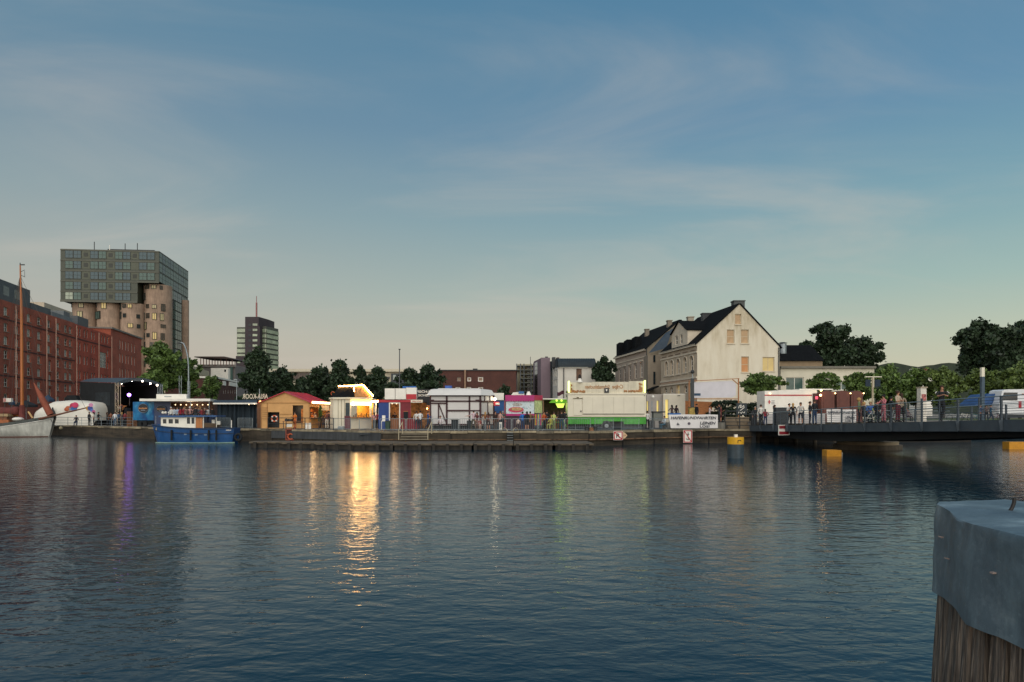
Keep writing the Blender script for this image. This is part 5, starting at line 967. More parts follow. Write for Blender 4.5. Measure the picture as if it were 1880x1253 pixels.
BT.part('hatch_lamps', m_, M('soft_bulb', '#ffd9a0', .3, 0, emit=3, ecol=(1, .7, .4))); plight(350, 746, 79.8, 130, (1, .75, .5)); 
for x in (299, 304, 311): BT.part('globe_lamp', MB().sphere(Wp(x, 758, 76), .15, 8, 6), white)
TD = Thing('terrace_deck', 'raised timber drinking terrace in front of the beer trailer', 'deck', (sX(352, 72), 72, GZ)); TD.part('platform', MB().box(sX(300, 71.5), sX(396, 71.5), 71.5, 75.6, GZ, GZ + .5), M('deck_wood', '#5a4a3a', .9, .2)); TD.part('railing_panel', MB().box(sX(300, 71.5), sX(374, 71.5), 71.36, 71.46, GZ, sZ(763, 71.5)), nb)
# sign letters and dark tent
DT = Thing('dark_marquee', 'dark blue draped marquee with a white-edged flat roof left of the tan hut', 'marquee', (sX(435, 73), 73, GZ)); drape = M('dark_blue_drape', '#1c2b36', .85, .35, 1.4, bump=.8, stretch=(1, 1, .3))
m_ = MB(); xa, xb = sX(399, 73), sX(470, 73); n_ = 40; pv = None
for i in range(n_ + 1): x = xa + (xb - xa) * i / n_; y = 73 + .12 * math.sin(i * 1.3) + .05 * math.sin(i * 2.9); m_.face([(pv[0], pv[1], GZ), (x, y, GZ), (x, y, sZ(742, 73)), (pv[0], pv[1], sZ(742.5, 73))]) if pv else None; pv = (x, y)
DT.part('curtain', m_, drape); DT.part('roof', MB().box(sX(394, 72.5), sX(475, 72.5), 72.3, 78, sZ(740.5, 72.5), sZ(735, 72.5)), M('navy_roof', '#1b3348', .6, .15)); DT.part('roof_edge', MB().box(sX(394, 72.5), sX(474, 72.5), 72.1, 72.28, sZ(742.6, 72.5), sZ(740, 72.5)), white)
DT.part('post', MB().box(sX(471.5, 72.2), sX(478, 72.2), 72.3, 73, GZ, sZ(735, 72.2)), M('brown_post', '#6b4a34', .8, .2)); bulbs(DT, [Wp(452, 743.5, 72.1), Wp(472, 741.5, 72.1)], .42, .05, M('soft_bulb', '#ffd9a0')); DT.part('bulb', MB().sphere(Wp(478, 738.5, 71.9), .13), M('orange_lamp', '#ffb060'))
text_part(DT, 'letters', 'ARIA-KOOR', 445, 723.5, 492, 732.6, 73.5, M('letter_cream', '#c9bda8', .6, .1), mirror=True, ext=.05)
DT.part('letter_rail', MB().tube(Wp(445, 734, 73.55), Wp(478, 734, 73.55), .04), dark); DT.part('letter_strut', MB().tube(Wp(453, 735, 73.6), Wp(453, 732, 73.6), .05).tube(Wp(476.5, 735, 73.6), Wp(476.5, 714.5, 73.6), .06), galv)
# tan hut
HT = Thing('tan_hut', 'tan wooden sales hut with a red tin roof and light strips', 'hut', (sX(525, 70), 70, GZ)); tan = M('tan_board', '#c99a62', .75, .10, 1.0); rr_ = M('red_tin_roof', '#b5303f', .5, .12, 1.2)
fT = Face(sX(479, 70), 70, sX(569, 70), 70); zl = sZ(739.5, 70); zap = sZ(721, 70); ua = fT.u(523.5); ops = [fT.rect(491.5, 757, 513, 786), fT.rect(537, 744.5, 556.5, 777)]
m_ = MB(); Lp, Ap, Rp = fT.P(0, zl), fT.P(ua, zap), fT.P(fT.len, zl); facade(m_, fT, GZ, zap, ops, .1, clip=[(Lp, Vector((-(Ap.z - Lp.z), 0, Ap.x - Lp.x))), (Rp, Vector(((Ap.z - Rp.z), 0, Rp.x - Ap.x)))]); HT.part('front_wall', m_, tan)
HT.part('inner_wall', MB().box(fT.o.x + .1, fT.P(fT.len, 0).x - .3, 71.2, 71.25, GZ, zl), dark); HT.part('back_wall', MB().box(fT.o.x, fT.P(fT.len, 0).x, 77.6, 77.7, GZ, zl), tan); HT.part('far_side_wall', MB().box(fT.o.x, fT.o.x + .08, 70.12, 77.6, GZ, zl), tan)
for x, w_ in ((480, .8), (490.8, .5), (568, .8)): HT.part('corner_post', MB().box(sX(x - w_, 70), sX(x + w_, 70), 69.94, 69.99, GZ, zl), M('tan_trim', '#a87c4c', .8, .1))
HT.part('trim_board', MB().box(sX(480.9, 70), sX(567, 70), 69.95, 69.99, sZ(740.5, 70), zl + .0), M('tan_trim', '#a87c4c')); HT.part('trim_board', MB().box(sX(514, 70), sX(536, 70), 69.95, 69.99, sZ(761, 70), sZ(760.2, 70)), M('tan_trim', '#a87c4c'))
for k in range(6): HT.part('ladder_rung', MB().tube(Wp(480.5, 749 + k * 4, 69.9), Wp(490, 749 + k * 4, 69.9), .025, n=5), M('tan_trim', '#a87c4c'))
dpt = Vector((0, 7.8, 0)); ov = Vector((0, -.25, 0))
for Ep in (Lp, Rp):
    e = (Ep - Ap).normalized() * .25; a, b_ = Ap + ov + Vector((0, 0, .02)), Ep + ov + e + Vector((0, 0, .02)); HT.part('roof_sheet', MB().add([a, b_, b_ + dpt, a + dpt] + [p + Vector((0, 0, .08)) for p in (a, b_, b_ + dpt, a + dpt)], [(0, 1, 2, 3), (4, 5, 6, 7), (0, 1, 5, 4), (1, 2, 6, 5), (2, 3, 7, 6), (3, 0, 4, 7)]), rr_)
m_ = MB()
for k in range(1, 12): y = 70 + k * .65; a = Ap + Vector((0, y - 70, .13)); b_ = Rp + (Rp - Ap).normalized() * .24 + Vector((0, y - 70, .13)); m_.tube(a, b_, .018, n=4)
HT.part('roof_ribs', m_, rr_)
sx_ = fT.P(fT.len, 0).x; HT.part('counter', MB().box(sx_ - .12, sx_, 70.1, 77.6, GZ, GZ + 1.05), tan); HT.part('upper_wall', MB().box(sx_ - .1, sx_ - .01, 70.1, 77.6, zl - .45, zl), tan); HT.part('shelf', MB().box(sx_ - .25, sx_ + .3, 70.2, 77.5, GZ + 1.06, GZ + 1.12), tan)
bulbs(HT, [(sx_ + .3, 69.8, zl - .02), (sx_ + .3, 77.6, zl - .02)], .16, .07, M('soft_strip', '#ffd9a0', .3, 0, emit=9, ecol=(1, .62, .25))); HT.part('strip_light', MB().tube((sx_ + .3, 69.8, zl + .10), (sx_ + .3, 77.6, zl + .10), .035, n=6), MATS['soft_strip'])
HT.part('goods', MB().box(sx_ - 1.2, sx_ - .9, 71, 77, GZ + .5, GZ + 2.0), M('orange_goods', '#c47a36', .7, .5, 4)); plight(573, 748, 73, 130, (1, .62, .28), .2); plight(547, 750, 70.6, 30, (1, .7, .4), .2)
HT.part('signboard', MB().box(sX(585, 73), sX(604, 73), 73, 73.05, sZ(754, 73), sZ(745, 73)), M('cream_cloth', '#d9c6a2'))
def ring_buoy(x, y, Y, r, label, mat=None):
    th = Thing('lifebuoy', label, 'lifebuoy', tuple(Wp(x, y, Y))); th.part('ring', MB().torus(Wp(x, y, Y), r, r * .26, 'Y', 24, 8), mat or M('orange_buoy', '#c25a34', .6, .1), smooth=True)
    for a in range(4): c_, s_ = math.cos(R(45 + 90 * a)), math.sin(R(45 + 90 * a)); p = Wp(x, y, Y); th.part('band', MB().box(p.x + c_ * r - .06, p.x + c_ * r + .06, Y - r * .3, Y + r * .3, p.z + s_ * r - .06, p.z + s_ * r + .06), white)
    return th
ring_buoy(504, 769, 66.9, .28, 'orange lifebuoy hanging on the railing before the tan hut')
TBL = Thing('sales_table', 'low table of goods in front of the tan hut doorway', 'table', (sX(535, 68.5), 68.5, GZ)); TBL.part('top', MB().box(sX(519, 68.5), sX(556, 68.5), 68.4, 69.1, GZ + .72, GZ + .76), M('brown_top', '#8a5a3c')); TBL.part('leg', MB().box(sX(520, 68.5), sX(521, 68.5), 68.45, 68.5, GZ, GZ + .72), dark); TBL.part('leg', MB().box(sX(554, 68.5), sX(555, 68.5), 68.45, 68.5, GZ, GZ + .72), dark)
for x in (523, 530): TBL.part('crate', MB().box(sX(x, 68.5), sX(x + 5, 68.5), 68.45, 69, GZ + .765, GZ + .98), dark)
WB = Thing('menu_board', 'pair of white sandwich boards behind the railing right of the tan hut door', 'sandwich board', (sX(565, 67.5), 67.5, GZ)); WB.part('board', MB().box(sX(560, 67.5), sX(564.5, 67.5), 67.5, 67.54, GZ, sZ(777, 67.5)), white); WB.part('board', MB().box(sX(566, 67.5), sX(571, 67.5), 67.5, 67.54, GZ, sZ(777, 67.5)), white)
# ================================================================== bright kiosk
KS = Thing('lit_kiosk', 'white octagonal kiosk with a dark mansard roof and blazing warm lights', 'kiosk', (sX(640, 68), 68, GZ)); kw = M('kiosk_white', '#ded6c0', .6, .06, .8)
a, b_, c_, d_, e_ = (Vector((sX(606, 69), 69)), Vector((sX(612, 68), 68)), Vector((sX(643, 67.5), 67.5)), Vector((sX(681, 69.5), 69.5)), Vector((sX(684, 73), 73.5))); f_ = Vector((sX(612, 73), 74)); zk = sZ(733, 68)
KS.part('wall', MB().face([(a.x, a.y, GZ), (b_.x, b_.y, GZ), (b_.x, b_.y, zk), (a.x, a.y, zk)]).face([(a.x, a.y, GZ), (f_.x, f_.y, GZ), (f_.x, f_.y, zk), (a.x, a.y, zk)]), kw)
fK = Face(b_.x, b_.y, c_.x, c_.y); ud = fK.rect(634, 740, 642, 765); m_ = MB(); facade(m_, fK, GZ, zk, [ud], .08); KS.part('wall', m_, kw); window(KS, fK, ud, dark, glassm, 2, 4, .06, .05); KS.part('door', MB().box(sX(632.5, 67.4), sX(643, 67.4), 67.35, 67.45, GZ, sZ(764, 67.4)), M('maroon_door', '#5c2630', .6, .15))
for x in (621, 627, 633): u = fK.u(x); bandbox(KS, fK, u - .02, u + .02, GZ, zk - .05, .03, M('kiosk_seam', '#8a8068'), 'panel_seam')
fK2 = Face(c_.x, c_.y, d_.x, d_.y); op = (.12, fK2.len - .1, GZ + 1.15, zk - .35); m_ = MB(); facade(m_, fK2, GZ, zk, [op], .1); KS.part('counter_wall', m_, kw)
KS.part('inner_wall', MB().face([(c_.x + .3, c_.y + 1.6, GZ), (d_.x - .1, d_.y + 1.6, GZ), (d_.x - .1, d_.y + 1.6, zk), (c_.x + .3, c_.y + 1.6, zk)]), M('amber_interior', '#c4873c', .8, .55, 3, col2='#e0b85a')); KS.part('side_wall', MB().face([(d_.x, d_.y, GZ), (e_.x, e_.y, GZ), (e_.x, e_.y, zk), (d_.x, d_.y, zk)]), kw)
bandbox(KS, fK2, 0, fK2.len, GZ + 1.12, GZ + 1.16, .35, wood, 'counter_top')
m_ = MB()
for k in range(9): u = .3 + k * .2; m_.tube(fK2.P(u, GZ + 1.17, .15), fK2.P(u, GZ + 1.17 + .18 + .1 * (k % 3), .15), .05, n=7)
KS.part('bottles', m_, M('brown_bottle', '#5a3a22', .3, .4))
m_ = MB(); m_.tube(fK2.P(.12, zk - .48, .05), fK2.P(fK2.len - .1, zk - .48, .05), .11, n=8); KS.part('tube_lights', m_, bulbw); KS.part('lamp', MB().sphere(fK2.P(.28, zk - .5, .1), .16), bulbw)
KS.part('eave', MB().prism([(v.x, v.y) for v in (a + Vector((-.1, -.1)), b_ + Vector((-.05, -.2)), c_ + Vector((0, -.25)), d_ + Vector((.2, -.2)), e_ + Vector((.2, .1)), f_ + Vector((-.1, .1)))], zk + .003, zk + .16), kw)
def rp(x, y, Y): return Wp(x, y, Y)
T0, T1, T2, T3, T4 = rp(621.5, 711.5, 70.3), rp(650, 710.5, 69.6), rp(666, 709, 70), Vector((sX(664, 72), 72.4, sZ(709, 70))), Vector((sX(623, 72), 72.4, sZ(711, 70.3)))
zk2 = zk + .165; Bs = [Vector((*(a + Vector((-.05, 0))), zk2)), Vector((*(b_ + Vector((0, -.1))), zk2)), Vector((sX(652.5, 68), 67.75, zk2)), Vector((*(d_ + Vector((.12, -.1))), zk2)), Vector((*e_, zk2)), Vector((*f_, zk2))]
KS.part('slate_roof', MB().add([Bs[0], Bs[1], Bs[2], T1, T0, T4, Bs[5]], [(0, 1, 4), (1, 2, 3, 4), (0, 4, 5, 6)]), slate)
shg = M('brown_shingles', '#8a6238', .85, .5, 6, col2='#b98a58'); m_ = MB(); m_.add([Bs[2], Bs[3], T2, T1], [(0, 1, 2, 3)]); m_.add([Bs[3], Bs[4], T3, T2], [(0, 1, 2, 3)]); m_.add([T0, T1, T2, T3, T4], [(0, 1, 2, 3, 4)]); KS.part('shingle_roof', m_, shg)
m_ = MB()
for k in range(1, 9):
    p = Bs[2].lerp(T1, k / 9); q_ = Bs[3].lerp(T2, k / 9); m_.tube(p + Vector((0, -.03, .02)), q_ + Vector((0, -.03, .02)), .035, n=4)
KS.part('shingle_rows', m_, M('shingle_edge', '#a87a48', .85, .3, 5))
bulbs(KS, [T0 + Vector((0, -.1, .12)), T1 + Vector((0, -.1, .1)), T2 + Vector((0, -.1, .12))], .15, .075, bulb); bulbs(KS, [T2 + Vector((.05, -.1, .1)), Bs[3] + Vector((.15, -.15, .15))], .14, .085, bulb); bulbs(KS, [T1 + Vector((0, -.12, .02)), Bs[2].lerp(T1, .5) + Vector((0, -.1, .02))], .25, .05, bulb)
bulbs(KS, [Bs[3] + Vector((-.2, -.15, .05)), (T2.lerp(Bs[3], .5)) + Vector((-.5, -.15, 0))], .2, .06, M('soft_bulb', '#ffd9a0'))
KS.part('roof_struts', MB().tube(Wp(607, 731, 69), Wp(622, 713, 70), .03).tube(Wp(613, 730, 69), Wp(624, 714, 70), .02), galv); KS.part('roof_ring', MB().torus(Wp(611, 723, 69.5), .18, .035, 'Y'), M('orange_buoy', '#c25a34'))
AN = KS.part('side_awning', MB().prism([(sX(681, 69), 69.3), (sX(695, 69), 69.3), (sX(695, 71), 72), (sX(681, 71), 72)], sZ(736.5, 69.3), sZ(735, 69.3)), M('cream_cloth', '#d9c6a2')); bulbs(KS, [Wp(681.5, 737.5, 69.2), Wp(694.5, 737.5, 69.2)], .12, .10, bulbw, parent=AN); KS.part('awning_post', MB().tube(Wp(690.5, 739, 69.4), (sX(690.5, 69.4), 69.4, GZ), .06), white, parent=AN)
plight(660, 744, 70.2, 420, (1, .62, .26), .3); plight(688, 742, 70.5, 160, (1, .7, .35), .2); plight(660, 722, 66.5, 90, (1, .6, .25), .2)
for x, hx in ((633, '#a9b0ac'),): 
    BX = Thing('storage_crate', 'pale grey plastic crate on the ground before the lit kiosk', 'crate', (sX(625, 65), 65, GZ)); BX.part('box', MB().box(sX(620, 65), sX(631, 65), 65, 65.4, GZ, GZ + .3), galv); BX.part('lid', MB().box(sX(619.5, 65), sX(631.5, 65), 64.97, 65.43, GZ + .302, GZ + .34), white)
# ================================================================== blue and red stall
FS = Thing('fish_stall', 'blue and red sales stall with large white box signs on its roof', 'food stall', (sX(725, 67), 67, GZ)); bl = M('stall_blue', '#173f86', .5, .1); mar = M('stall_maroon', '#7d1f2c', .55, .12)
z1 = sZ(739, 67); FS.part('blue_wall', MB().box(sX(695, 67), sX(714, 67), 67, 67.1, GZ, z1), bl); FS.part('side_wall', MB().box(sX(695, 67), sX(695, 67) + .08, 67.12, 70.5, GZ, z1), bl); FS.part('red_wall', MB().box(sX(735, 67), sX(754, 67), 67, 67.1, GZ, z1), mar); FS.part('back_wall', MB().box(sX(695, 67), sX(775, 67), 70.5, 70.6, GZ, z1), M('stall_interior', '#c08a58', .8, .5, 3))
FS.part('red_fascia', MB().box(sX(695, 67), sX(775, 67), 66.9, 67.0, z1, sZ(734.5, 67)), M('fascia_red', '#a8202c', .5, .1)); FS.part('roof', MB().box(sX(694, 67), sX(776, 67), 67.02, 70.7, z1 + .01, z1 + .1), dark)
fr_ = FS.part('door_frame', MB().box(sX(714.2, 67), sX(716, 67), 66.95, 67.05, GZ, z1 - .01).box(sX(733, 67), sX(734.8, 67), 66.95, 67.05, GZ, z1 - .01).box(sX(716.1, 67), sX(732.9, 67), 66.95, 67.05, z1 - .12, z1 - .01), white); FS.part('counter', MB().box(sX(716.2, 67), sX(733, 67), 67.2, 67.8, GZ, GZ + 1), M('brown_top', '#8a5a3c')); FS.part('counter', MB().box(sX(754.2, 67), sX(770, 67), 67, 67.7, GZ, GZ + 1.05), mar)
for x0_, x1_ in ((706.5, 725), (726, 745)): FS.part('box_sign', MB().box(sX(x0_, 66.8), sX(x1_, 66.8), 66.8, 67.4, sZ(733.5, 66.8), sZ(713.5, 66.8)), white)
sg = FS.part('box_sign', MB().box(sX(745.3, 66.8), sX(764.5, 66.8), 66.9, 67.4, sZ(734, 66.8), sZ(712, 66.8)), white); FS.part('sign_band', MB().box(sX(745.6, 66.8), sX(764.3, 66.8), 66.86, 66.89, sZ(733.5, 66.8), sZ(724, 66.8)), redp, parent=sg)
FS.part('blue_crest', MB().box(sX(739, 67.5), sX(764, 67.5), 67.5, 67.6, sZ(713, 67.5), sZ(709.5, 67.5)), M('crest_blue', '#2f62a8')); FS.part('awning_sign', MB().box(sX(754, 66), sX(776, 66), 66.0, 66.15, sZ(739.5, 66), sZ(734.5, 66)), cream); text_part(FS, 'sign_text', 'Matjes & Fisch', 757, 736, 773, 738.4, 65.98, redp)
bulbs(FS, [Wp(716, 741.5, 68.5), Wp(732, 741.5, 68.5)], .3, .06, M('soft_bulb', '#ffd9a0')); plight(724, 748, 69, 70, (1, .65, .35), .2); plight(765, 748, 68, 60, (1, .7, .4), .2)
CH = Thing('plastic_chair', 'white plastic garden chair on a crate in front of the blue stall wall', 'chair', (sX(705, 64.5), 64.5, GZ)); CH.part('backrest', MB().box(sX(700, 64.5), sX(706, 64.5), 64.9, 64.95, sZ(773, 64.5), sZ(763, 64.5)), white); CH.part('seat', MB().box(sX(700, 64.5), sX(710, 64.5), 64.4, 64.88, sZ(774, 64.5), sZ(773, 64.5)), white)
for x in (700.5, 709): CH.part('leg', MB().box(sX(x, 64.5), sX(x + .8, 64.5), 64.4, 64.45, GZ, sZ(774, 64.5)), white)
FB = Thing('fish_bistro', 'dark stall with a white lettered fascia half hidden behind the half-timbered caravan', 'food stall', (sX(778, 72), 72, GZ)); bd = M('black_fascia', '#191d22', .6, .15); FB.part('fascia', MB().box(sX(762, 72), sX(800, 72), 72, 72.2, sZ(745, 72), sZ(715, 72)), bd); text_part(FB, 'letters', 'FISCH-BO', 765, 717.3, 797, 721.6, 71.97, white); text_part(FB, 'letters', 'SCHEIBE', 768, 724.2, 794, 728.2, 71.97, white); FB.part('back_wall', MB().box(sX(762, 74), sX(800, 74), 75, 75.1, GZ, sZ(730, 74)), wood)
FB.part('strip_light', MB().tube(Wp(773, 750.5, 72.3), Wp(785, 750.5, 72.3), .05), bulb); FB.part('counter', MB().box(sX(764, 72), sX(800, 72), 72.1, 72.8, GZ, GZ + 1), M('brown_top', '#8a5a3c')); plight(779, 753, 73, 40, (1, .6, .3), .2)
# ================================================================== half-timbered caravan
HC = Thing('half_timbered_caravan', 'white show caravan with dark maroon half-timber beams and a white rounded roof', 'caravan', (sX(848, 66), 66, GZ)); tb = M('maroon_beam', '#3a1a20', .6, .12); 
fc1 = Face(sX(790, 66), 66, sX(883, 66), 66); fc2 = Face(sX(883, 66) + .002, 66, sX(906.5, 67.6), 67.6); z0_, z1_ = sZ(785.5, 66), sZ(727, 66)
for f_ in (fc1, fc2): m_ = MB(); facade(m_, f_, GZ + .35, z1_, [], .05); HC.part('wall', m_, M('caravan_white', '#c9c6c4', .5, .05, .8))
HC.part('back_wall', MB().prism([(fc1.o.x, 66.05), (sX(883, 66), 66.05), (sX(906, 67.7), 67.75), (sX(906, 67.7), 69), (fc1.o.x, 69)], GZ + .35, z1_ - .02), M('caravan_white', '#c9c6c4'))
def beam(f_, xa_, ya_, xb_, yb_, w_=.18):
    ua_, ub_ = f_.u(xa_), f_.u(xb_); p, q_ = f_.P(ua_, f_.z(xa_, ya_), .04), f_.P(ub_, f_.z(xb_, yb_), .04); d = (q_ - p).normalized(); n = f_.n.to_3d(); s_ = d.cross(n).normalized() * w_ / 2; o = n * .04
    HC.part('beam', MB().add([p - s_ - o, q_ - s_ - o, q_ + s_ - o, p + s_ - o, p - s_ + o, q_ - s_ + o, q_ + s_ + o, p + s_ + o], [(0, 3, 2, 1), (4, 5, 6, 7), (0, 1, 5, 4), (1, 2, 6, 5), (2, 3, 7, 6), (3, 0, 4, 7)]), tb)
for xa_, ya_, xb_, yb_, w_ in ((790, 727, 883, 727, .14), (790, 737, 883, 737, .14), (790, 727, 790.8, 780, .14), (820.3, 727, 820.3, 780, .17), (862, 727, 862, 780, .15), (882, 727, 882, 780, .2), (821, 754.3, 861, 754.3, .16), (790, 779.8, 883, 779.8, .13), (805.2, 741, 805.2, 779, .12), (806, 743, 818.5, 775, .1), (790, 741, 820, 741, .13), (863, 754.3, 881, 754.3, .12)): beam(fc1, xa_, ya_, xb_, yb_, w_)
for xa_, ya_, xb_, yb_, w_ in ((883.5, 726.5, 906, 727, .1), (883.5, 737.5, 906, 737.5, .16), (889.5, 727, 889.5, 737, .07), (899, 727, 899, 737, .07), (906, 727, 906, 780, .14), (895, 740, 895, 761, .06), (883.5, 762, 906, 762, .12), (883.5, 780, 906, 780, .1)): beam(fc2, xa_, ya_, xb_, yb_, w_)
for xa_, xb_ in ((790.5, 797), (873, 882)): HC.part('carved_bracket', MB().box(sX(xa_, 65.9), sX(xb_, 65.9), 65.85, 65.95, sZ(736.5, 65.9), sZ(734, 65.9)), tb)
ro = [(783, 726, 65.6), (883, 726, 65.6), (909, 727, 67.7)]; ri = [(797, 714.5, 66.8), (882, 714, 66.8), (898, 716, 68)]
m_ = MB(); lo = [Wp(*p) for p in ro] + [Vector((sX(909, 68), 70, Wp(*ro[2]).z)), Vector((sX(785, 68), 70, Wp(*ro[0]).z))]; hi = [Wp(*p) for p in ri] + [Vector((sX(898, 68), 69.6, Wp(*ri[2]).z)), Vector((sX(798, 68), 69.6, Wp(*ri[0]).z))]; mid = [l.lerp(h_, .55) + Vector((0, 0, .22)) for l, h_ in zip(lo, hi)]
m_.add(lo + mid + hi, [(i, (i + 1) % 5, 5 + (i + 1) % 5, 5 + i) for i in range(5)] + [(5 + i, 5 + (i + 1) % 5, 10 + (i + 1) % 5, 10 + i) for i in range(5)] + [(10, 11, 12, 13, 14), (4, 3, 2, 1, 0)]); HC.part('roof', m_, M('roof_white', '#d2d0cc', .5, .04), smooth=False)
HC.part('roof_skylight', MB().box(sX(800, 66.4), sX(884, 66.4), 66.35, 66.45, sZ(719.5, 66.4), sZ(716, 66.4)), glassd); HC.part('roof_hatch', MB().box(sX(804, 67), sX(880, 67), 67.0, 69.4, sZ(716, 66.8), sZ(713.3, 66.8)), M('roof_white', '#d2d0cc'))
HC.part('base', MB().box(sX(790, 66.2), sX(884, 66.2), 66.2, 69, GZ, GZ + .34), dark); HC.part('corner_lamp', MB().sphere(Wp(908.5, 733, 67.2), .14), M('white_bulb', '#fff3d6', .3, 0, emit=14, ecol=(1, .85, .55))); plight(909.5, 734, 66.8, 16, (1, .85, .6), .1)
HC.part('side_sign', MB().box(sX(906.5, 67.3), sX(917, 67.3), 67.4, 67.5, sZ(745.5, 67.3), sZ(738, 67.3)), redp); HC.part('side_sign_strip', MB().box(sX(910, 67.3), sX(917, 67.3), 67.34, 67.38, sZ(743.5, 67.3), sZ(740, 67.3)), white)
BR = Thing('high_table', 'dark round barrel table behind the fence in front of the half-timbered caravan', 'table', (sX(835, 63), 63, GZ)); BR.part('top', MB().tube((sX(835, 63), 63, GZ + .92), (sX(835, 63), 63, GZ + .97), .42, n=18), dark); BR.part('barrel', MB().tube((sX(835, 63), 63, GZ), (sX(835, 63), 63, GZ + .92), .33, n=16), M('dark_barrel', '#2b3338', .7, .15))
# blue shapes behind
BL = Thing('blue_market_umbrella', 'bright blue closed market umbrella behind the caravan roof', 'umbrella', (sX(823, 76), 76, GZ)); BL.part('canopy', MB().prism([(sX(817, 76), 76), (sX(829, 76), 76), (sX(829, 76), 77), (sX(817, 76), 77)], sZ(716, 76), sZ(708.5, 76)), M('umbrella_blue', '#3a62b4', .7, .1)); BL.part('pole', MB().tube((sX(823, 76.5), 76.5, GZ), (sX(823, 76.5), 76.5, sZ(716, 76)), .05), galv)
BL = Thing('blue_pavilion', 'blue fabric pavilion glimpsed between caravan and candy booth', 'pavilion', (sX(918, 74), 74, GZ)); BL.part('canopy', MB().box(sX(906, 74), sX(927, 74), 74, 76, sZ(759, 74), sZ(735, 74)), M('pavilion_blue', '#2a5a94', .7, .15)); BL.part('post', MB().box(sX(907, 74), sX(908, 74), 74.1, 74.2, GZ, sZ(759, 74)).box(sX(925, 74), sX(926, 74), 74.1, 74.2, GZ, sZ(759, 74)), galv); BL.part('roof_edge', MB().box(sX(904, 73.9), sX(925, 73.9), 73.8, 73.95, sZ(735, 73.9), sZ(722, 73.9)), white)
WT = Thing('white_tent', 'white and blue tent roof behind the pink candy booth', 'tent', (sX(946, 78), 78, GZ)); WT.part('roof', MB().prof([(sX(937, 78), sZ(728, 78)), (sX(963, 78), sZ(728, 78)), (sX(962, 78), sZ(719.5, 78)), (sX(942, 78), sZ(721, 78))], 78, 80), white); WT.part('stripe', MB().box(sX(952, 77.9), sX(962, 77.9), 77.9, 77.97, sZ(723, 77.9), sZ(719, 77.9)), M('stripe_blue', '#3f6e9e')); WT.part('leg', MB().box(sX(939, 78), sX(940, 78), 78.5, 78.6, GZ, sZ(728, 78)).box(sX(961, 78), sX(962, 78), 78.5, 78.6, GZ, sZ(728, 78)), galv)
# ================================================================== candy booth
CB = Thing('candy_booth', 'small candy booth with a magenta scalloped top and painted sweet-shop panels', 'food stall', (sX(960, 66), 66, GZ)); mg = M('magenta', '#a51f68', .5, .12); mg2 = M('pink_red', '#c23058', .5, .1)
Ym = 66; CB.part('top_band', MB().box(sX(927.5, Ym), sX(981, Ym), Ym - .12, Ym, sZ(735.5, Ym), sZ(725.8, Ym)), mg); CB.part('top_band', MB().add([(sX(981.2, 65.9), 65.88, sZ(735.5, 66)), (sX(996, 67.5), 67.5, sZ(735.3, 67)), (sX(996, 67.5), 67.5, sZ(726.2, 67)), (sX(981.2, 65.9), 65.88, sZ(725.8, 66))], [(0, 1, 2, 3)]), mg2)
m_ = MB()
for k in range(12): x = 929.7 + k * 4.45; m_.tube((sX(x, Ym), Ym - .13, sZ(735.5, Ym)), (sX(x, Ym), Ym - .02, sZ(735.5, Ym)), S(2.2, Ym), n=12)
CB.part('scallops', m_, mg)
art = bpy.data.materials.new('painted_sweets_panel'); art.use_nodes = True; t = art.node_tree; b = t.nodes['Principled BSDF']; b.inputs['Roughness'].default_value = .4; co = t.nodes.new('ShaderNodeTexCoord'); n_ = t.nodes.new('ShaderNodeTexNoise'); n_.inputs['Scale'].default_value = 2.6; n_.inputs['Detail'].default_value = 5; n_.inputs['Distortion'].default_value = 1.5; t.links.new(co.outputs['Object'], n_.inputs[0]); c0 = ramp(t.nodes, t.links, n_.outputs[0], [(.32, C('#5c7f86')), (.40, C('#b6c6cc')), (.60, C('#c9d3d6')), (.64, C('#6b6078')), (.68, C('#c9cfd2')), (.75, C('#8fb59c'))], 'LINEAR'); t.links.new(c0, b.inputs['Base Color'])
CB.part('painted_panel', MB().box(sX(929, Ym), sX(980.8, Ym), Ym + .01, Ym + .08, sZ(760, Ym), sZ(734.5, Ym)), art); CB.part('painted_panel', MB().add([(sX(981.2, 65.95), 65.95, sZ(759, 66)), (sX(995.5, 67.5), 67.55, sZ(759, 67)), (sX(995.5, 67.5), 67.55, sZ(735, 67)), (sX(981.2, 65.95), 65.95, sZ(735, 66))], [(0, 1, 2, 3)]), M('cream_green_panel', '#c9d0a0', .5, .3, 4))
m_ = MB().tube((0, 0, 0), (0, -.03, 0), 1, n=24); CB.part('pink_oval', MB().add([(v[0] * S(14, Ym) + sX(947.5, Ym), v[1] + Ym, v[2] * S(5, Ym) + sZ(752.5, Ym)) for v in m_.v], m_.f), mg2); CB.part('gold_motif', MB().add([(v[0] * S(11, Ym) + sX(948, Ym), v[1] + Ym - .032, v[2] * S(3.2, Ym) + sZ(751.5, Ym)) for v in m_.v], m_.f), M('gold_print', '#b08a60', .5, .5, 6)); CB.part('swirl_motif', MB().add([(v[0] * S(9, Ym) + sX(950, Ym), v[1] + Ym + .005, v[2] * S(2.8, Ym) + sZ(743, Ym)) for v in m_.v], m_.f), M('cream_swirl', '#a9a4a0', .5, .6, 8))
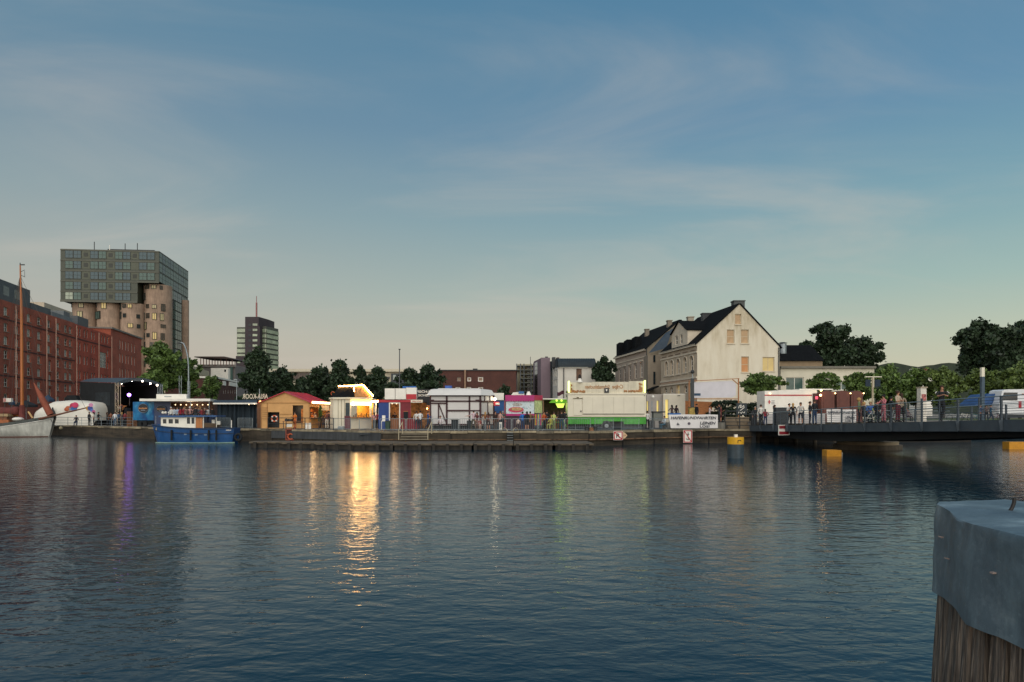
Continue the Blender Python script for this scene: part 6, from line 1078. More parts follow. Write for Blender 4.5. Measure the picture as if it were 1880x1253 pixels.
CB.part('lower_band', MB().box(sX(929, Ym), sX(981, Ym), Ym - .03, Ym + .08, sZ(764, Ym), sZ(760, Ym)), mg); CB.part('corner_post', MB().box(sX(925.5, Ym), sX(928, Ym), Ym, Ym + .15, GZ, sZ(735, Ym)), M('brown_pink', '#8a4a52')); CB.part('base_panel', MB().box(sX(929, Ym), sX(981, Ym), Ym + .02, Ym + .1, GZ, sZ(764.1, Ym)), M('dark_plum', '#3a2834', .7, .2)); CB.part('roof', MB().prism([(sX(928, Ym), Ym + .01), (sX(981, Ym), Ym + .01), (sX(995, 67.5), 67.5), (sX(995, 67.5), 70), (sX(928, Ym), 70)], sZ(727, Ym), sZ(726, Ym)), white)
for k, hx in enumerate(('#d9b23a', '#c23058', '#3f8a5a', '#d9b23a', '#3f6aa8', '#c23058', '#4fa06a')): x = 982 + k * 2; CB.part('stripe', MB().box(sX(x, 66.3), sX(x + 1.8, 66.3), 66.3, 66.34, sZ(781, 66.3), sZ(761, 66.3)), M('stripe_' + hx[1:], hx, .5, .1))
for hx, x, y, Yq, lb_, cat in (('a', 970.5, 719, 66.8, 'white cone with a dark figure standing on the candy booth roof', 'roof figure'), ('b', 1064.5, 695, 66.2, 'white cone with a dark figure standing on the white trailer sign board', 'roof figure')):
    FGo = Thing('roof_figure', lb_, cat, tuple(Wp(x, y + 7, Yq)), 'cone figures on stall roofs'); FGo.part('cone', MB().tube(Wp(x, y + 7, Yq), Wp(x, y, Yq), .27, .12, 14), white); FGo.part('figure', MB().tube(Wp(x, y, Yq), Wp(x, y - 4, Yq), .15, .11, 10).sphere(Wp(x, y - 5.5, Yq), .11, 8, 6).tube(Wp(x - .2, y - 1, Yq), Wp(x - 2.6, y - 4.6, Yq), .05).tube(Wp(x + .2, y - 1, Yq), Wp(x + 2.6, y - 3.8, Yq), .05), M('dark_figure', '#2a2320'))
# ================================================================== green lit stall
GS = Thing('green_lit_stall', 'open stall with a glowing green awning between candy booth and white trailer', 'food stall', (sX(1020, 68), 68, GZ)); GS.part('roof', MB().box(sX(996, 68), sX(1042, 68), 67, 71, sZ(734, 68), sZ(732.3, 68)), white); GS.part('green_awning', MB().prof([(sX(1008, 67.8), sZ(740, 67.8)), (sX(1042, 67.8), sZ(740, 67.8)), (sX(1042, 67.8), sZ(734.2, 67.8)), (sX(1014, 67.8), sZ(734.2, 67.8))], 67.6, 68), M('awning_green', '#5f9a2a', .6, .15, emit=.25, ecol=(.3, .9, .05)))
GS.part('back_wall', MB().box(sX(996, 71), sX(1042, 71), 71, 71.1, GZ, sZ(735, 71)), M('brown_back', '#4a3a2c', .8, .4, 3)); o = GS.part('lamp_panel', MB().prof([(sX(1024, 69.5), sZ(749, 69.5)), (sX(1034, 69.5), sZ(749, 69.5)), (sX(1037, 69.5), sZ(741, 69.5)), (sX(1020, 69.5), sZ(741, 69.5))], 69.5, 69.6), M('green_glow_panel', '#f0ff90', .3, 0, emit=.9, ecol=(.72, 1, .14)))
for x in (1022, 1031): GS.part('lamp', MB().sphere(Wp(x, 735.8, 67.5), .10), greenl)
GS.part('post', MB().box(sX(1040.5, 67.5), sX(1042, 67.5), 67.3, 67.4, GZ, sZ(734, 67.5)).box(sX(996.5, 67.5), sX(998, 67.5), 67.3, 67.4, GZ, sZ(734, 67.5)), M('warm_post', '#8a6a52')); plight(1029, 745, 68.4, 40, (.7, 1, .2), .3); plight(1027, 757, 66, 20, (.6, 1, .25), .3)
GS.part('counter', MB().box(sX(1000, 69.4), sX(1036, 69.4), 69.2, 69.45, GZ, GZ + 1.05), M('brown_top', '#8a5a3c'))
fl = Thing('pennant', 'dark maroon flag on a pole above the green stall', 'flag', (sX(1022.5, 68), 68, sZ(732, 68))); fl.part('pole', MB().tube(Wp(1022.5, 732, 68), Wp(1022.5, 714, 68), .03), galv); m_ = MB(); pv = None
for i in range(9): x = 1023 + i * 1.6; dy = 1.2 * math.sin(i * .8); p = (Wp(x, 720 + dy - i * .25, 68 + .1 * math.sin(i)), Wp(x, 727 + dy - i * .25, 68 + .1 * math.sin(i))); m_.face([pv[1], p[1], p[0], pv[0]]) if pv else None; pv = p
fl.part('cloth', m_, M('maroon_cloth', '#4a2430', .8, .2))
PT = Thing('picnic_set', 'small lime-lit folding table with chairs in front of the green stall', 'table set', (sX(1025, 63), 63, GZ)); lm_ = M('lime_plastic', '#5fae3a', .5, .1); PT.part('top', MB().box(sX(1012, 63), sX(1035, 63), 62.8, 63.5, GZ + .7, GZ + .74), lm_)
for x in (1013, 1034): PT.part('leg', MB().tube((sX(x, 63), 62.9, GZ), (sX(x + (3 if x < 1020 else -3), 63), 62.9, GZ + .7), .03), lm_)
PT.part('seat', MB().box(sX(1009, 63), sX(1015, 63), 63.7, 64.1, GZ + .42, GZ + .46), lm_); PT.part('backrest', MB().tube((sX(1035, 63), 63.3, GZ + .9), (sX(1040, 63), 63.3, GZ + .3), .04), lm_)
# ================================================================== white trailer
TR = Thing('white_food_trailer', 'long white sales trailer with a green skirt and a backwards lettered roof board', 'food trailer', (sX(1114, 66), 66, GZ)); trw = M('trailer_cream', '#d5cebb', .5, .05, .6); gr = M('trailer_green', '#3f9a30', .5, .2, 1.5, bump=.2); z0_, z1_ = sZ(765.5, 66), sZ(724.5, 66); x0_, x1_ = sX(1042.5, 66), sX(1186, 66)
TR.part('body', MB().box(x0_, x1_, 66, 68.6, z0_, z1_), trw); TR.part('roof_edge', MB().box(x0_ - .05, x1_ + .05, 65.93, 68.65, z1_ + .003, z1_ + .09), cream)
for a, b_ in ((1042.5, 1068), (1068.2, 1107), (1107.2, 1145), (1145.2, 1186)):
    TR.part('skirt_panel', MB().box(sX(a, 66), sX(b_, 66), 65.96, 66.02, sZ(779 if not (1100 < (a + b_) / 2 < 1130) else 774, 66), z0_ + .0), gr)
TR.part('skirt_rail', MB().box(x0_, x1_, 65.9, 65.95, z0_ - .02, z0_ + .05), M('pale_trim', '#c6bba8')); TR.part('chassis', MB().box(x0_ + .2, x1_ - .2, 66.3, 68.4, GZ + .25, z0_ - .02), dark)
wx = sX(1113.5, 66); wh_ = TR.part('wheel', MB().tube((wx, 65.9, GZ + .33), (wx, 66.12, GZ + .33), .36, n=22), black); TR.part('rim', MB().tube((wx, 65.86, GZ + .33), (wx, 65.9, GZ + .33), .19, n=14), galv, parent=wh_); TR.part('wheel_arch', MB().tube((wx, 65.94, GZ + .36), (wx, 65.957, GZ + .36), .47, n=22), dark)
TR.part('hatch', MB().box(sX(1070, 66), sX(1183, 66), 65.93, 65.985, sZ(760, 66), sZ(729, 66)), trw); TR.part('hatch_seal', MB().box(sX(1069.5, 66), sX(1183, 66), 65.9, 65.94, sZ(760.6, 66), sZ(759.9, 66)), dark); TR.part('door', MB().box(sX(1053, 66), sX(1068.5, 66), 65.94, 65.985, sZ(763, 66), sZ(732.5, 66)), trw); TR.part('door_handle', MB().tube((sX(1066.4, 66), 65.85, sZ(755.3, 66)), (sX(1066.4, 66), 65.94, sZ(755.3, 66)), .07), dark); TR.part('lock_bar', MB().box(sX(1052, 66), sX(1069.5, 66), 65.86, 65.93, sZ(732.2, 66), sZ(731.3, 66)).box(sX(1058.5, 66), sX(1062.5, 66), 65.84, 65.859, sZ(732, 66), sZ(729.6, 66)), M('brown_lock', '#5a4e34'))
TR.part('clasp', MB().sphere(Wp(1183.4, 726.8, 65.9), .045, 6, 4), dark)
sbx = M('sign_back_cream', '#d2cab4', .6, .10, .8, streak=.15)
for a, b_ in ((1045.5, 1064), (1064.2, 1087), (1087.2, 1110.5), (1110.7, 1132), (1132.2, 1154), (1154.2, 1184.5)): TR.part('roof_board', MB().box(sX(a, 66.2), sX(b_, 66.2), 66.2, 66.32, z1_ + .1, sZ(702.5 if a < 1080 else 701.5 if a < 1150 else 700, 66.2)), sbx)
br_ = M('faded_brown_lettering', '#a8794f', .7, .3, 3); text_part(TR, 'lettering', 'Crêpe', 1124, 706.5, 1144, 716, 66.18, br_, mirror=True, shear=.2); text_part(TR, 'lettering', 'Schmalzkuchen', 1074, 707, 1120, 714, 66.18, br_, mirror=True, shear=.2)
m_ = MB(); rr2 = random.Random(4)
for k in range(46): x = 1048 + rr2.random() * 26; m_.tube(Wp(x, 719 + rr2.uniform(-2, 2.2), 66.19), Wp(x, 719 + rr2.uniform(-2, 2.2), 66.17), rr2.uniform(.03, .1), n=7)
for k in range(46): x = 1144 + rr2.random() * 34; m_.tube(Wp(x, 718.5 + rr2.uniform(-2, 2), 66.19), Wp(x, 718.5, 66.17), rr2.uniform(.03, .1), n=7)
for k in range(26): y = 703 + rr2.random() * 15; x = 1176 + rr2.uniform(-2, 3); m_.tube(Wp(x, y, 66.19), Wp(x, y, 66.17), rr2.uniform(.03, .1), n=7); m_.tube(Wp(1049 + rr2.uniform(-1.5, 1.5), y + 2, 66.19), Wp(1049, y + 2, 66.17), rr2.uniform(.03, .08), n=7)
TR.part('ornament', m_, br_)['kind'] = 'stuff'; TR.part('black_plate', MB().box(sX(1109.5, 66.1), sX(1118, 66.1), 66.08, 66.16, sZ(721.5, 66.1), sZ(713, 66.1)), dark); TR.part('plate_mark', MB().prof([(sX(1112, 66), sZ(715, 66)), (sX(1113.8, 66), sZ(719.5, 66)), (sX(1115.6, 66), sZ(715, 66))], 66.05, 66.07), white)
for x in (1043.3, 1183.0): TR.part('tube_light', MB().tube(Wp(x + 1, 721, 66.05), Wp(x + 1, 700 if x < 1100 else 698.5, 66.05), .085, n=8), tubey)
for x in (1057, 1177): TR.part('jack_stand', MB().tube((sX(x, 66), 66.1, GZ), (sX(x, 66), 66.1, GZ + .5), .04), galv)
for x, lb_ in ((1077.5, 'left black bollard beside the wooden crate on the quay edge'), (1093, 'right black bollard beside the wooden crate on the quay edge')): b_ = Thing('mooring_bollard', lb_, 'bollard', (sX(x, 59.6), 59.6, GZ), 'bollards on the quay before the white trailer'); b_.part('body', MB().tube((sX(x, 59.6), 59.6, GZ), (sX(x, 59.6), 59.6, GZ + .32), .18, .15, 14), dark); b_.part('cap', MB().tube((sX(x, 59.6), 59.6, GZ + .32), (sX(x, 59.6), 59.6, GZ + .42), .24, .2, 14), dark)
b_ = Thing('wooden_crate', 'small pale wooden crate between the two black bollards', 'crate', (sX(1085.5, 59.7), 59.7, GZ)); 
for k in range(3): b_.part('slat', MB().box(sX(1082, 59.6), sX(1089.5, 59.6), 59.55, 59.58, GZ + .02 + k * .1, GZ + .1 + k * .1), pal)
b_.part('box', MB().box(sX(1082.2, 59.6), sX(1089.3, 59.6), 59.585, 59.9, GZ, GZ + .28), M('crate_inside', '#3a2a20'))

# small clutter on the fairground
m_ = [None]
for k in range(9): x = 697 + k * 1.95; FS.part('wall_rib', MB().box(sX(x, 67), sX(x + .5, 67), 66.97, 66.995, GZ + .05, sZ(740, 67)), bl)
for k in range(8): x = 736.5 + k * 2.1; FS.part('wall_rib', MB().box(sX(x, 67), sX(x + .5, 67), 66.97, 66.995, GZ + .05, sZ(740, 67)), mar)
for x, Y, hx, lb in ((712, 63.6, '#2f4a38', 'dark green waste bin before the blue stall wall'), (862, 64.2, '#33373a', 'grey waste bin before the right half-timbered panels'), (1196, 66.2, '#2c3036', 'black waste bin at the right end of the white trailer')):
    th = Thing('waste_bin', lb, 'bin', (sX(x, Y), Y, GZ)); th.part('body', MB().tube((sX(x, Y), Y, GZ), (sX(x, Y), Y, GZ + .78), .2, .25, 14), M('bin_' + hx[1:], hx, .6, .15)); th.part('lid', MB().tube((sX(x, Y), Y, GZ + .785), (sX(x, Y), Y, GZ + .86), .27, .2, 14), black)
th = Thing('menu_board', 'white poster board leaning in the barrier gap left of the candy booth', 'sandwich board', (sX(919, 60.9), 60.9, GZ)); th.part('board', MB().box(sX(916.5, 60.9), sX(921.5, 60.9), 60.9, 60.94, GZ + .05, GZ + .75), white); th.part('print', MB().box(sX(917.5, 60.9), sX(920.5, 60.9), 60.885, 60.897, GZ + .2, GZ + .6), galv)
th = Thing('menu_board', 'chalk menu board hung beside the lit stall doorway on the maroon wall', 'menu board', (sX(745, 66.9), 66.9, GZ + .9)); th.part('board', MB().box(sX(741, 66.9), sX(749, 66.9), 66.88, 66.93, GZ + 1.0, GZ + 1.7), black); th.part('frame_rail', MB().box(sX(740.5, 66.9), sX(749.5, 66.9), 66.89, 66.94, GZ + .95, GZ + .995), wood); th.part('frame_rail', MB().box(sX(740.5, 66.9), sX(749.5, 66.9), 66.89, 66.94, GZ + 1.705, GZ + 1.75), wood)
for k in range(5): TR.part('panel_seam', MB().box(sX(1088 + k * 19, 66), sX(1088.25 + k * 19, 66), 65.915, 65.928, sZ(759, 66), sZ(730, 66)), M('seam_grey', '#a39c8a', .6, .1))
# ================================================================== right of the trailer
AL = Thing('grey_garden_wall', 'low grey wall building with yellow lit slits left of the white block', 'outbuilding', (sX(1202, 74), 74, GZ)); gw = M('grey_lilac_render', '#a39c96', .85, .06)
fx_ = Face(sX(1187, 74), 74, sX(1217, 74), 74); slots = [fx_.rect(1187.5, 737, 1190.5, 762), fx_.rect(1205.5, 736, 1209.5, 762)]; m_ = MB(); facade(m_, fx_, GZ, sZ(725.5, 74), slots, .3); AL.part('wall', m_, gw); yl = M('yellow_lit_slit', '#e0c868', .5, .05, emit=.5, ecol=(1, .8, .3))
for o in slots: AL.part('lit_slit', MB().box(fx_.P(o[0], 0).x, fx_.P(o[1], 0).x, 74.29, 74.33, o[2], o[3]), yl)
for x in (1196, 1213): AL.part('dark_slit', MB().box(sX(x, 74), sX(x + 1.6, 74), 73.96, 73.99, GZ + .8, sZ(737, 74)), galv)
AL.part('flood_lamp', MB().sphere(Wp(1199, 729, 73.6), .16), white); AL.part('parapet', MB().box(fx_.o.x, sX(1217, 74), 74.01, 76, sZ(725.5, 74) + .002, sZ(724, 74)), gw)
AL2 = Thing('white_gate_house', 'plain white rendered block with a yellow lit door slit before the stucco facade', 'outbuilding', (sX(1235, 74), 74, GZ)); fx_ = Face(sX(1217.5, 73.5), 73.5, sX(1258, 73.5), 73.5); sl = fx_.rect(1221.5, 734, 1227, 768); m_ = MB(); facade(m_, fx_, GZ, sZ(724.5, 73.5), [sl], .3); AL2.part('wall', m_, M('warm_white_render', '#c6bfae', .85, .05)); AL2.part('lit_slit', MB().box(fx_.P(sl[0], 0).x, fx_.P(sl[1], 0).x, 73.79, 73.83, sl[2], sl[3]), yl); AL2.part('parapet', MB().box(fx_.o.x, sX(1258, 73.5), 73.51, 76, sZ(724.5, 73.5) + .002, sZ(723.5, 73.5)), white); AL2.part('small_vent', MB().box(sX(1244, 73.4), sX(1249, 73.4), 73.44, 73.48, sZ(727.3, 73.4), sZ(726.2, 73.4)), dark)
EB = Thing('electric_cabinet', 'grey flight case box with a dark lid standing by the lit grey wall', 'cabinet', (sX(1208, 67), 67, GZ)); EB.part('box', MB().box(sX(1200, 67), sX(1216, 67), 67, 67.8, sZ(773, 67), sZ(758, 67)), M('grey_case', '#6c6f68', .6, .15)); EB.part('lid', MB().box(sX(1199, 67), sX(1221, 67), 66.9, 67.9, sZ(758, 67) + .003, sZ(755.5, 67)), dark); EB.part('leg', MB().box(sX(1202, 67), sX(1203, 67), 67.1, 67.2, GZ, sZ(773, 67)).box(sX(1213, 67), sX(1214, 67), 67.1, 67.2, GZ, sZ(773, 67)), dark)
SF = Thing('banner_stand', 'orange timber frame holding a large pale banner before the gable wall', 'banner frame', (sX(1313, 72), 72, GZ)); fw_ = M('orange_timber', '#a06a42', .8, .15, 3)
SF.part('upright', MB().box(sX(1264.5, 72), sX(1266.3, 72), 72, 72.1, GZ, sZ(700, 72)), fw_); SF.part('upright', MB().box(sX(1355.2, 72), sX(1357, 72), 72, 72.1, GZ, sZ(695, 72)), fw_); SF.part('top_rail', MB().add([(sX(1264.5, 72), 71.9, sZ(701, 72)), (sX(1357, 72), 71.9, sZ(696, 72)), (sX(1357, 72), 71.9, sZ(694.8, 72)), (sX(1264.5, 72), 71.9, sZ(699.8, 72)), (sX(1264.5, 72), 71.98, sZ(701, 72)), (sX(1357, 72), 71.98, sZ(696, 72)), (sX(1357, 72), 71.98, sZ(694.8, 72)), (sX(1264.5, 72), 71.98, sZ(699.8, 72))], [(0, 1, 2, 3), (7, 6, 5, 4), (3, 2, 6, 7), (4, 5, 1, 0)]), fw_)
SF.part('bottom_rail', MB().box(sX(1266.4, 72), sX(1355, 72), 71.99, 72.09, sZ(733.5, 72), sZ(732, 72)), fw_); SF.part('brace', MB().tube(Wp(1345, 697, 71.95), Wp(1355.5, 706, 71.95), .05, n=5), fw_)
SF.part('banner', MB().prof([(sX(1272, 71.9), sZ(731, 71.9)), (sX(1345, 71.9), sZ(730, 71.9)), (sX(1352, 71.9), sZ(726, 71.9)), (sX(1352, 71.9), sZ(705, 71.9)), (sX(1345, 71.9), sZ(699.5, 71.9)), (sX(1272, 71.9), sZ(702.5, 71.9))], 72.02, 72.05), M('pale_lilac_banner', '#c9c6cc', .7, .05, 1))
SP = Thing('info_post', 'tall dark grey direction post with a small blue street sign', 'signpost', (sX(1272, 70), 70, GZ)); SP.part('post', MB().box(sX(1269, 70), sX(1274.5, 70), 70, 70.25, GZ, sZ(695, 70)), M('anthracite_post', '#33383b', .6, .15)); SP.part('street_sign', MB().box(sX(1274.6, 70), sX(1286, 70), 69.95, 70.0, sZ(727, 70), sZ(722.5, 70)), M('sign_blue_grey', '#2c4660')); SP.part('spotlight', MB().sphere(Wp(1271.5, 683, 70), .2, 8, 6), dark); SP.part('mast', MB().tube(Wp(1271.5, 695, 70.1), Wp(1271.5, 683, 70.1), .06), galv)
OF = Thing('board_fence', 'orange board fence below the timber banner frame', 'fence', (sX(1282, 75), 75, GZ))
for k in range(16): x = 1258 + k * 3.1; OF.part('board', MB().box(sX(x, 75), sX(x + 2.95, 75), 75 + .02 * (k % 2), 75.05 + .02 * (k % 2), GZ, sZ(736.5 + k * .12, 75)), wood)
YB = Thing('yellow_cabinet', 'yellow poster covered box at the foot of the direction post', 'box', (sX(1272, 69), 69, GZ)); YB.part('body', MB().box(sX(1266, 69), sX(1277, 69), 69, 69.6, GZ, sZ(748.5, 69)), M('yellow_poster', '#a88f4a', .8, .3, 4)); YB.part('lid', MB().box(sX(1265.7, 69), sX(1277.3, 69), 68.95, 69.65, sZ(748.5, 69) + .002, sZ(747.6, 69)), dark)
def banner(x0_, y0_, x1_, y1_, Y, label, slant, mirror=False, withlogo=True):
    th = Thing('banner', label, 'banner', (sX((x0_ + x1_) / 2, Y), Y, sZ(y1_, Y))); m_ = MB(); nn = 14; top = []; bot = []
    for i in range(nn + 1): f_ = i / nn; top.append(Vector((sX(x0_ + (x1_ - x0_) * f_, Y), Y + .03 * math.sin(f_ * 9), sZ(y0_ + .25 * math.sin(f_ * 14), Y)))); bot.append(Vector((sX(x0_ + slant + (x1_ - x0_ - slant) * f_, Y), Y + .03 * math.sin(f_ * 9), sZ(y1_, Y))))
    m_.add(top + bot, [(nn + 1 + i, nn + 2 + i, i + 1, i) for i in range(nn)]); th.part('cloth', m_, M('banner_white', '#dbd8d6', .6, .05, 1.2)); ink = M('banner_ink', '#1d2130', .6, .05)
    w_ = x1_ - x0_; h_ = y1_ - y0_; text_part(th, 'lettering', 'HAFENRUNDFAHRTEN', x0_ + .045 * w_, y0_ + .14 * h_, x1_ - .03 * w_, y0_ + .35 * h_, Y - .05, ink, shear=.22)
    text_part(th, 'lettering', 'LEINEN', x0_ + .635 * w_, y0_ + .52 * h_, x1_ - .045 * w_, y0_ + .73 * h_, Y - .05, ink, shear=.22); text_part(th, 'lettering', 'LOS!', x0_ + .635 * w_, y0_ + .78 * h_, x0_ + .83 * w_, y0_ + .96 * h_, Y - .05, ink)
    if withlogo:
        sx0 = x0_ + .16 * w_; th.part('sail_mark', MB().prof([(sX(sx0, Y), sZ(y0_ + .77 * h_, Y)), (sX(sx0 + 2.6, Y), sZ(y0_ + .77 * h_, Y)), (sX(sx0 + 2.2, Y), sZ(y0_ + .55 * h_, Y))], Y - .06, Y - .05).prof([(sX(sx0 + 3, Y), sZ(y0_ + .77 * h_, Y)), (sX(sx0 + 5.6, Y), sZ(y0_ + .77 * h_, Y)), (sX(sx0 + 3.1, Y), sZ(y0_ + .62 * h_, Y))], Y - .06, Y - .05), ink)
        th.part('round_mark', MB().tube(Wp(x0_ + .415 * w_, y0_ + .66 * h_, Y - .05), Wp(x0_ + .415 * w_, y0_ + .66 * h_, Y - .06), S(2.6, Y), n=18), M('grey_seal', '#5c5560', .7, .1))
    return th
banner(1227.5, 761.5, 1318, 786.5, 63.5, 'white harbour tour banner on the quay edge, the one with two round and sail emblems', 4)
BS = Thing('blue_counter', 'blue topped counter just behind the left end of the harbour tour banner', 'counter', (sX(1238, 66), 66, GZ)); BS.part('top', MB().box(sX(1228, 66), sX(1250, 66), 66, 66.6, sZ(762, 66), sZ(759, 66)), M('tarp_blue', '#2b5fa0')); BS.part('leg', MB().box(sX(1229, 66), sX(1230, 66), 66.1, 66.2, GZ, sZ(762, 66)).box(sX(1248, 66), sX(1249, 66), 66.1, 66.2, GZ, sZ(762, 66)), dark)
GB = Thing('graffiti_board', 'dark steel board with white scrawled graffiti in the railing right of the hedge', 'board', (sX(1362, 69), 69, GZ)); GB.part('panel', MB().box(sX(1352, 69), sX(1371.5, 69), 69, 69.06, sZ(762, 69), sZ(740.5, 69)), M('slate_board', '#2a3438', .7, .2)); m_ = MB(); gp = [(1356, 750), (1357.5, 745), (1361, 744), (1359, 749), (1363, 747.5), (1365.5, 744.5), (1366, 749), (1362, 752), (1357, 756), (1356, 759)]; m_.path([Wp(x, y, 68.96) for x, y in gp], .035, 5); m_.path([Wp(x, y, 68.96) for x, y in ((1359, 757), (1361, 760), (1363, 756), (1366, 759), (1368, 755))], .03, 5); GB.part('scrawl', m_, white); GB.part('leg', MB().box(sX(1353, 69), sX(1354, 69), 69.07, 69.12, GZ, sZ(762, 69)).box(sX(1370, 69), sX(1371, 69), 69.07, 69.12, GZ, sZ(762, 69)), dark)
SB_ = Thing('stone_terrace_seat', 'stepped pale concrete blocks behind the railing below the graffiti board', 'stone steps', (sX(1355, 68.5), 68.5, GZ)); blk = M('tan_concrete_block', '#7d6f5c', .9, .2, 1)
for r_ in range(3):
    for k, (a, b_) in enumerate(((1333, 1353), (1353.5, 1378))): SB_.part('block', MB().box(sX(a, 68.5), sX(b_, 68.5) - .03, 68.0 + r_ * .4, 68.38 + r_ * .4, GZ, GZ + .40 * (r_ + 1) - .03), blk)
def railing(name, label, pts, H, nr, mat, pr=.03, rr=.015, post_every=2.0, tops=None):
    th = Thing(name, label, 'railing', tuple(pts[0])); 
    for a, b_ in zip(pts, pts[1:]):
        a = Vector(a); b_ = Vector(b_); n = max(1, round((b_ - a).length / post_every))
        for i in range(n + 1 if b_ == Vector(pts[-1]) else n): p = a + (b_ - a) * i / n; th.part('post', MB().tube(p, p + Vector((0, 0, H)), pr, n=6), mat)
        th.part('handrail', MB().tube(a + Vector((0, 0, H)), b_ + Vector((0, 0, H)), pr, n=6), mat)
        for k in range(nr): z = H * (k + 1) / (nr + 1); th.part('rail', MB().tube(a + Vector((0, 0, z)), b_ + Vector((0, 0, z)), rr, n=4, cap=False), mat)
    return th
def G(x, Y, z=GZ): return (sX(x, Y), Y, z)
railing('quay_railing', 'thin dark railing on the quay in front of the stage and the inflatable', [G(100, 86.5), G(150, 84), G(244, 78.5)], 1.05, 2, galv, .03, .02, 2.4)
railing('quay_railing', 'dark flat-bar railing with a mid rail before the tan hut', [G(492, 66.2), G(560, 63.6), G(612, 61.6)], 1.1, 1, dark, .035, .025, 2.4)
railing('quay_railing', 'heavy dark railing over the stone blocks right of the banner', [G(1331, 66.6), G(1385, 67.0)], 1.75, 4, dark, .05, .03, 1.25)
# crowd barriers
bar_m = MB().tube((0, 0, .12), (0, 0, 1.04), .011, n=4, cap=False).mesh('bar', galv)
def barrier0():
    th = Thing('crowd_barrier', 'x', 'barrier', (0, 0, 0)); m_ = MB()
    m_.tube((-1.1, 0, 1.06), (1.1, 0, 1.06), .024, n=6).tube((-1.1, 0, .12), (1.1, 0, .12), .022, n=6).tube((-1.12, 0, .0), (-1.12, 0, 1.06), .024, n=6).tube((1.12, 0, 0), (1.12, 0, 1.06), .024, n=6); th.part('frame', m_, galv)
    for k in range(13): th.inst('bar', bar_m, (-1.1 + 2.2 * (k + .5) / 13, 0, 0))
    for x in (-.8, .8): th.part('foot', MB().tube((x, -.3, .02), (x, .3, .02), .022, n=5).tube((x, 0, .02), (x, 0, .12), .02, n=5), galv)
    return th.o
b0 = barrier0(); blist = []
def yq(x):   # quay edge distance at picture column x
    xs = [113, 285, 440, 500, 680, 700, 1080, 1200, 1300]; ys = [89, 75, 69.5, 67, 60, 58.6, 58.6, 63, 65.5]
    return float(np.interp(x, xs, ys))
cols = [409, 450]; x = 628
while x < 1180: cols.append(x); x += 2.32 * F / (yq(x) + 1.3)
cols += [1211]
wherel = {409: 'before the left part of the dark marquee', 450: 'before the right part of the dark marquee', 1211: 'between the white trailer and the harbour tour banner'}
marks = [(606, 'below the left white wall of the lit kiosk'), (655, 'below the lit kiosk counter'), (705, 'before the blue stall wall'), (745, 'before the maroon stall wall'), (790, 'before the fish bistro'), (830, 'before the left half-timbered panels'), (872, 'before the right half-timbered panels'), (918, 'left of the candy booth'), (955, 'before the candy booth'), (1000, 'before the green lit stall'), (1045, 'at the left end of the white trailer'), (1090, 'before the trailer wheel'), (1130, 'right of the trailer wheel'), (1170, 'at the right end of the white trailer')]
for i, x in enumerate(cols):
    Y = yq(x) + 1.3; lb = wherel.get(x)
    if not lb: m_c = min(marks, key=lambda q_: abs(q_[0] - x)); lb = m_c[1]; marks.remove(m_c)
    slope = math.atan2(yq(x + 15) - yq(x - 15), sX(x + 15, yq(x + 15)) - sX(x - 15, yq(x - 15)))
    o = b0 if i == 0 else copy_tree(b0); o.location = (sX(x, Y), Y, GZ); o.rotation_euler = (0, 0, slope); o['label'] = 'grey crowd barrier ' + lb; o['group'] = 'crowd barriers along the quay edge'
# ladders, stairs, cabinet, signs on the wall
LA = Thing('quay_stairs', 'dark recessed steps with two pale handrails going down the harbour wall', 'stairs', (sX(760, 58), 58, 0)); 
for k in range(4): LA.part('step', MB().box(sX(736, 57.5), sX(786, 57.5), 57.4 - k * .28 + .28, 57.75 - k * .28 + .28, 1.05 - k * .22, 1.12 - k * .22), M('pale_step_edge', '#7c7464', .9, .2))
for x in (732, 785.5): 
    LA.part('handrail', MB().path([Wp(x, 808, 57.2), Wp(x, 790, 57.2), Wp(x + 7, 775, 58.2), Wp(x + 7, 797, 58.2)], .035, 6), M('cream_handrail', '#b3a68a', .6, .1))
HL = Thing('hoop_ladder', 'dark wall ladder with curved pale hoops below the candy booth', 'ladder', (sX(940, 58), 58.3, 0)); HL.part('recess', MB().box(sX(930, 58.3), sX(943, 58.3), 58.25, 58.45, .1, GZ - .16), M('wet_dark_wall', '#23211e'))
for x in (931, 942): HL.part('hoop', MB().path([Vector((sX(x, 58.2) + (.5 - .5 * math.cos(a)) * (.45 if x > 935 else -.45), 58.2 + .9 * a / 3.1, GZ + .28 * math.sin(a))) for a in [k * .31 for k in range(11)]], .022, 5), M('cream_handrail', '#b3a68a'))
for k in range(5): HL.part('rung', MB().tube(Wp(931, 795 + k * 4.6, 58.1), Wp(942, 795 + k * 4.6, 58.1), .02, n=5), galv)
RC = Thing('rescue_cabinet', 'open red rescue frame with a ring buoy hanging on the grey harbour wall', 'rescue station', (sX(533, 65), 65, 0)); rd = M('rust_red_frame', '#9a4632', .6, .15); Yr = yq(533) - .35
for a, b_ in (((525, 783), (525, 808)), ((541, 783), (541, 808)), ((525, 808), (541, 808)), ((525, 798), (541, 798)), ((525, 789), (541, 789))): RC.part('frame_bar', MB().tube(Wp(*a, Yr), Wp(*b_, Yr), .05, n=5), rd)
RC.part('back_panel', MB().box(sX(526, Yr), sX(541, Yr), Yr + .06, Yr + .1, sZ(808, Yr), sZ(790, Yr)), M('dark_red_panel', '#4a2420')); RC.part('ring_buoy', MB().torus(Wp(533.5, 802, Yr - .05), .26, .06, 'Y', 20, 6), M('orange_buoy', '#c25a34')); RC.part('notice', MB().box(sX(526.5, Yr), sX(536.5, Yr), Yr - .06, Yr - .03, sZ(784.3, Yr), sZ(779, Yr)), white)
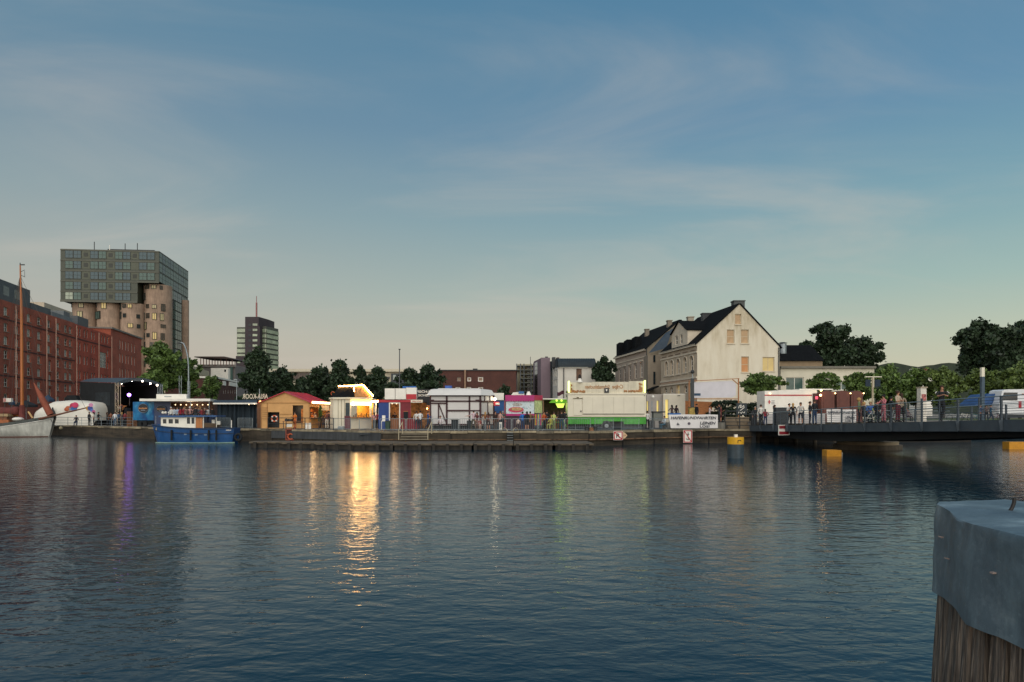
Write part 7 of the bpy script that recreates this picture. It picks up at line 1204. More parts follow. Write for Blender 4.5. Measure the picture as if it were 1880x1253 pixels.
def wallsign(x0_, y0_, x1_, y1_, Y, label): th = Thing('navigation_sign', label, 'sign', tuple(Wp((x0_ + x1_) / 2, y1_, Y))); th.part('board', MB().box(sX(x0_, Y), sX(x1_, Y), Y, Y + .04, sZ(y1_, Y), sZ(y0_, Y)), white); e = S(1.6, Y); X0, X1, Z0, Z1 = sX(x0_, Y) + .03, sX(x1_, Y) - .03, sZ(y1_, Y) + .03, sZ(y0_, Y) - .03; th.part('red_border', MB().box(X0, X1, Y - .02, Y - .004, Z0, Z0 + e).box(X0, X1, Y - .02, Y - .004, Z1 - e, Z1).box(X0, X0 + e, Y - .02, Y - .004, Z0 + e, Z1 - e).box(X1 - e, X1, Y - .02, Y - .004, Z0 + e, Z1 - e), redp); return th, X0, X1, Z0, Z1
Yw = 59.7; sg, X0, X1, Z0, Z1 = wallsign(1126.5, 792, 1143.5, 808.5, Yw, 'square red-bordered sign with a crossed-out black R on the harbour wall'); inkb = M('sign_black', '#15171c', .5, .05); text_part(sg, 'letter', 'R', 0, 0, 0, 0, Yw - .01, inkb, world=(X0 + .2, X1 - .2, Z0 + .16, Z1 - .16)); d_ = Vector((X1 - X0, 0, Z0 - Z1)).normalized(); nn = Vector((-d_.z, 0, d_.x)) * .035; p, q_ = Vector((X0 + .05, Yw - .03, Z1 - .05)), Vector((X1 - .05, Yw - .03, Z0 + .05)); sg.part('red_slash', MB().face([p - nn, q_ - nn, q_ + nn, p + nn]), redp)
ar = Thing('arrow_plate', 'pale arrow-shaped plate pointing right beside the crossed-out R sign', 'sign', tuple(Wp(1147, 806, Yw))); ar.part('plate', MB().prof([(sX(1144, Yw), sZ(806, Yw)), (sX(1147.5, Yw), sZ(805, Yw)), (sX(1151.8, Yw), sZ(799.8, Yw)), (sX(1147.5, Yw), sZ(795, Yw)), (sX(1144, Yw), sZ(794, Yw))], Yw, Yw + .04), M('sand_plate', '#d0b48e')); text_part(ar, 'number', '15', 1145, 798.4, 1149, 801.2, Yw - .01, M('red_ink', '#9a3a2a'))
Yw = 63.6; sg, X0, X1, Z0, Z1 = wallsign(1254.5, 789.8, 1271, 813.5, Yw, 'tall red-bordered sign with a crossed-out black anchor on the harbour wall'); cx_ = (X0 + X1) / 2 + .03; zc = (Z0 + Z1) / 2
m_ = MB().box(cx_ - .03, cx_ + .03, Yw - .012, Yw - .006, Z0 + .24, Z1 - .3).box(cx_ - .1, cx_ + .1, Yw - .0125, Yw - .0055, Z1 - .42, Z1 - .36).torus((cx_, Yw - .01, Z1 - .26), .045, .015, 'Y', 14, 4)
for k in range(9): a = R(200 + 140 * k / 9); b_ = R(200 + 140 * (k + 1) / 9); m_.tube((cx_ + .2 * math.cos(a), Yw - .01, zc - .12 + .2 * math.sin(a)), (cx_ + .2 * math.cos(b_), Yw - .01, zc - .12 + .2 * math.sin(b_)), .025, n=4)
sg.part('anchor', m_, inkb); p, q_ = Vector((X0 + .05, Yw - .03, Z1 - .05)), Vector((X1 - .05, Yw - .03, Z0 + .05)); nn = (q_ - p).normalized().cross(Vector((0, 1, 0))) * .035; sg.part('red_slash', MB().face([p - nn, q_ - nn, q_ + nn, p + nn]), redp)
for x, y, Y in ((1130.6, 817, 59.6), (1225.5, 807, 63), (1229, 817, 63.2)): single('wall_fender', MB().sphere((0, 0, 0), .12, 8, 6), M('tan_fender', '#8f8468'), {1130.6: 'small pale fender knob below the crossed-out R sign', 1225.5: 'pale fender knob on the wall left of the anchor sign, upper', 1229: 'pale fender knob at the waterline left of the anchor sign'}[x], 'fender', loc=tuple(Wp(x, y, Y)))
# dolphins and floats
yel = M('yellow_paint', '#d9a31a', .6, .12, 3); DP = Thing('mooring_dolphin', 'round steel mooring pile with a yellow painted top', 'mooring pile', (sX(1350.5, 43.2), 43.2, 0)); cx_ = sX(1350.5, 43.2); DP.part('yellow_cap', MB().tube((cx_, 43.2, .88), (cx_, 43.2, sZ(803, 43.2)), .505, n=32), yel, smooth=False); DP.part('pile', MB().tube((cx_, 43.2, -2), (cx_, 43.2, .88), .50, n=32, cap=False), M('blue_grey_steel', '#3c4a52', .6, .2, 2, streak=.3)); DP.part('top_box', MB().box(cx_ - .08, cx_ + .1, 43.1, 43.3, sZ(803, 43.2), sZ(798, 43.2)), white); DP.part('mark', MB().path([Vector((cx_ - .02, 42.69, .97)), Vector((cx_ - .02, 42.68, 1.12)), Vector((cx_ + .12, 42.69, 1.15)), Vector((cx_ + .2, 42.72, 1.08))], .02, 5), inkb)
def floatb(x0_, x1_, yt, yb, label): Y = CZ * F / (yb - HOR); th = Thing('mooring_float', label, 'float', (sX((x0_ + x1_) / 2, Y), Y, 0)); th.part('body', MB().prism([(sX(x0_, Y), Y), (sX(x1_, Y), Y - .0), (sX(x1_, Y), Y + .9), (sX(x0_, Y) + .1, Y + .9)], -.2, sZ(yt, Y)), M('orange_yellow_paint', '#c98a1c', .6, .15, 3)); th.part('bracket', MB().box(sX(x1_, Y), sX(x1_ + 5, Y), Y + .2, Y + .6, -.05, .25), M('pale_bracket', '#8f8f86')); return th
floatb(1518, 1545, 827, 838.5, 'yellow float in front of the bridge pivot island'); floatb(1853, 1893, 812, 825, 'yellow float at the right edge under the footbridge')
PI_ = Thing('pivot_island', 'low round concrete island carrying the swing bridge pivot', 'bridge pier', (sX(1607, 53), 53, 0)); 
for r_, z0_, z1_, mt in ((2.45, -1, .38, M('wet_concrete', '#5d5345', .8, .25, 1, streak=.3)), (2.2, .38, .62, M('tan_concrete_ring', '#8f7f66', .85, .2, 1))): PI_.part('ring', MB().tube((sX(1607, 53), 54.2, z0_), (sX(1607, 53), 54.2, z1_), r_, n=40), mt)
PI_.part('pivot', MB().tube((sX(1607, 53), 54.2, .62), (sX(1607, 53), 54.2, 1.3), 1.2, n=24), dark)
# ================================================================== footbridge
BXL, BXR = 23.0, 30.0
def dz(Y): return float(np.interp(Y, [18, 30.5, 41.2, 49.7, 66], [2.66, 2.56, 2.28, 2.02, 1.66]))
FBr = Thing('footbridge', 'dark grey steel swing footbridge running out of the picture on the right', 'footbridge', (BXL, 45, 0)); stl = M('blue_grey_bridge_steel', '#454f57', .55, .15, 1.2); stld = M('dark_bridge_steel', '#1d2328', .6, .15)
ys = [66.0] + [63.0 - 3.1 * k for k in range(0, 14)]; ys = [66.1] + ys[1:]
m_ = MB(); gA = MB(); gB = MB(); m3 = MB()
for a, b_ in zip(ys, ys[1:]):
    za, zb = dz(a), dz(b_)
    FBr.part('fascia_panel', MB().add([(BXL, a, za - .55), (BXL, b_ + .03, zb - .55), (BXL, b_ + .03, zb), (BXL, a, za), (BXL + .12, a, za - .55), (BXL + .12, b_ + .03, zb - .55), (BXL + .12, b_ + .03, zb), (BXL + .12, a, za)], [(0, 1, 2, 3), (7, 6, 5, 4), (3, 2, 6, 7), (4, 5, 1, 0), (1, 5, 6, 2), (0, 3, 7, 4)]), stl)
    m_.add([(BXL + .13, a, za - .08), (BXL + .13, b_, zb - .08), (BXR, b_, zb - .08), (BXR, a, za - .08), (BXL + .13, a, za - .0), (BXL + .13, b_, zb - .0), (BXR, b_, zb), (BXR, a, za)], [(4, 5, 6, 7), (3, 2, 1, 0), (3, 7, 6, 2)])
    for gx, m2 in ((24.2, gA), (28.3, gB)): dpa, dpb = (.6 + .55 * math.exp(-((y - 52) / 16) ** 2) for y in (a, b_)); m2.add([(gx, a, za - .09), (gx, b_, zb - .09), (gx + .5, b_, zb - .09), (gx + .5, a, za - .09), (gx, a, za - .1 - dpa), (gx, b_, zb - .1 - dpb), (gx + .5, b_, zb - .1 - dpb), (gx + .5, a, za - .1 - dpa)], [(0, 1, 5, 4), (2, 3, 7, 6), (4, 5, 6, 7)])
    m3.add([(BXL + .13, b_ - .08, zb - .5), (BXR - .2, b_ - .08, zb - .5), (BXR - .2, b_ + .08, zb - .5), (BXL + .13, b_ + .08, zb - .5), (BXL + .13, b_ - .08, zb - .09), (BXR - .2, b_ - .08, zb - .09), (BXR - .2, b_ + .08, zb - .09), (BXL + .13, b_ + .08, zb - .09)], [(0, 1, 5, 4), (2, 3, 7, 6), (0, 3, 2, 1)])
FBr.part('deck', m_, M('deck_planks', '#4b443c', .9, .2, 2)); FBr.part('girder', gA, stld); FBr.part('girder', gB, stld); FBr.part('cross_beams', m3, stld)
for gx in (BXL - .06, BXR - .1):
    far = gx > 25
    for k, b_ in enumerate(ys[1:]):
        z = dz(b_); H = 1.12 if not far else 1.08
        FBr.part('rail_post', MB().box(gx - .04, gx + .04, b_ - .05, b_ + .05, z - (.5 if not far else 0), z + H + (.18 if not far and k == 8 else 0)), stl)
        if not far: FBr.part('bracket', MB().add([(gx - .06, b_ - .045, z - .56), (gx - .06, b_ + .045, z - .56), (gx - .16, b_ + .045, z - .02), (gx - .16, b_ - .045, z - .02), (gx - .042, b_ - .045, z - .56), (gx - .042, b_ + .045, z - .56), (gx - .042, b_ + .045, z - .02), (gx - .042, b_ - .045, z - .02)], [(0, 1, 2, 3), (4, 7, 6, 5), (0, 3, 7, 4), (1, 5, 6, 2), (3, 2, 6, 7), (0, 4, 5, 1)]), stl); FBr.part('mid_post', MB().box(gx - .02, gx + .02, b_ + 1.5, b_ + 1.56, dz(b_ + 1.53), dz(b_ + 1.53) + H), stl)
    for a, b_ in zip(ys[::2], ys[2::2]):
        FBr.part('handrail', MB().tube((gx, a, dz(a) + 1.12), (gx, b_, dz(b_) + 1.12), .028, n=6), M('pale_handrail', '#9aa3a2', .35, .1, metal=.5))
        for r_ in range(7): z = .14 + r_ * .135; FBr.part('rail', MB().tube((gx, a, dz(a) + z), (gx, b_, dz(b_) + z), .011, n=4, cap=False), stl)
sg = Thing('navigation_sign', 'square red sign with a white bar hanging on the footbridge', 'sign', (22.75, 57, .9)); Ys = 57.5; sg.part('board', MB().box(sX(1429, Ys), sX(1449.5, Ys), Ys, Ys + .04, sZ(799.5, Ys), sZ(780.5, Ys)), white)
for y0_, y1_ in ((782, 787.4), (792.6, 798)): sg.part('red_bar', MB().box(sX(1430.5, Ys), sX(1448, Ys), Ys - .02, Ys - .004, sZ(y1_, Ys), sZ(y0_, Ys)), M('deep_red', '#8f1e2c'))
sg.part('bracket', MB().box(sX(1437, Ys), sX(1442, Ys), Ys + .045, Ys + .09, sZ(783, Ys), sZ(778, Ys)), dark)
# ================================================================== things beyond the bridge
RX = Thing('red_cross_trailer', 'white first-aid trailer with red stripe and red cross', 'first aid trailer', (sX(1452, 69), 69, GR)); Y = 68.5
RX.part('front_panel', MB().box(sX(1404, Y), sX(1428.5, Y), Y, Y + 2.2, GR + .35, sZ(718, Y)), white); RX.part('side_panel', MB().box(sX(1428.8, Y), sX(1500, Y), Y + .02, Y + 2.2, GR + .35, sZ(716.5, Y)), white); RX.part('red_stripe', MB().box(sX(1404, Y), sX(1491, Y), Y - .02, Y - .003, sZ(727, Y), sZ(725, Y)), redp); RX.part('roof_box', MB().box(sX(1470, Y), sX(1532, Y), Y + .3, Y + 2.4, sZ(716, Y), sZ(714, Y)), white)
rc_ = RX.part('red_cross', MB().box(sX(1410, Y), sX(1414.6, Y), Y - .02, Y - .003, sZ(739.3, Y), sZ(737.5, Y)).box(sX(1411.4, Y), sX(1413.2, Y), Y - .021, Y - .0035, sZ(742, Y), sZ(734.8, Y)), redp)
for k in range(3): RX.part('text_line', MB().box(sX(1416, Y), sX(1422, Y), Y - .02, Y - .003, sZ(736.8 + k * 2.7, Y), sZ(735.8 + k * 2.7, Y)), M('grey_ink', '#7d7a80'))
RX.part('wheel', MB().tube((sX(1455, Y), Y - .05, GR + .35), (sX(1455, Y), Y + .15, GR + .35), .34, n=16), black); RX.part('roof_lamp', MB().sphere(Wp(1414, 723, Y - .1), .08), M('soft_bulb', '#ffd9a0')); RX.part('dark_rear', MB().box(sX(1492, Y), sX(1506, Y), Y - .1, Y - .02, GR, sZ(722.5, Y)), M('dark_maroon_panel', '#4a2a2e')); RX.part('pink_display', MB().box(sX(1496, Y), sX(1503, Y), Y - .14, Y - .11, sZ(733.5, Y), sZ(728, Y)), M('pink_display', '#e0506a', .4, .1, emit=.7, ecol=(1, .15, .25)))
RX.part('wall_lamp', MB().sphere(Wp(1507.5, 717, 67.5), .10), MATS['soft_strip']); RX.part('wall_lamp', MB().sphere(Wp(1506.5, 726, 67.5), .11), MATS['soft_strip']); plight(1508, 720, 67, 25, (1, .6, .3), .1)
cabm = M('brown_cabin', '#5f342a', .6, .15, 2)
for k, (x0_, x1_, lb_) in enumerate(((1508, 1532, 'brown arched portable toilet nearest the first-aid trailer'), (1536.5, 1560, 'middle brown arched portable toilet'), (1562.5, 1584, 'brown arched portable toilet farthest from the first-aid trailer'))):
    Y = 67.6 + k * .5; th = Thing('portable_toilet', lb_, 'portable toilet', (sX((x0_ + x1_) / 2, Y), Y, GR), 'brown portable toilets'); pr_ = []; n_ = 10; 
    for i in range(n_ + 1): t_ = i / n_; pr_.append((sX(x1_ + (x0_ - x1_) * t_, Y), sZ(722 - 4.5 * math.sin(math.pi * t_) ** .8, Y)))
    th.part('body', MB().prof([(sX(x0_, Y), GR), (sX(x1_, Y), GR)] + pr_, Y, Y + 1.15), cabm); th.part('door', MB().box(sX(x0_ + 4, Y), sX(x1_ - 4, Y), Y - .03, Y - .003, GR + .05, sZ(725, Y)), cabm); th.part('lamp', MB().sphere(Wp(x1_ + 1.5, 722.5, Y - .1), .06), MATS['soft_strip'])
banner(1517.5, 752, 1572, 776, 62, 'white harbour tour banner behind the footbridge rails, half hidden by people', 1, withlogo=False)
WF = Thing('white_fence_sheet', 'white sheet covered fence behind the footbridge left part', 'fence', (sX(1450, 64), 64, GR)); WF.part('sheet', MB().box(sX(1404, 64.3), sX(1515, 64.3), 64.3, 64.35, sZ(778, 64.3), sZ(760, 64.3)), M('dim_white_sheet', '#bdbab8', .8, .08))
for x in (1405, 1440, 1478, 1513): WF.part('post', MB().tube((sX(x, 64.4), 64.4, 1.6), (sX(x, 64.4), 64.4, sZ(759, 64.4)), .03), galv)
DC = Thing('dark_bin', 'dark grey cabinet on the footbridge left of the people with drinks', 'cabinet', (sX(1434, 60), 60, 1.8)); DC.part('body', MB().box(sX(1425, 60), sX(1446, 60), 60, 60.7, dz(60), sZ(749, 60)), M('dark_grey_cabinet', '#33373a')); DC.part('lid', MB().box(sX(1424.6, 60), sX(1446.4, 60), 59.95, 60.75, sZ(749, 60) + .002, sZ(748.2, 60)), galv)
PS = Thing('panel_display', 'tall post with a pale crossbar and two hanging dark panels', 'information display', (sX(1603, 80), 80, GR)); PS.part('post', MB().tube((sX(1602, 80), 80, GR), (sX(1602, 80), 80, sZ(692, 80)), .11), M('beige_post', '#a89c84')); PS.part('crossbar', MB().box(sX(1588, 80), sX(1618, 80), 79.9, 80.1, sZ(693, 80), sZ(691.5, 80)), cream)
for a, b_ in ((1589, 1598), (1606, 1616)): PS.part('panel', MB().box(sX(a, 80), sX(b_, 80), 79.95, 80.05, sZ(710, 80), sZ(697.5, 80)), M('dark_blue_panel', '#182a3a'))
AC = Thing('advertising_pillar', 'white advertising pillar with a flat cap behind the footbridge rails', 'advertising pillar', (sX(1696, 72), 72, GR)); AC.part('pillar', MB().box(sX(1690.5, 72), sX(1701, 72), 72, 72.7, GR, sZ(712.5, 72)), M('poster_white', '#d6d0c4', .7, .12, 3)); AC.part('cap', MB().box(sX(1689.5, 72), sX(1702.5, 72), 71.9, 72.8, sZ(712.5, 72) + .003, sZ(710.5, 72)), M('beige_post', '#a89c84')); AC.part('red_poster', MB().box(sX(1692, 72), sX(1700, 72), 71.96, 71.99, sZ(736, 72), sZ(724, 72)), M('poster_red_white', '#b56a66', .7, .6, 5))
LC = Thing('light_column', 'square light column with a pale top right of the leaning man', 'lamp column', (sX(1805, 72), 72.5, GR)); LC.part('shaft', MB().box(sX(1802.5, 72.5), sX(1808, 72.5), 72.5, 72.8, GR, sZ(692, 72.5)), M('grey_blue_shaft', '#4a5a66')); LC.part('light_head', MB().box(sX(1802.5, 72.5), sX(1808, 72.5), 72.5, 72.8, sZ(692, 72.5) + .005, sZ(675, 72.5)), cream)
TT = Thing('blue_tarpaulin_tent', 'low blue tarpaulin tent left of the white van', 'tent', (sX(1818, 76), 76, GR)); TT.part('roof', MB().prof([(sX(1790, 76), sZ(745, 76)), (sX(1838, 76), sZ(743, 76)), (sX(1838, 76), sZ(722, 76)), (sX(1815, 76), sZ(724, 76))], 76, 79), M('blue_tarp', '#2c4f80', .7, .2, 2)); 
for x in (1796, 1834): TT.part('pole', MB().tube((sX(x, 76.5), 76.5, GR), (sX(x, 76.5), 76.5, sZ(744, 76.5)), .04), galv)
VN = Thing('white_van', 'white van seen from behind the bridge rails at the right edge', 'van', (sX(1862, 75), 75.5, GR)); Y = 75; vw = M('van_white', '#d8dadc', .35, .05)
bdy = [(sX(1834, Y), sZ(767, Y)), (sX(1905, Y), sZ(767, Y)), (sX(1905, Y), sZ(714.5, Y)), (sX(1846, Y), sZ(715.5, Y)), (sX(1840, Y), sZ(718, Y)), (sX(1836.5, Y), sZ(735, Y)), (sX(1834, Y), sZ(742, Y))]; VN.part('body', MB().prof(bdy, Y, Y + 2.0), vw)
w_ = VN.part('window', MB().prof([(sX(1839, Y), sZ(735.5, Y)), (sX(1868, Y), sZ(735.5, Y)), (sX(1868, Y), sZ(721, Y)), (sX(1843, Y), sZ(721, Y))], Y - .02, Y - .003), glassd); VN.part('tail_light', MB().box(sX(1870, Y), sX(1875, Y), Y - .04, Y - .003, sZ(750, Y), sZ(737, Y)), redp); VN.part('bumper', MB().box(sX(1834, Y), sX(1905, Y), Y - .06, Y - .001, sZ(767, Y), sZ(761, Y)), dark); VN.part('side_stripe', MB().box(sX(1876, Y), sX(1905, Y), Y - .02, Y - .004, sZ(726, Y), sZ(723, Y)), M('orange_stripe', '#c98a5a'))
for x in (1848, 1892): VN.part('wheel', MB().tube((sX(x, Y), Y - .05, GR + .36), (sX(x, Y), Y + .2, GR + .36), .36, n=18), black)
def bicycle(x, Y, lb_, mat, flip=1, g=GR):
    th = Thing('bicycle', lb_, 'bicycle', (sX(x, Y), Y, g), 'bicycles beyond the footbridge'); X = sX(x, Y)
    def p(u, z): return Vector((X + u * flip, Y, g + z))
    for u in (-.52, .52): th.part('wheel', MB().torus((X + u * flip, Y, g + .34), .33, .02, 'Y', 20, 5), black)
    m_ = MB()
    for a, b_ in (((-.52, .34), (-.12, .32)), ((-.12, .32), (-.22, .8)), ((-.52, .34), (-.2, .72)), ((-.2, .72), (.36, .78)), ((-.12, .32), (.38, .7)), ((.34, .92), (.52, .34))): m_.tube(p(*a), p(*b_), .02, n=5)
    th.part('frame', m_, mat); th.part('handlebar', MB().tube(p(.34, .92) + Vector((0, -.28, .04)), p(.34, .92) + Vector((0, .28, .04)), .015, n=5), dark); th.part('saddle', MB().box(X - .22 * flip - .12, X - .22 * flip + .12, Y - .06, Y + .06, g + .82, g + .87), black)
for x, Y, c_, lb_ in ((1752, 74, galv, 'silver bicycle parked by the lawn right of the leaning man'), (1772, 74.6, white, 'white bicycle parked between leaning man and lamp column'), (1790, 73.8, M('teal_paint', '#3a7a80', .4), 'teal bicycle beside the foot of the lamp column'), (1828, 74, M('dark_red_paint', '#6a2430', .4), 'dark red bicycle in front of the blue tarpaulin tent')): bicycle(x, Y, lb_, c_, 1 if x % 2 else -1)
bicycle(1606, 44.5, 'white-framed bicycle held among the group on the bridge', white, 1, dz(44.5))
bicycle(1634, 42.5, 'pale bicycle behind the person in the pink suit', galv, -1, dz(42.5))
PB = Thing('site_fence', 'row of pale mesh fence panels beyond the bridge beside the white pillar', 'fence', (sX(1690, 73), 73, GR))
for k in range(4):
    xa_ = sX(1665 + k * 20, 73.4); xb_ = sX(1683 + k * 20, 73.4); m_ = MB().tube((xa_, 73.4, GR + .1), (xb_, 73.4, GR + .1), .02).tube((xa_, 73.4, GR + 1.1), (xb_, 73.4, GR + 1.1), .02)
    for j in range(9): x = xa_ + (xb_ - xa_) * j / 8; m_.tube((x, 73.4, GR), (x, 73.4, GR + 1.1), .012, n=4, cap=False)
    PB.part('fence_panel', m_, galv)
# ================================================================== people
SH, TRO, SK, SHO = 0, 1, 2, 3
def person_mesh(name, armL, armR, legs='stand', lean=0, short=False, shorts=False, skirt=False):
    """1.75 m tall figure facing -Y, feet at z=0. arm = (elbow, wrist) positions"""
    J = {}; sw = .185
    hipz = .93
    if legs == 'stand': L = {'l': ((.10, 0, hipz - .03), (.11, -.01, .50), (.115, .03, .09)), 'r': ((-.10, 0, hipz - .03), (-.11, -.01, .50), (-.12, .03, .09))}
    elif legs == 'walk': L = {'l': ((.10, 0, hipz - .03), (.11, -.17, .52), (.11, -.22, .10)), 'r': ((-.10, 0, hipz - .03), (-.10, .05, .49), (-.11, .30, .14))}
    elif legs == 'cross': L = {'l': ((.10, 0, hipz - .03), (.07, -.07, .50), (-.06, -.12, .09)), 'r': ((-.10, 0, hipz - .03), (-.07, .02, .49), (.02, .05, .09))}
    else: L = {'l': ((.10, 0, .50), (.13, -.42, .50), (.14, -.42, .09)), 'r': ((-.10, 0, .50), (-.13, -.42, .50), (-.15, -.38, .09))}; hipz = .52
    tz = hipz
    def T(x, y, z): return (x, y - lean * (z - tz), z)
    J['pel'] = ((0, 0, tz), (.155, .115)); J['wai'] = (T(0, 0, tz + .17), (.135, .10)); J['che'] = (T(0, .01, tz + .36), (.165, .12)); J['sho'] = (T(0, .01, tz + .49), (.11, .085)); J['nek'] = (T(0, 0, tz + .57), (.055, .058)); J['hea'] = (T(0, -.015, tz + .68), (.078, .092)); J['top'] = (T(0, 0, tz + .76), (.06, .07))
    J['face'] = (T(0, -.115, tz + .665), .01)
    E = [('pel', 'wai'), ('wai', 'che'), ('che', 'sho'), ('sho', 'nek'), ('nek', 'hea'), ('hea', 'top')]; Bn = [('pel', 'wai', SH), ('wai', 'che', SH), ('che', 'sho', SH), ('nek', 'hea', SK), ('hea', 'top', SK)]
    for s_, arm, sg_ in (('l', armL, 1), ('r', armR, -1)):
        a, k, f_ = L[s_]; J[s_ + 'h'] = (a, .10); J[s_ + 'k'] = (k, .065); J[s_ + 'a'] = (f_, .043); J[s_ + 't'] = ((f_[0] + .015 * sg_, f_[1] - .15, .04), (.045, .035)); J[s_ + 'e'] = ((f_[0], f_[1] + .03, .04), .04)
        E += [('pel', s_ + 'h'), (s_ + 'h', s_ + 'k'), (s_ + 'k', s_ + 'a'), (s_ + 'a', s_ + 't'), (s_ + 'a', s_ + 'e')]; Bn += [('pel', s_ + 'h', TRO), (s_ + 'h', s_ + 'k', TRO), (s_ + 'k', s_ + 'a', SK if shorts else TRO), (s_ + 'a', s_ + 't', SHO), (s_ + 'a', s_ + 'e', SHO)]
        sp = T(sw * sg_, .01, tz + .47); J[s_ + 's'] = (sp, .062); el, wr = arm; el = (sp[0] + el[0] * sg_, sp[1] + el[1], sp[2] + el[2]); wr = (el[0] + wr[0] * sg_, el[1] + wr[1], el[2] + wr[2]); J[s_ + 'b'] = (el, .043); J[s_ + 'w'] = (wr, .029)
        d = (Vector(wr) - Vector(el)).normalized(); pm = Vector(wr) + d * .07; J[s_ + 'p'] = (tuple(pm), (.036, .022)); E += [('sho', s_ + 's'), (s_ + 's', s_ + 'b'), (s_ + 'b', s_ + 'w'), (s_ + 'w', s_ + 'p')]; Bn += [('sho', s_ + 's', SH), (s_ + 's', s_ + 'b', SH), (s_ + 'b', s_ + 'w', SK if short else SH), (s_ + 'w', s_ + 'p', SK)]
        side = d.cross(Vector((0, 0, 1)) if abs(d.z) < .8 else Vector((0, 1, 0))).normalized(); curl = d.cross(side).normalized()
        for q_ in range(4): off = side * (.027 * (q_ - 1.5) / 1.5); ln = (.065, .08, .075, .055)[q_]; m1 = pm + d * (.02 + ln * .5) + off; m2_ = pm + d * (.015 + ln * .9) + off * 1.1 + curl * .025; J[s_ + 'f%d' % q_] = (tuple(m1), .0095); J[s_ + 'g%d' % q_] = (tuple(m2_), .008); E += [(s_ + 'p', s_ + 'f%d' % q_), (s_ + 'f%d' % q_, s_ + 'g%d' % q_)]; Bn += [(s_ + 'f%d' % q_, s_ + 'g%d' % q_, SK)]
        th_ = pm - d * .02 + side * .05 + curl * .01; J[s_ + 'u'] = (tuple(th_), .010); E.append((s_ + 'p', s_ + 'u')); Bn.append((s_ + 'p', s_ + 'u', SK))
    return limb_mesh(name, {k: v for k, v in J.items()}, E, Bn, 'pel') if True else None, J['hea'][0]
DOWN = ((.07, .0, -.27), (.02, -.05, -.25)); DRINK = ((.06, -.04, -.27), (-.04, -.22, .10)); UP = ((.06, -.10, -.24), (-.08, -.12, .22)); FWD = ((.05, -.16, -.20), (-.08, -.22, .0)); CRO = ((.07, -.08, -.25), (-.26, -.14, .05)); HIP = ((.16, .05, -.22), (-.12, -.10, -.16)); LEAN = ((.03, -.20, -.19), (-.15, -.20, .05)); OUT = ((.2, -.05, -.15), (.2, -.12, -.02)); LAP = ((.06, -.10, -.24), (-.08, -.2, -.02))
# the face joint is a reference point only: it is not connected, so keep it out of the skin
def limb_mesh(name, joints, edges, bones, root, sub=1):
    js_ = dict(joints); fpos = js_['face']; used = {n for e in edges for n in e}; jj = {k: v for k, v in js_.items() if k in used or k == 'face'}
    fc_ = jj.pop('face'); names = list(jj); res = None
    bm = bmesh.new(); sk = bm.verts.layers.skin.verify(); vs = {}
    for n in names: v = bm.verts.new(jj[n][0]); r = jj[n][1]; v[sk].radius = r if isinstance(r, tuple) else (r, r); v[sk].use_root = (n == root); vs[n] = v
    for a, b_ in edges: bm.edges.new((vs[a], vs[b_]))
    me = bpy.data.meshes.new('tmp'); bm.to_mesh(me); bm.free(); o = bpy.data.objects.new('tmp', me); COL.objects.link(o); s_ = o.modifiers.new('s', 'SKIN'); s_.use_smooth_shade = True; s_.branch_smoothing = .4; u = o.modifiers.new('u', 'SUBSURF'); u.levels = sub; u.render_levels = sub
    dg = bpy.context.evaluated_depsgraph_get(); res = bpy.data.meshes.new_from_object(o.evaluated_get(dg)); bpy.data.objects.remove(o); bpy.data.meshes.remove(me); res.name = name
    P = [(Vector(jj[a][0]), Vector(jj[b_][0]), m) for a, b_, m in bones]; res.materials.clear()
    for k in range(4): res.materials.append(white)
    for f in res.polygons:
        c_ = f.center; best = None
        for a, b_, m in P:
            d = b_ - a; t_ = max(0, min(1, (c_ - a).dot(d) / max(1e-9, d.length_squared))); dd = (a + d * t_ - c_).length
            if best is None or dd < best[0]: best = (dd, m)
        f.material_index = best[1]; f.use_smooth = True
    h = Vector(fc_[0])
    for v in res.vertices:
        if (v.co - h).length < .045: v.co.y -= .014
    return res
POSES = {}
def pose(key, *a, **k): POSES[key] = person_mesh('body', *a, **k)
pose('stand', DOWN, DOWN); pose('tee', DOWN, DRINK, short=True); pose('drink', DRINK, DOWN, 'stand'); pose('phone', UP, FWD); pose('walk', DOWN, FWD, 'walk'); pose('crossarm', CRO, CRO, short=True); pose('hip', HIP, DRINK, short=True); pose('shorts', DRINK, DOWN, short=True, shorts=True); pose('sit', LAP, LAP, 'sit'); pose('lean', LEAN, LEAN, 'cross', lean=.16, short=True); pose('out', OUT, FWD, 'walk', short=True); pose('talk', FWD, HIP)
HAIRS = {}
def hair_mesh(hc, style, hp):
    key = (style,)
    if key not in HAIRS:
        m_ = MB(); n, mm = 12, 8; vs = []
        for j in range(mm + 1):
            t_ = math.pi * (.0 + (.62 if style == 'short' else .74) * j / mm)
            for k in range(n): p = 2 * math.pi * k / n; front = max(0, -math.sin(p)); tt = t_ * (1 - .38 * front); vs.append((.096 * math.sin(tt) * math.cos(p), .115 * math.sin(tt) * math.sin(p) + .012, .115 * math.cos(tt) + .03))
        m_.add(vs, [(j * n + k, (j + 1) * n + k, (j + 1) * n + (k + 1) % n, j * n + (k + 1) % n) for j in range(mm) for k in range(n)])
        if style == 'long': m_.tube((0, .075, .02), (0, .10, -.24), .085, .05, 10)
        if style == 'bun': m_.sphere((0, .10, .10), .05, 8, 6)
        if style == 'hood': m_.sphere((0, .035, .02), .135, 12, 8, 1.05)
        HAIRS[key] = m_.mesh('hair', dark)
    return HAIRS[key]
CLO = {}
def cm(hx, kind='cloth'):
    return M(kind + '_' + hx[1:], hx, .85, .12, 6)
skinm = M('skin', '#b07f64', .6, .08, 5); shoe = M('dark_shoes', '#1e1e20'); shoew = M('white_shoes', '#cfccc6')
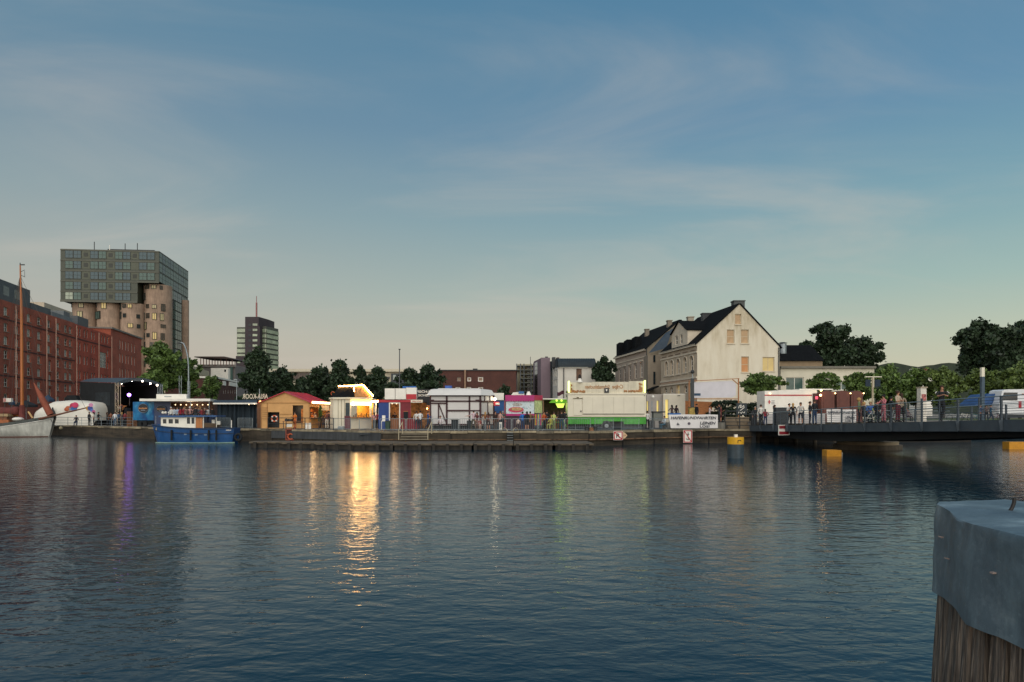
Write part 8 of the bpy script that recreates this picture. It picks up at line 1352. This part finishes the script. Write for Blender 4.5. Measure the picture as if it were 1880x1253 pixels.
HC_ = {'black': '#15110f', 'brown': '#3a2619', 'blond': '#b08a54', 'grey': '#8a8680', 'white': '#c9c6c0'}
def person(x, Y, ps, shirt, trou, label, group, hair='brown', style='short', rz=0, h=1.74, g=None, shoes=None, loc=None, extra=None):
    me, hp = POSES[ps]; g = GZ if g is None else g; X = sX(x, Y) if loc is None else loc
    o = bpy.data.objects.new('person', me); COL.objects.link(o); o.location = (X, Y, g); o.rotation_euler = (0, 0, R(rz)); s_ = h / 1.77; o.scale = (s_, s_, s_); tagit(o, label, 'person', group)
    for k, m in enumerate((cm(shirt), cm(trou), skinm, shoes or shoe)): o.material_slots[k].link = 'OBJECT'; o.material_slots[k].material = m
    hm_ = hair_mesh(hair, style, hp); hh = bpy.data.objects.new('hair', hm_); COL.objects.link(hh); hh.parent = o; hh.location = hp; hh.material_slots[0].link = 'OBJECT'; hh.material_slots[0].material = cm(HC_.get(hair, hair), 'hair')
    if extra:
        for nm, mb_, mt in extra: e = bpy.data.objects.new(nm, mb_.mesh(nm, mt)); COL.objects.link(e); e.parent = o
    return o
GA = 'people before the stage'; B_ack = '#17191d'
for x, Y, ps, sh, tr, lb, hr, st_, rz in (
    (140, 85, 'sit', '#22262c', '#2c3a58', 'person in dark top and blue jeans sitting before the white inflatable', 'black', 'short', 20), (164, 85.5, 'stand', '#20252b', B_ack, 'person in black at the right end of the inflatable', 'brown', 'short', 160),
    (172, 84.8, 'hip', '#b9b6b0', B_ack, 'person in pale top near the quay railing right of the inflatable', 'black', 'long', -60), (181, 86, 'talk', '#1b1d20', '#22242a', 'person in all black before the stage curtain', 'brown', 'short', 100),
    (197, 84.5, 'drink', '#39302a', '#23262b', 'person in brown coat before the stage truss post', 'brown', 'long', 140), (203.5, 84, 'stand', '#7a4a34', '#22303c', 'person in rust jacket left of the white t-shirt', 'brown', 'bun', 190),
    (211, 83.5, 'stand', '#d3d6d8', '#4d6680', 'person in white t-shirt and pale jeans seen from behind before the stage', 'brown', 'short', 180), (217.5, 85, 'tee', '#3c5878', '#1c2530', 'person in blue shirt right of the white t-shirt', 'brown', 'short', 150),
    (224, 86.5, 'crossarm', '#2e3440', '#1c2024', 'person in navy at the stage edge by the purple light', 'blond', 'long', 200), (229.5, 84.6, 'stand', '#7d2f34', '#1c2024', 'person in dark red top left of the pallet stack', 'black', 'short', 170)):
    person(x, Y, ps, sh, tr, lb, GA, hr, st_, rz)
person(218, 91.5, 'talk', '#d8c9a4', '#1a1b1f', 'musician in pale shirt playing on stage by the truss post', 'performers on stage', 'brown', 'short', 10, g=GZ + 1.0, extra=[('guitar', MB().sphere((.05, -.25, 1.05), .16, 10, 6, .5).tube((.1, -.26, 1.08), (.62, -.3, 1.3), .025), M('guitar_wood', '#b06a30', .3))])
person(222, 93.6, 'out', '#3a3440', B_ack, 'drummer in dark clothes behind the drum kit on stage', 'performers on stage', 'black', 'short', 0, g=GZ + 1.2)
GC_ = 'people crowding the beer terrace'; rr3 = random.Random(11)
crowd = [(314, '#c9c9c6', 'white hair person in pale shirt at the left end of the beer counter', 'white'), (320, '#b8c2cc', 'person in pale blue shirt behind the boat roof', 'brown'), (325.5, '#9fb4c8', 'person in light blue top left of the red jacket', 'brown'), (331.5, '#a02838', 'person in bright red jacket in the beer crowd', 'brown'), (337, '#8c2a36', 'second person in darker red top in the beer crowd', 'black'), (342.5, '#6a4a44', 'person in brown jacket right of the red jackets', 'brown'), (348.5, '#b58a86', 'person in dusty pink shirt in the beer crowd', 'white'), (354.5, '#24262a', 'person in black left of the white cap', 'brown'), (359.5, '#1b2027', 'broad person in black seen from behind on the terrace', 'black'), (365, '#5a5f66', 'person in grey jacket on the beer terrace', 'brown'), (370.5, '#7c3036', 'person in maroon top at the right part of the terrace', 'brown'), (376, '#1f242b', 'person in dark coat with grey hair on the terrace', 'grey'), (382, '#d0d2d0', 'person in white t-shirt standing high under the awning end', 'black'), (389.5, '#15171b', 'person in black at the right end of the beer terrace', 'brown')]
for i, (x, sh, lb, hr) in enumerate(crowd): person(x, 73 + (i * 7 % 5) * .42, ('stand', 'drink', 'talk', 'tee')[i % 4], sh, ('#20242b', '#2c3648', '#3a3c40')[i % 3], lb, GC_, hr, ('short', 'long', 'short', 'bun')[(i * 3) % 4], rr3.uniform(-180, 180), h=rr3.uniform(1.64, 1.84), g=GZ + .5)
back = [(317, '#3a3c44'), (328, '#57606a'), (339, '#c0b8a8'), (346, '#2a2d33'), (357, '#7a8890'), (367, '#933a3e'), (379, '#3b3f46')]
for i, (x, sh) in enumerate(back): person(x, 75.3, ('stand', 'drink')[i % 2], sh, '#23262c', ['person in charcoal at the beer hatch, left', 'person in slate grey at the beer hatch behind the red jacket', 'person in cream shirt at the beer hatch', 'person in near-black coat at the middle of the beer hatch', 'person in blue grey shirt at the beer hatch', 'person in brick red at the beer hatch', 'person in dark grey at the right end of the beer hatch'][i], GC_, ('brown', 'black', 'blond')[i % 3], ('short', 'long')[i % 2], 170 + i * 9, h=1.72 + .04 * (i % 3), g=GZ + .5)
GQ = 'people between the stalls'
Q_ = [(541.5, 68.6, 'tee', '#d0732a', '#b05a2a', 'person in orange work clothes in the tan hut doorway', 'brown', 'short', -30, 1.7), (572, 70.9, 'phone', '#d87a28', '#7a4a2a', 'vendor in orange shirt behind the tan hut counter', 'brown', 'short', 90, 1.72), (578, 72.6, 'stand', '#d0cab8', '#6a6a60', 'vendor in white apron behind the tan hut counter', 'blond', 'bun', 60, 1.68),
    (594, 68, 'sit', '#4a3a34', '#2a2c34', 'person in brown sitting between tan hut and lit kiosk', 'brown', 'long', 150, 1.74), (600, 67.2, 'talk', '#6a3a30', '#c0b6a8', 'person in rust top and pale trousers left of the kiosk wall', 'black', 'short', 220, 1.72), (603.5, 69.5, 'stand', '#2f2a2c', '#22252c', 'person in dark clothes tight against the kiosk left corner', 'brown', 'short', 150, 1.8),
    (687, 67.8, 'tee', '#b58a90', '#3a3438', 'person in pink top at the kiosk side awning', 'brown', 'long', 200, 1.66), (692.5, 68.6, 'drink', '#8a3038', '#23262c', 'person in red scarf beside the blue stall wall', 'brown', 'short', 160, 1.7), (725, 67.9, 'talk', '#2a2024', '#7a2430', 'vendor in black and red inside the lit stall doorway', 'black', 'short', 20, 1.68),
    (764.5, 64, 'stand', '#d2cfc8', '#232a3a', 'person in white t-shirt, left of two before the fish counter', 'brown', 'short', 170, 1.78), (771.5, 63.6, 'hip', '#d8d8d8', '#1c2434', 'person in white shirt, right of two before the fish counter', 'black', 'short', 200, 1.82), (786, 64.2, 'walk', '#24508a', '#22304a', 'person in bright blue shirt at the left corner of the half-timbered caravan', 'brown', 'short', 90, 1.76),
    (808.5, 62.6, 'sit', '#ccc2c4', '#2e2a30', 'person in white shirt sitting before the diagonal timber beam', 'brown', 'short', 10, 1.76), (869.5, 61.8, 'out', '#c2a9b0', '#5c5648', 'tall person in pale pink shirt and khaki trousers pointing left', 'black', 'short', 200, 1.86), (875.8, 61.6, 'talk', '#5a2a30', '#8a6a60', 'person in patterned red dress beside the pale pink shirt', 'black', 'long', -30, 1.66),
    (881.5, 61.2, 'stand', '#9a4a44', '#c0a89a', 'small child in red top right of the pale pink shirt', 'brown', 'short', 20, 1.05), (891, 61.6, 'hip', '#8a5a36', '#3a3040', 'person in mustard jacket before the right caravan panels', 'blond', 'long', 180, 1.70), (896.5, 61.3, 'shorts', '#6a4038', '#3a2a2c', 'person in brown top with bare legs beside the mustard jacket', 'brown', 'long', 190, 1.66),
    (909.5, 63, 'drink', '#3a2c2a', '#6a5244', 'person in dark jacket under the caravan corner lamp', 'brown', 'short', 30, 1.76), (918.5, 61.6, 'tee', '#c0988e', '#1e2430', 'person in salmon shirt and navy trousers left of the candy booth', 'brown', 'short', 140, 1.76), (923, 62.3, 'stand', '#3c4a4c', '#222a30', 'person in grey green jacket directly left of the candy booth post', 'grey', 'short', 170, 1.78),
    (959.5, 61.8, 'stand', '#1f66b8', '#23406a', 'person in bright royal blue shirt before the candy booth', 'brown', 'short', 180, 1.72), (967.5, 61.6, 'shorts', '#17171b', '#15151a', 'person in short black dress before the candy booth', 'black', 'long', 190, 1.74), (951.5, 61.3, 'stand', '#c9b8ac', '#4a4448', 'small child in cream top left of the royal blue shirt', 'brown', 'short', 170, 1.15), (973.5, 63.6, 'talk', '#7a5c3c', '#2e2c30', 'person in tan jacket against the painted sweets panel', 'black', 'short', -160, 1.74),
    (999, 63.4, 'drink', '#b5562c', '#26262c', 'person in orange top at the green stall entrance', 'brown', 'short', 40, 1.72), (1004, 65, 'stand', '#1c1d24', '#1c2030', 'tall dark figure deep inside the green stall entrance', 'black', 'short', 180, 1.84), (1012.5, 62.8, 'sit', '#c9c85a', '#a8b060', 'person in lit yellow shirt sitting by the lime table', 'blond', 'short', -40, 1.84), (1017, 62.2, 'hip', '#c8cf7a', '#7d8a60', 'person in pale yellow top standing by the lime table', 'brown', 'short', 130, 1.70),
    (1025, 64.6, 'talk', '#33262a', '#1c2024', 'person in dark plum jacket under the green lamp', 'brown', 'long', 200, 1.72), (1031, 62.6, 'stand', '#15171a', '#2a4a5c', 'person in black t-shirt and blue jeans right of the lime table', 'brown', 'short', 180, 1.80), (1037, 64.2, 'drink', '#20222c', '#1c2430', 'person in black cap at the left end of the white trailer', 'black', 'short', 150, 1.86),
    (1188.5, 66.6, 'stand', '#d6d4ce', '#2a2a30', 'person in white shirt by the right end of the white trailer', 'black', 'short', 180, 1.80), (1212, 68.5, 'talk', '#8a4a4c', '#2c2c34', 'person in dusky red top behind the grey flight case', 'brown', 'short', 120, 1.72), (1220, 65, 'sit', '#b8c4ce', '#2a5a70', 'person in pale top and teal jeans crouched left of the banner', 'brown', 'short', -70, 1.70),
    (1233.5, 66.9, 'talk', '#4a3a38', '#23242a', 'person with long black hair behind the left end of the banner', 'black', 'long', 200, 1.74), (1242, 67.2, 'drink', '#2a2026', '#23242a', 'person bending in dark coat behind the blue counter', 'black', 'long', 130, 1.72), (1279, 67.4, 'stand', '#15171b', '#1c1e22', 'person in black jacket beside the yellow poster box', 'brown', 'short', 110, 1.86), (1303, 67.6, 'walk', '#cfc0c0', '#8a8088', 'person in white and pink top walking behind the banner', 'brown', 'short', 80, 1.66),
    (1320.5, 66.8, 'phone', '#1c2026', '#20262c', 'person in dark pullover holding a phone right of the banner', 'brown', 'short', -90, 1.84), (1323.5, 67.4, 'shorts', '#6a2c30', '#5a262a', 'person in dark red behind the dark pullover', 'brown', 'long', 60, 1.66)]
for x, Y, ps, sh, tr, lb, hr, st_, rz, h in Q_: person(x, Y, ps, sh, tr, lb, GQ, hr, st_, rz, h, g=GZ + .65 if 1225 < x < 1330 else None)
RT = Thing('raised_terrace', 'raised paved terrace behind the harbour tour banner', 'terrace', (sX(1280, 66), 66, GZ)); RT.part('block', MB().box(sX(1224, 66), sX(1331, 66), 66.0, 69.0, GZ + .002, GZ + .65), concrete)
ST2 = {}
for o in [o for o in bpy.data.objects if o.name.startswith('person') and o.parent is None and o.data == POSES['sit'][0]]:
    th = Thing('stool', 'low dark stool under the ' + o['label'].replace('person ', 'person ')[:60].rsplit(' ', 1)[0], 'stool', tuple(o.location)); a = o.rotation_euler.z
    th.part('seat', MB().tube(o.location + Vector((0, 0, .36)), o.location + Vector((0, 0, .41)), .17, n=12), dark)
    for k in range(3): p = o.location + Vector((.12 * math.cos(k * 2.1), .12 * math.sin(k * 2.1), 0)); th.part('leg', MB().tube(p, p + Vector((0, 0, .36)), .018, n=5), dark)
GB_ = 'people on the footbridge'
def bp(x, Y, ps, sh, tr, lb, hr='brown', st_='short', rz=0, h=1.75, shoes=None, extra=None): Xc = max(BXL + .35, sX(x, Y)); return person(x, Y, ps, sh, tr, lb, GB_, hr, st_, rz, h, g=dz(Y) + .005, shoes=shoes, extra=extra)
for a in ((1386.5, 64.6, 'drink', '#23262c', '#1e2026', 'person in dark jacket at the very left end of the footbridge', 'grey', 'short', 10, 1.82), (1397, 62.8, 'stand', '#d4d0c8', '#2a2c34', 'broad person in white shirt near the left end of the footbridge', 'brown', 'short', 180, 1.95), (1405, 62, 'talk', '#a83a44', '#22386a', 'child in striped red top and blue jeans beside the broad white shirt', 'brown', 'long', 160, 1.5), (1422, 61, 'drink', '#3a2c2a', '#2c2a2e', 'person in dark brown behind the dark cabinet on the bridge', 'brown', 'long', 60, 1.84),
    (1449, 57, 'hip', '#cfccc6', '#1c1c20', 'person in white top and black skirt left of the blond person', 'black', 'short', 20, 1.82), (1456, 56.6, 'stand', '#1e1c20', '#17181c', 'blond person in long black dress on the bridge', 'blond', 'long', 160, 1.84), (1470, 55.6, 'shorts', '#b8b4ae', '#23242c', 'person in white patterned top and dark shorts holding a drink', 'brown', 'long', -20, 1.86), (1487, 53.2, 'talk', '#1c2026', '#1f2430', 'person in black coat left of the tall man in jeans', 'brown', 'short', 60, 1.84), (1495.5, 52.2, 'stand', '#181a1f', '#223a5c', 'tall person in black jacket and blue jeans on the bridge', 'brown', 'short', 200, 1.95),
    (1577.5, 46.6, 'drink', '#6f7a54', '#26282c', 'person in olive green hooded jacket on the bridge', 'blond', 'hood', 60, 1.80), (1586, 46.2, 'sit', '#181b20', '#16181c', 'person in black seated next to the olive hooded jacket', 'blond', 'long', 30, 1.95), (1598, 45.2, 'sit', '#3c5f9a', '#6f8078', 'person in blue hoodie and beige cap seated on the bridge', '#a89a78', 'short', -10, 1.95), (1611, 44.2, 'sit', '#15171c', '#1b1d22', 'person in black cap seated right of the blue hoodie', 'black', 'short', 0, 1.95),
    (1622, 42.6, 'phone', '#b87078', '#b06c74', 'person in pink two-piece suit on the bridge', 'black', 'bun', -80, 1.78), (1636, 44, 'talk', '#23262c', '#2a2c30', 'person in dark jacket right behind the pink suit', 'black', 'short', 90, 1.74), (1648.5, 40.9, 'crossarm', '#b0a08c', '#5a2430', 'person in beige fur coat and wine red trousers', 'brown', 'bun', 30, 1.92), (1655, 42.4, 'stand', '#8a7c6a', '#15161a', 'person in taupe coat and black trousers behind the fur coat', 'brown', 'long', 160, 1.86)):
    bp(*a)
LM = bp(1728.5, 37.2, 'lean', '#181b20', '#17191d', 'man in black shirt with white shoulder stripes leaning on the bridge post', 'brown', 'short', -22, 1.98, shoes=M('dark_shoes', '#1e1e20'))
# shoulder stripes follow the sleeve
sp_ = [Vector((s_ * .185, .01 - .16 * .47 - .0, .93 + .475)) for s_ in (1, -1)]
for s_, a in zip((1, -1), sp_): e = a + Vector((.10 * s_, -.20, -.15)); m_ = MB(); m_.tube(a + Vector((.035 * s_, -.02, .055)), a.lerp(e, .6) + Vector((.045 * s_, -.01, .04)), .014, n=5); ob = bpy.data.objects.new('sleeve_stripe', m_.mesh('sleeve_stripe', white)); COL.objects.link(ob); ob.parent = LM
GD = 'people beyond the footbridge'
for x, Y, sh, tr, lb, ps in ((1800, 70.5, '#3a4a6a', '#22242a', 'person in dark blue beside the lamp column', 'talk'), (1811, 71, '#6a5a58', '#2a2c34', 'person in mauve top right of the lamp column', 'stand'), (1819, 70.4, '#2f5a78', '#22384a', 'person in teal top before the blue tarpaulin tent', 'walk'), (1592, 74, '#c8c84a', '#2a3040', 'person in yellow high visibility vest behind the hooded jacket', 'stand'), (1602, 73.5, '#b9c24a', '#20303a', 'second person in high visibility vest below the display post', 'stand'), (1667, 73, '#7a6a70', '#3a3034', 'person in mauve beyond the bridge right of the fur coat', 'sit')):
    person(x, Y, ps, sh, tr, lb, GD, 'brown', 'short', rr3.uniform(-90, 200), 1.76, g=GR)
# ================================================================== foreground pile with its zinc cap
zinc = bpy.data.materials.new('weathered_zinc'); zinc.use_nodes = True; t = zinc.node_tree; b = t.nodes['Principled BSDF']; b.inputs['Metallic'].default_value = .35; b.inputs['Roughness'].default_value = .55; co = t.nodes.new('ShaderNodeTexCoord')
def tn(sc, det, src=None, scl=None, rgh=.6):
    s_ = co.outputs['Object']
    if scl: m__ = t.nodes.new('ShaderNodeMapping'); m__.inputs['Scale'].default_value = scl; t.links.new(s_, m__.inputs[0]); s_ = m__.outputs[0]
    n__ = t.nodes.new('ShaderNodeTexNoise'); n__.inputs['Scale'].default_value = sc; n__.inputs['Detail'].default_value = det; n__.inputs['Roughness'].default_value = rgh; t.links.new(s_, n__.inputs[0]); return n__.outputs[0]
def tmix(mode, f, a, b_):
    n__ = t.nodes.new('ShaderNodeMix'); n__.data_type = 'RGBA'; n__.blend_type = mode
    for i, v in ((0, f), (6, a), (7, b_)):
        if isinstance(v, (int, float)): n__.inputs[i].default_value = v
        elif isinstance(v, tuple): n__.inputs[i].default_value = (*v, 1)
        else: t.links.new(v, n__.inputs[i])
    return n__.outputs[2]
c1 = ramp(t.nodes, t.links, tn(7, 8, rgh=.7), [(.3, C('#445560')), (.55, C('#61747f')), (.75, C('#8fa0a8'))], 'LINEAR'); c2 = ramp(t.nodes, t.links, tn(16, 6, scl=(1, 1, .18)), [(.5, (1, 1, 1)), (.72, (1.5, 1.5, 1.45))], 'LINEAR'); c3 = ramp(t.nodes, t.links, tn(60, 3), [(.62, (1, 1, 1)), (.75, (1.5, 1.45, 1.35))], 'LINEAR')
t.links.new(tmix('MULTIPLY', 1, tmix('MULTIPLY', 1, c1, c2), c3), b.inputs['Base Color']); bp_ = t.nodes.new('ShaderNodeBump'); bp_.inputs['Strength'].default_value = .25; bp_.inputs['Distance'].default_value = .01; t.links.new(tn(25, 6), bp_.inputs['Height']); t.links.new(bp_.outputs[0], b.inputs['Normal'])
oldw = bpy.data.materials.new('weathered_oak'); oldw.use_nodes = True; t = oldw.node_tree; b = t.nodes['Principled BSDF']; b.inputs['Roughness'].default_value = .9; co = t.nodes.new('ShaderNodeTexCoord')
gn = tn(190, 8, scl=(1, 1, .03)); c1 = ramp(t.nodes, t.links, gn, [(.34, C('#34322f')), (.5, C('#5f5a54')), (.66, C('#8c857b'))], 'LINEAR'); c2 = ramp(t.nodes, t.links, tn(3, 4, scl=(1, 1, .5)), [(.35, (.6, .62, .66)), (.65, (1.1, 1.02, .95))], 'LINEAR'); t.links.new(tmix('MULTIPLY', 1, c1, c2), b.inputs['Base Color']); bp_ = t.nodes.new('ShaderNodeBump'); bp_.inputs['Strength'].default_value = .8; bp_.inputs['Distance'].default_value = .008; t.links.new(gn, bp_.inputs['Height']); t.links.new(bp_.outputs[0], b.inputs['Normal'])
k_ = .58
def FP(x, y, z): return Vector((x * k_, y * k_, CZ + (z - CZ) * k_))
PI2 = Thing('mooring_post', 'thick old timber pile with a dented zinc cap in the right foreground', 'mooring pile', tuple(FP(1.75, 2.2, 0)[:2]) + (0,))
plan = [(1.628, 2.62), (1.575, 2.46), (1.50, 2.30), (1.462, 2.17), (1.447, 2.02), (1.44, 1.86), (1.46, 1.70), (1.56, 1.60), (1.75, 1.56), (1.95, 1.60), (2.08, 1.75), (2.16, 2.0), (2.18, 2.3), (2.12, 2.6), (2.02, 2.80), (1.85, 2.79), (1.70, 2.72)]
ztop, zhem = 2.447, 2.12
hemz = [2.112, 2.134, 2.155, 2.130, 2.143, 2.142, 2.13, 2.12, 2.12, 2.12, 2.12, 2.12, 2.12, 2.12, 2.12, 2.12, 2.118]
rr4 = np.random.default_rng(3); cxp, cyp = 1.80, 2.2; n = len(plan); m_ = MB(); rows = []; NV = 10
# finer plan
fine = []; hz_ = []
for i in range(n):
    for j in range(5): f_ = j / 5; a, b2 = plan[i], plan[(i + 1) % n]; fine.append((a[0] + (b2[0] - a[0]) * f_, a[1] + (b2[1] - a[1]) * f_)); hz_.append(hemz[i] + (hemz[(i + 1) % n] - hemz[i]) * f_)
def dent(i, z): return .003 * math.sin(i * .55 + z * 14) + .0015 * math.sin(i * 1.3 - z * 31) + .0015 * math.sin(i * .21 + z * 40)
for r_ in range(NV + 1):
    f_ = r_ / NV; row = []
    for i, (x, y) in enumerate(fine):
        z = ztop + (hz_[i] - ztop) * f_; d = Vector((x - cxp, y - cyp)); L_ = d.length; s_ = 1 + (dent(i, z) + .018 * f_ ) / L_
        row.append(FP(cxp + d.x * s_, cyp + d.y * s_, z + (-.006 if r_ == 0 else 0)))
    rows.append(row)
top_rows = []
for sc_, dzt in ((.992, .002), (.975, .003), (.86, .005), (.7, .008), (.45, .010), (.2, .011)): top_rows.append([FP(cxp + (x - cxp) * sc_, cyp + (y - cyp) * sc_, ztop + dzt + .004 * math.sin(x * 9 + y * 7)) for x, y in fine])
allr = top_rows[::-1] + rows; N_ = len(fine); vs = [p for r_ in allr for p in r_]; fs = [(i * N_ + k, (i + 1) * N_ + k, (i + 1) * N_ + (k + 1) % N_, i * N_ + (k + 1) % N_) for i in range(len(allr) - 1) for k in range(N_)] + [tuple(range(N_))]
cap_ = PI2.part('zinc_cap', MB().add(vs, fs), zinc, smooth=True); so_ = cap_.modifiers.new('t', 'SOLIDIFY'); so_.thickness = .004; so_.offset = -1; es_ = cap_.modifiers.new('e', 'EDGE_SPLIT'); es_.split_angle = R(32)
# timber body with real grooves
m_ = MB(); rows = []; NA = 220
def planpt(t_):
    f_ = (t_ % 1) * len(fine); i = int(f_); g = f_ - i; a, b2 = fine[i % N_], fine[(i + 1) % N_]; return a[0] + (b2[0] - a[0]) * g, a[1] + (b2[1] - a[1]) * g
grv = rr4.uniform(0, .010, NA); 
for k in range(0, NA, 9): grv[k] += .022
for r_ in range(26):
    z = 2.40 - r_ * (3.2 / 25) if r_ < 18 else 2.40 - 17 * .128 - (r_ - 17) * .6; row = []
    for k in range(NA):
        x, y = planpt(k / NA); d = Vector((x - cxp, y - cyp)); L_ = d.length; tap = .02 + .075 * max(0, 2.40 - z); s_ = 1 + (-.045 + tap - grv[(k + (r_ // 9)) % NA] + .004 * math.sin(k * .9 + r_ * .7)) / L_; row.append(FP(cxp + d.x * s_, cyp + d.y * s_, z))
    rows.append(row)
vs = [p for r_ in rows for p in r_]; PI2.part('timber', MB().add(vs, [(i * NA + k, (i + 1) * NA + k, (i + 1) * NA + (k + 1) % NA, i * NA + (k + 1) % NA) for i in range(25) for k in range(NA)] + [tuple(range(NA))]), oldw)
Yh = 1.40; p = Wp(1858, 933, Yh); PI2.part('hook', MB().path([Vector((p.x - .004, Yh, p.z - .006)), Vector((p.x, Yh, p.z)), Vector((p.x + .004, Yh, p.z + .010)), Vector((p.x + .005, Yh, p.z + .021))], .0035, 8), M('rusty_hook', '#1f1a18', .6))
nl = M('bright_scratch', '#9a8c86', .5, .1)
for x, y, Yn, a_ in ((1727.5, 986, 2.49, 10), (1754, 999.5, 2.36, 25), (1738, 1025.5, 2.42, 15), (1766.5, 1054.5, 2.31, 30), (1823, 1052, 2.06, -5)):
    p = Wp(x, y, Yn * k_ - .012); m_ = MB(); T_ = Matrix.Translation(p) @ Matrix.Rotation(R(a_), 4, 'Y'); m_.obox(-.0032, .0032, -.004, .004, -.0013, .0013, T_); PI2.part('nail_head', m_, nl)
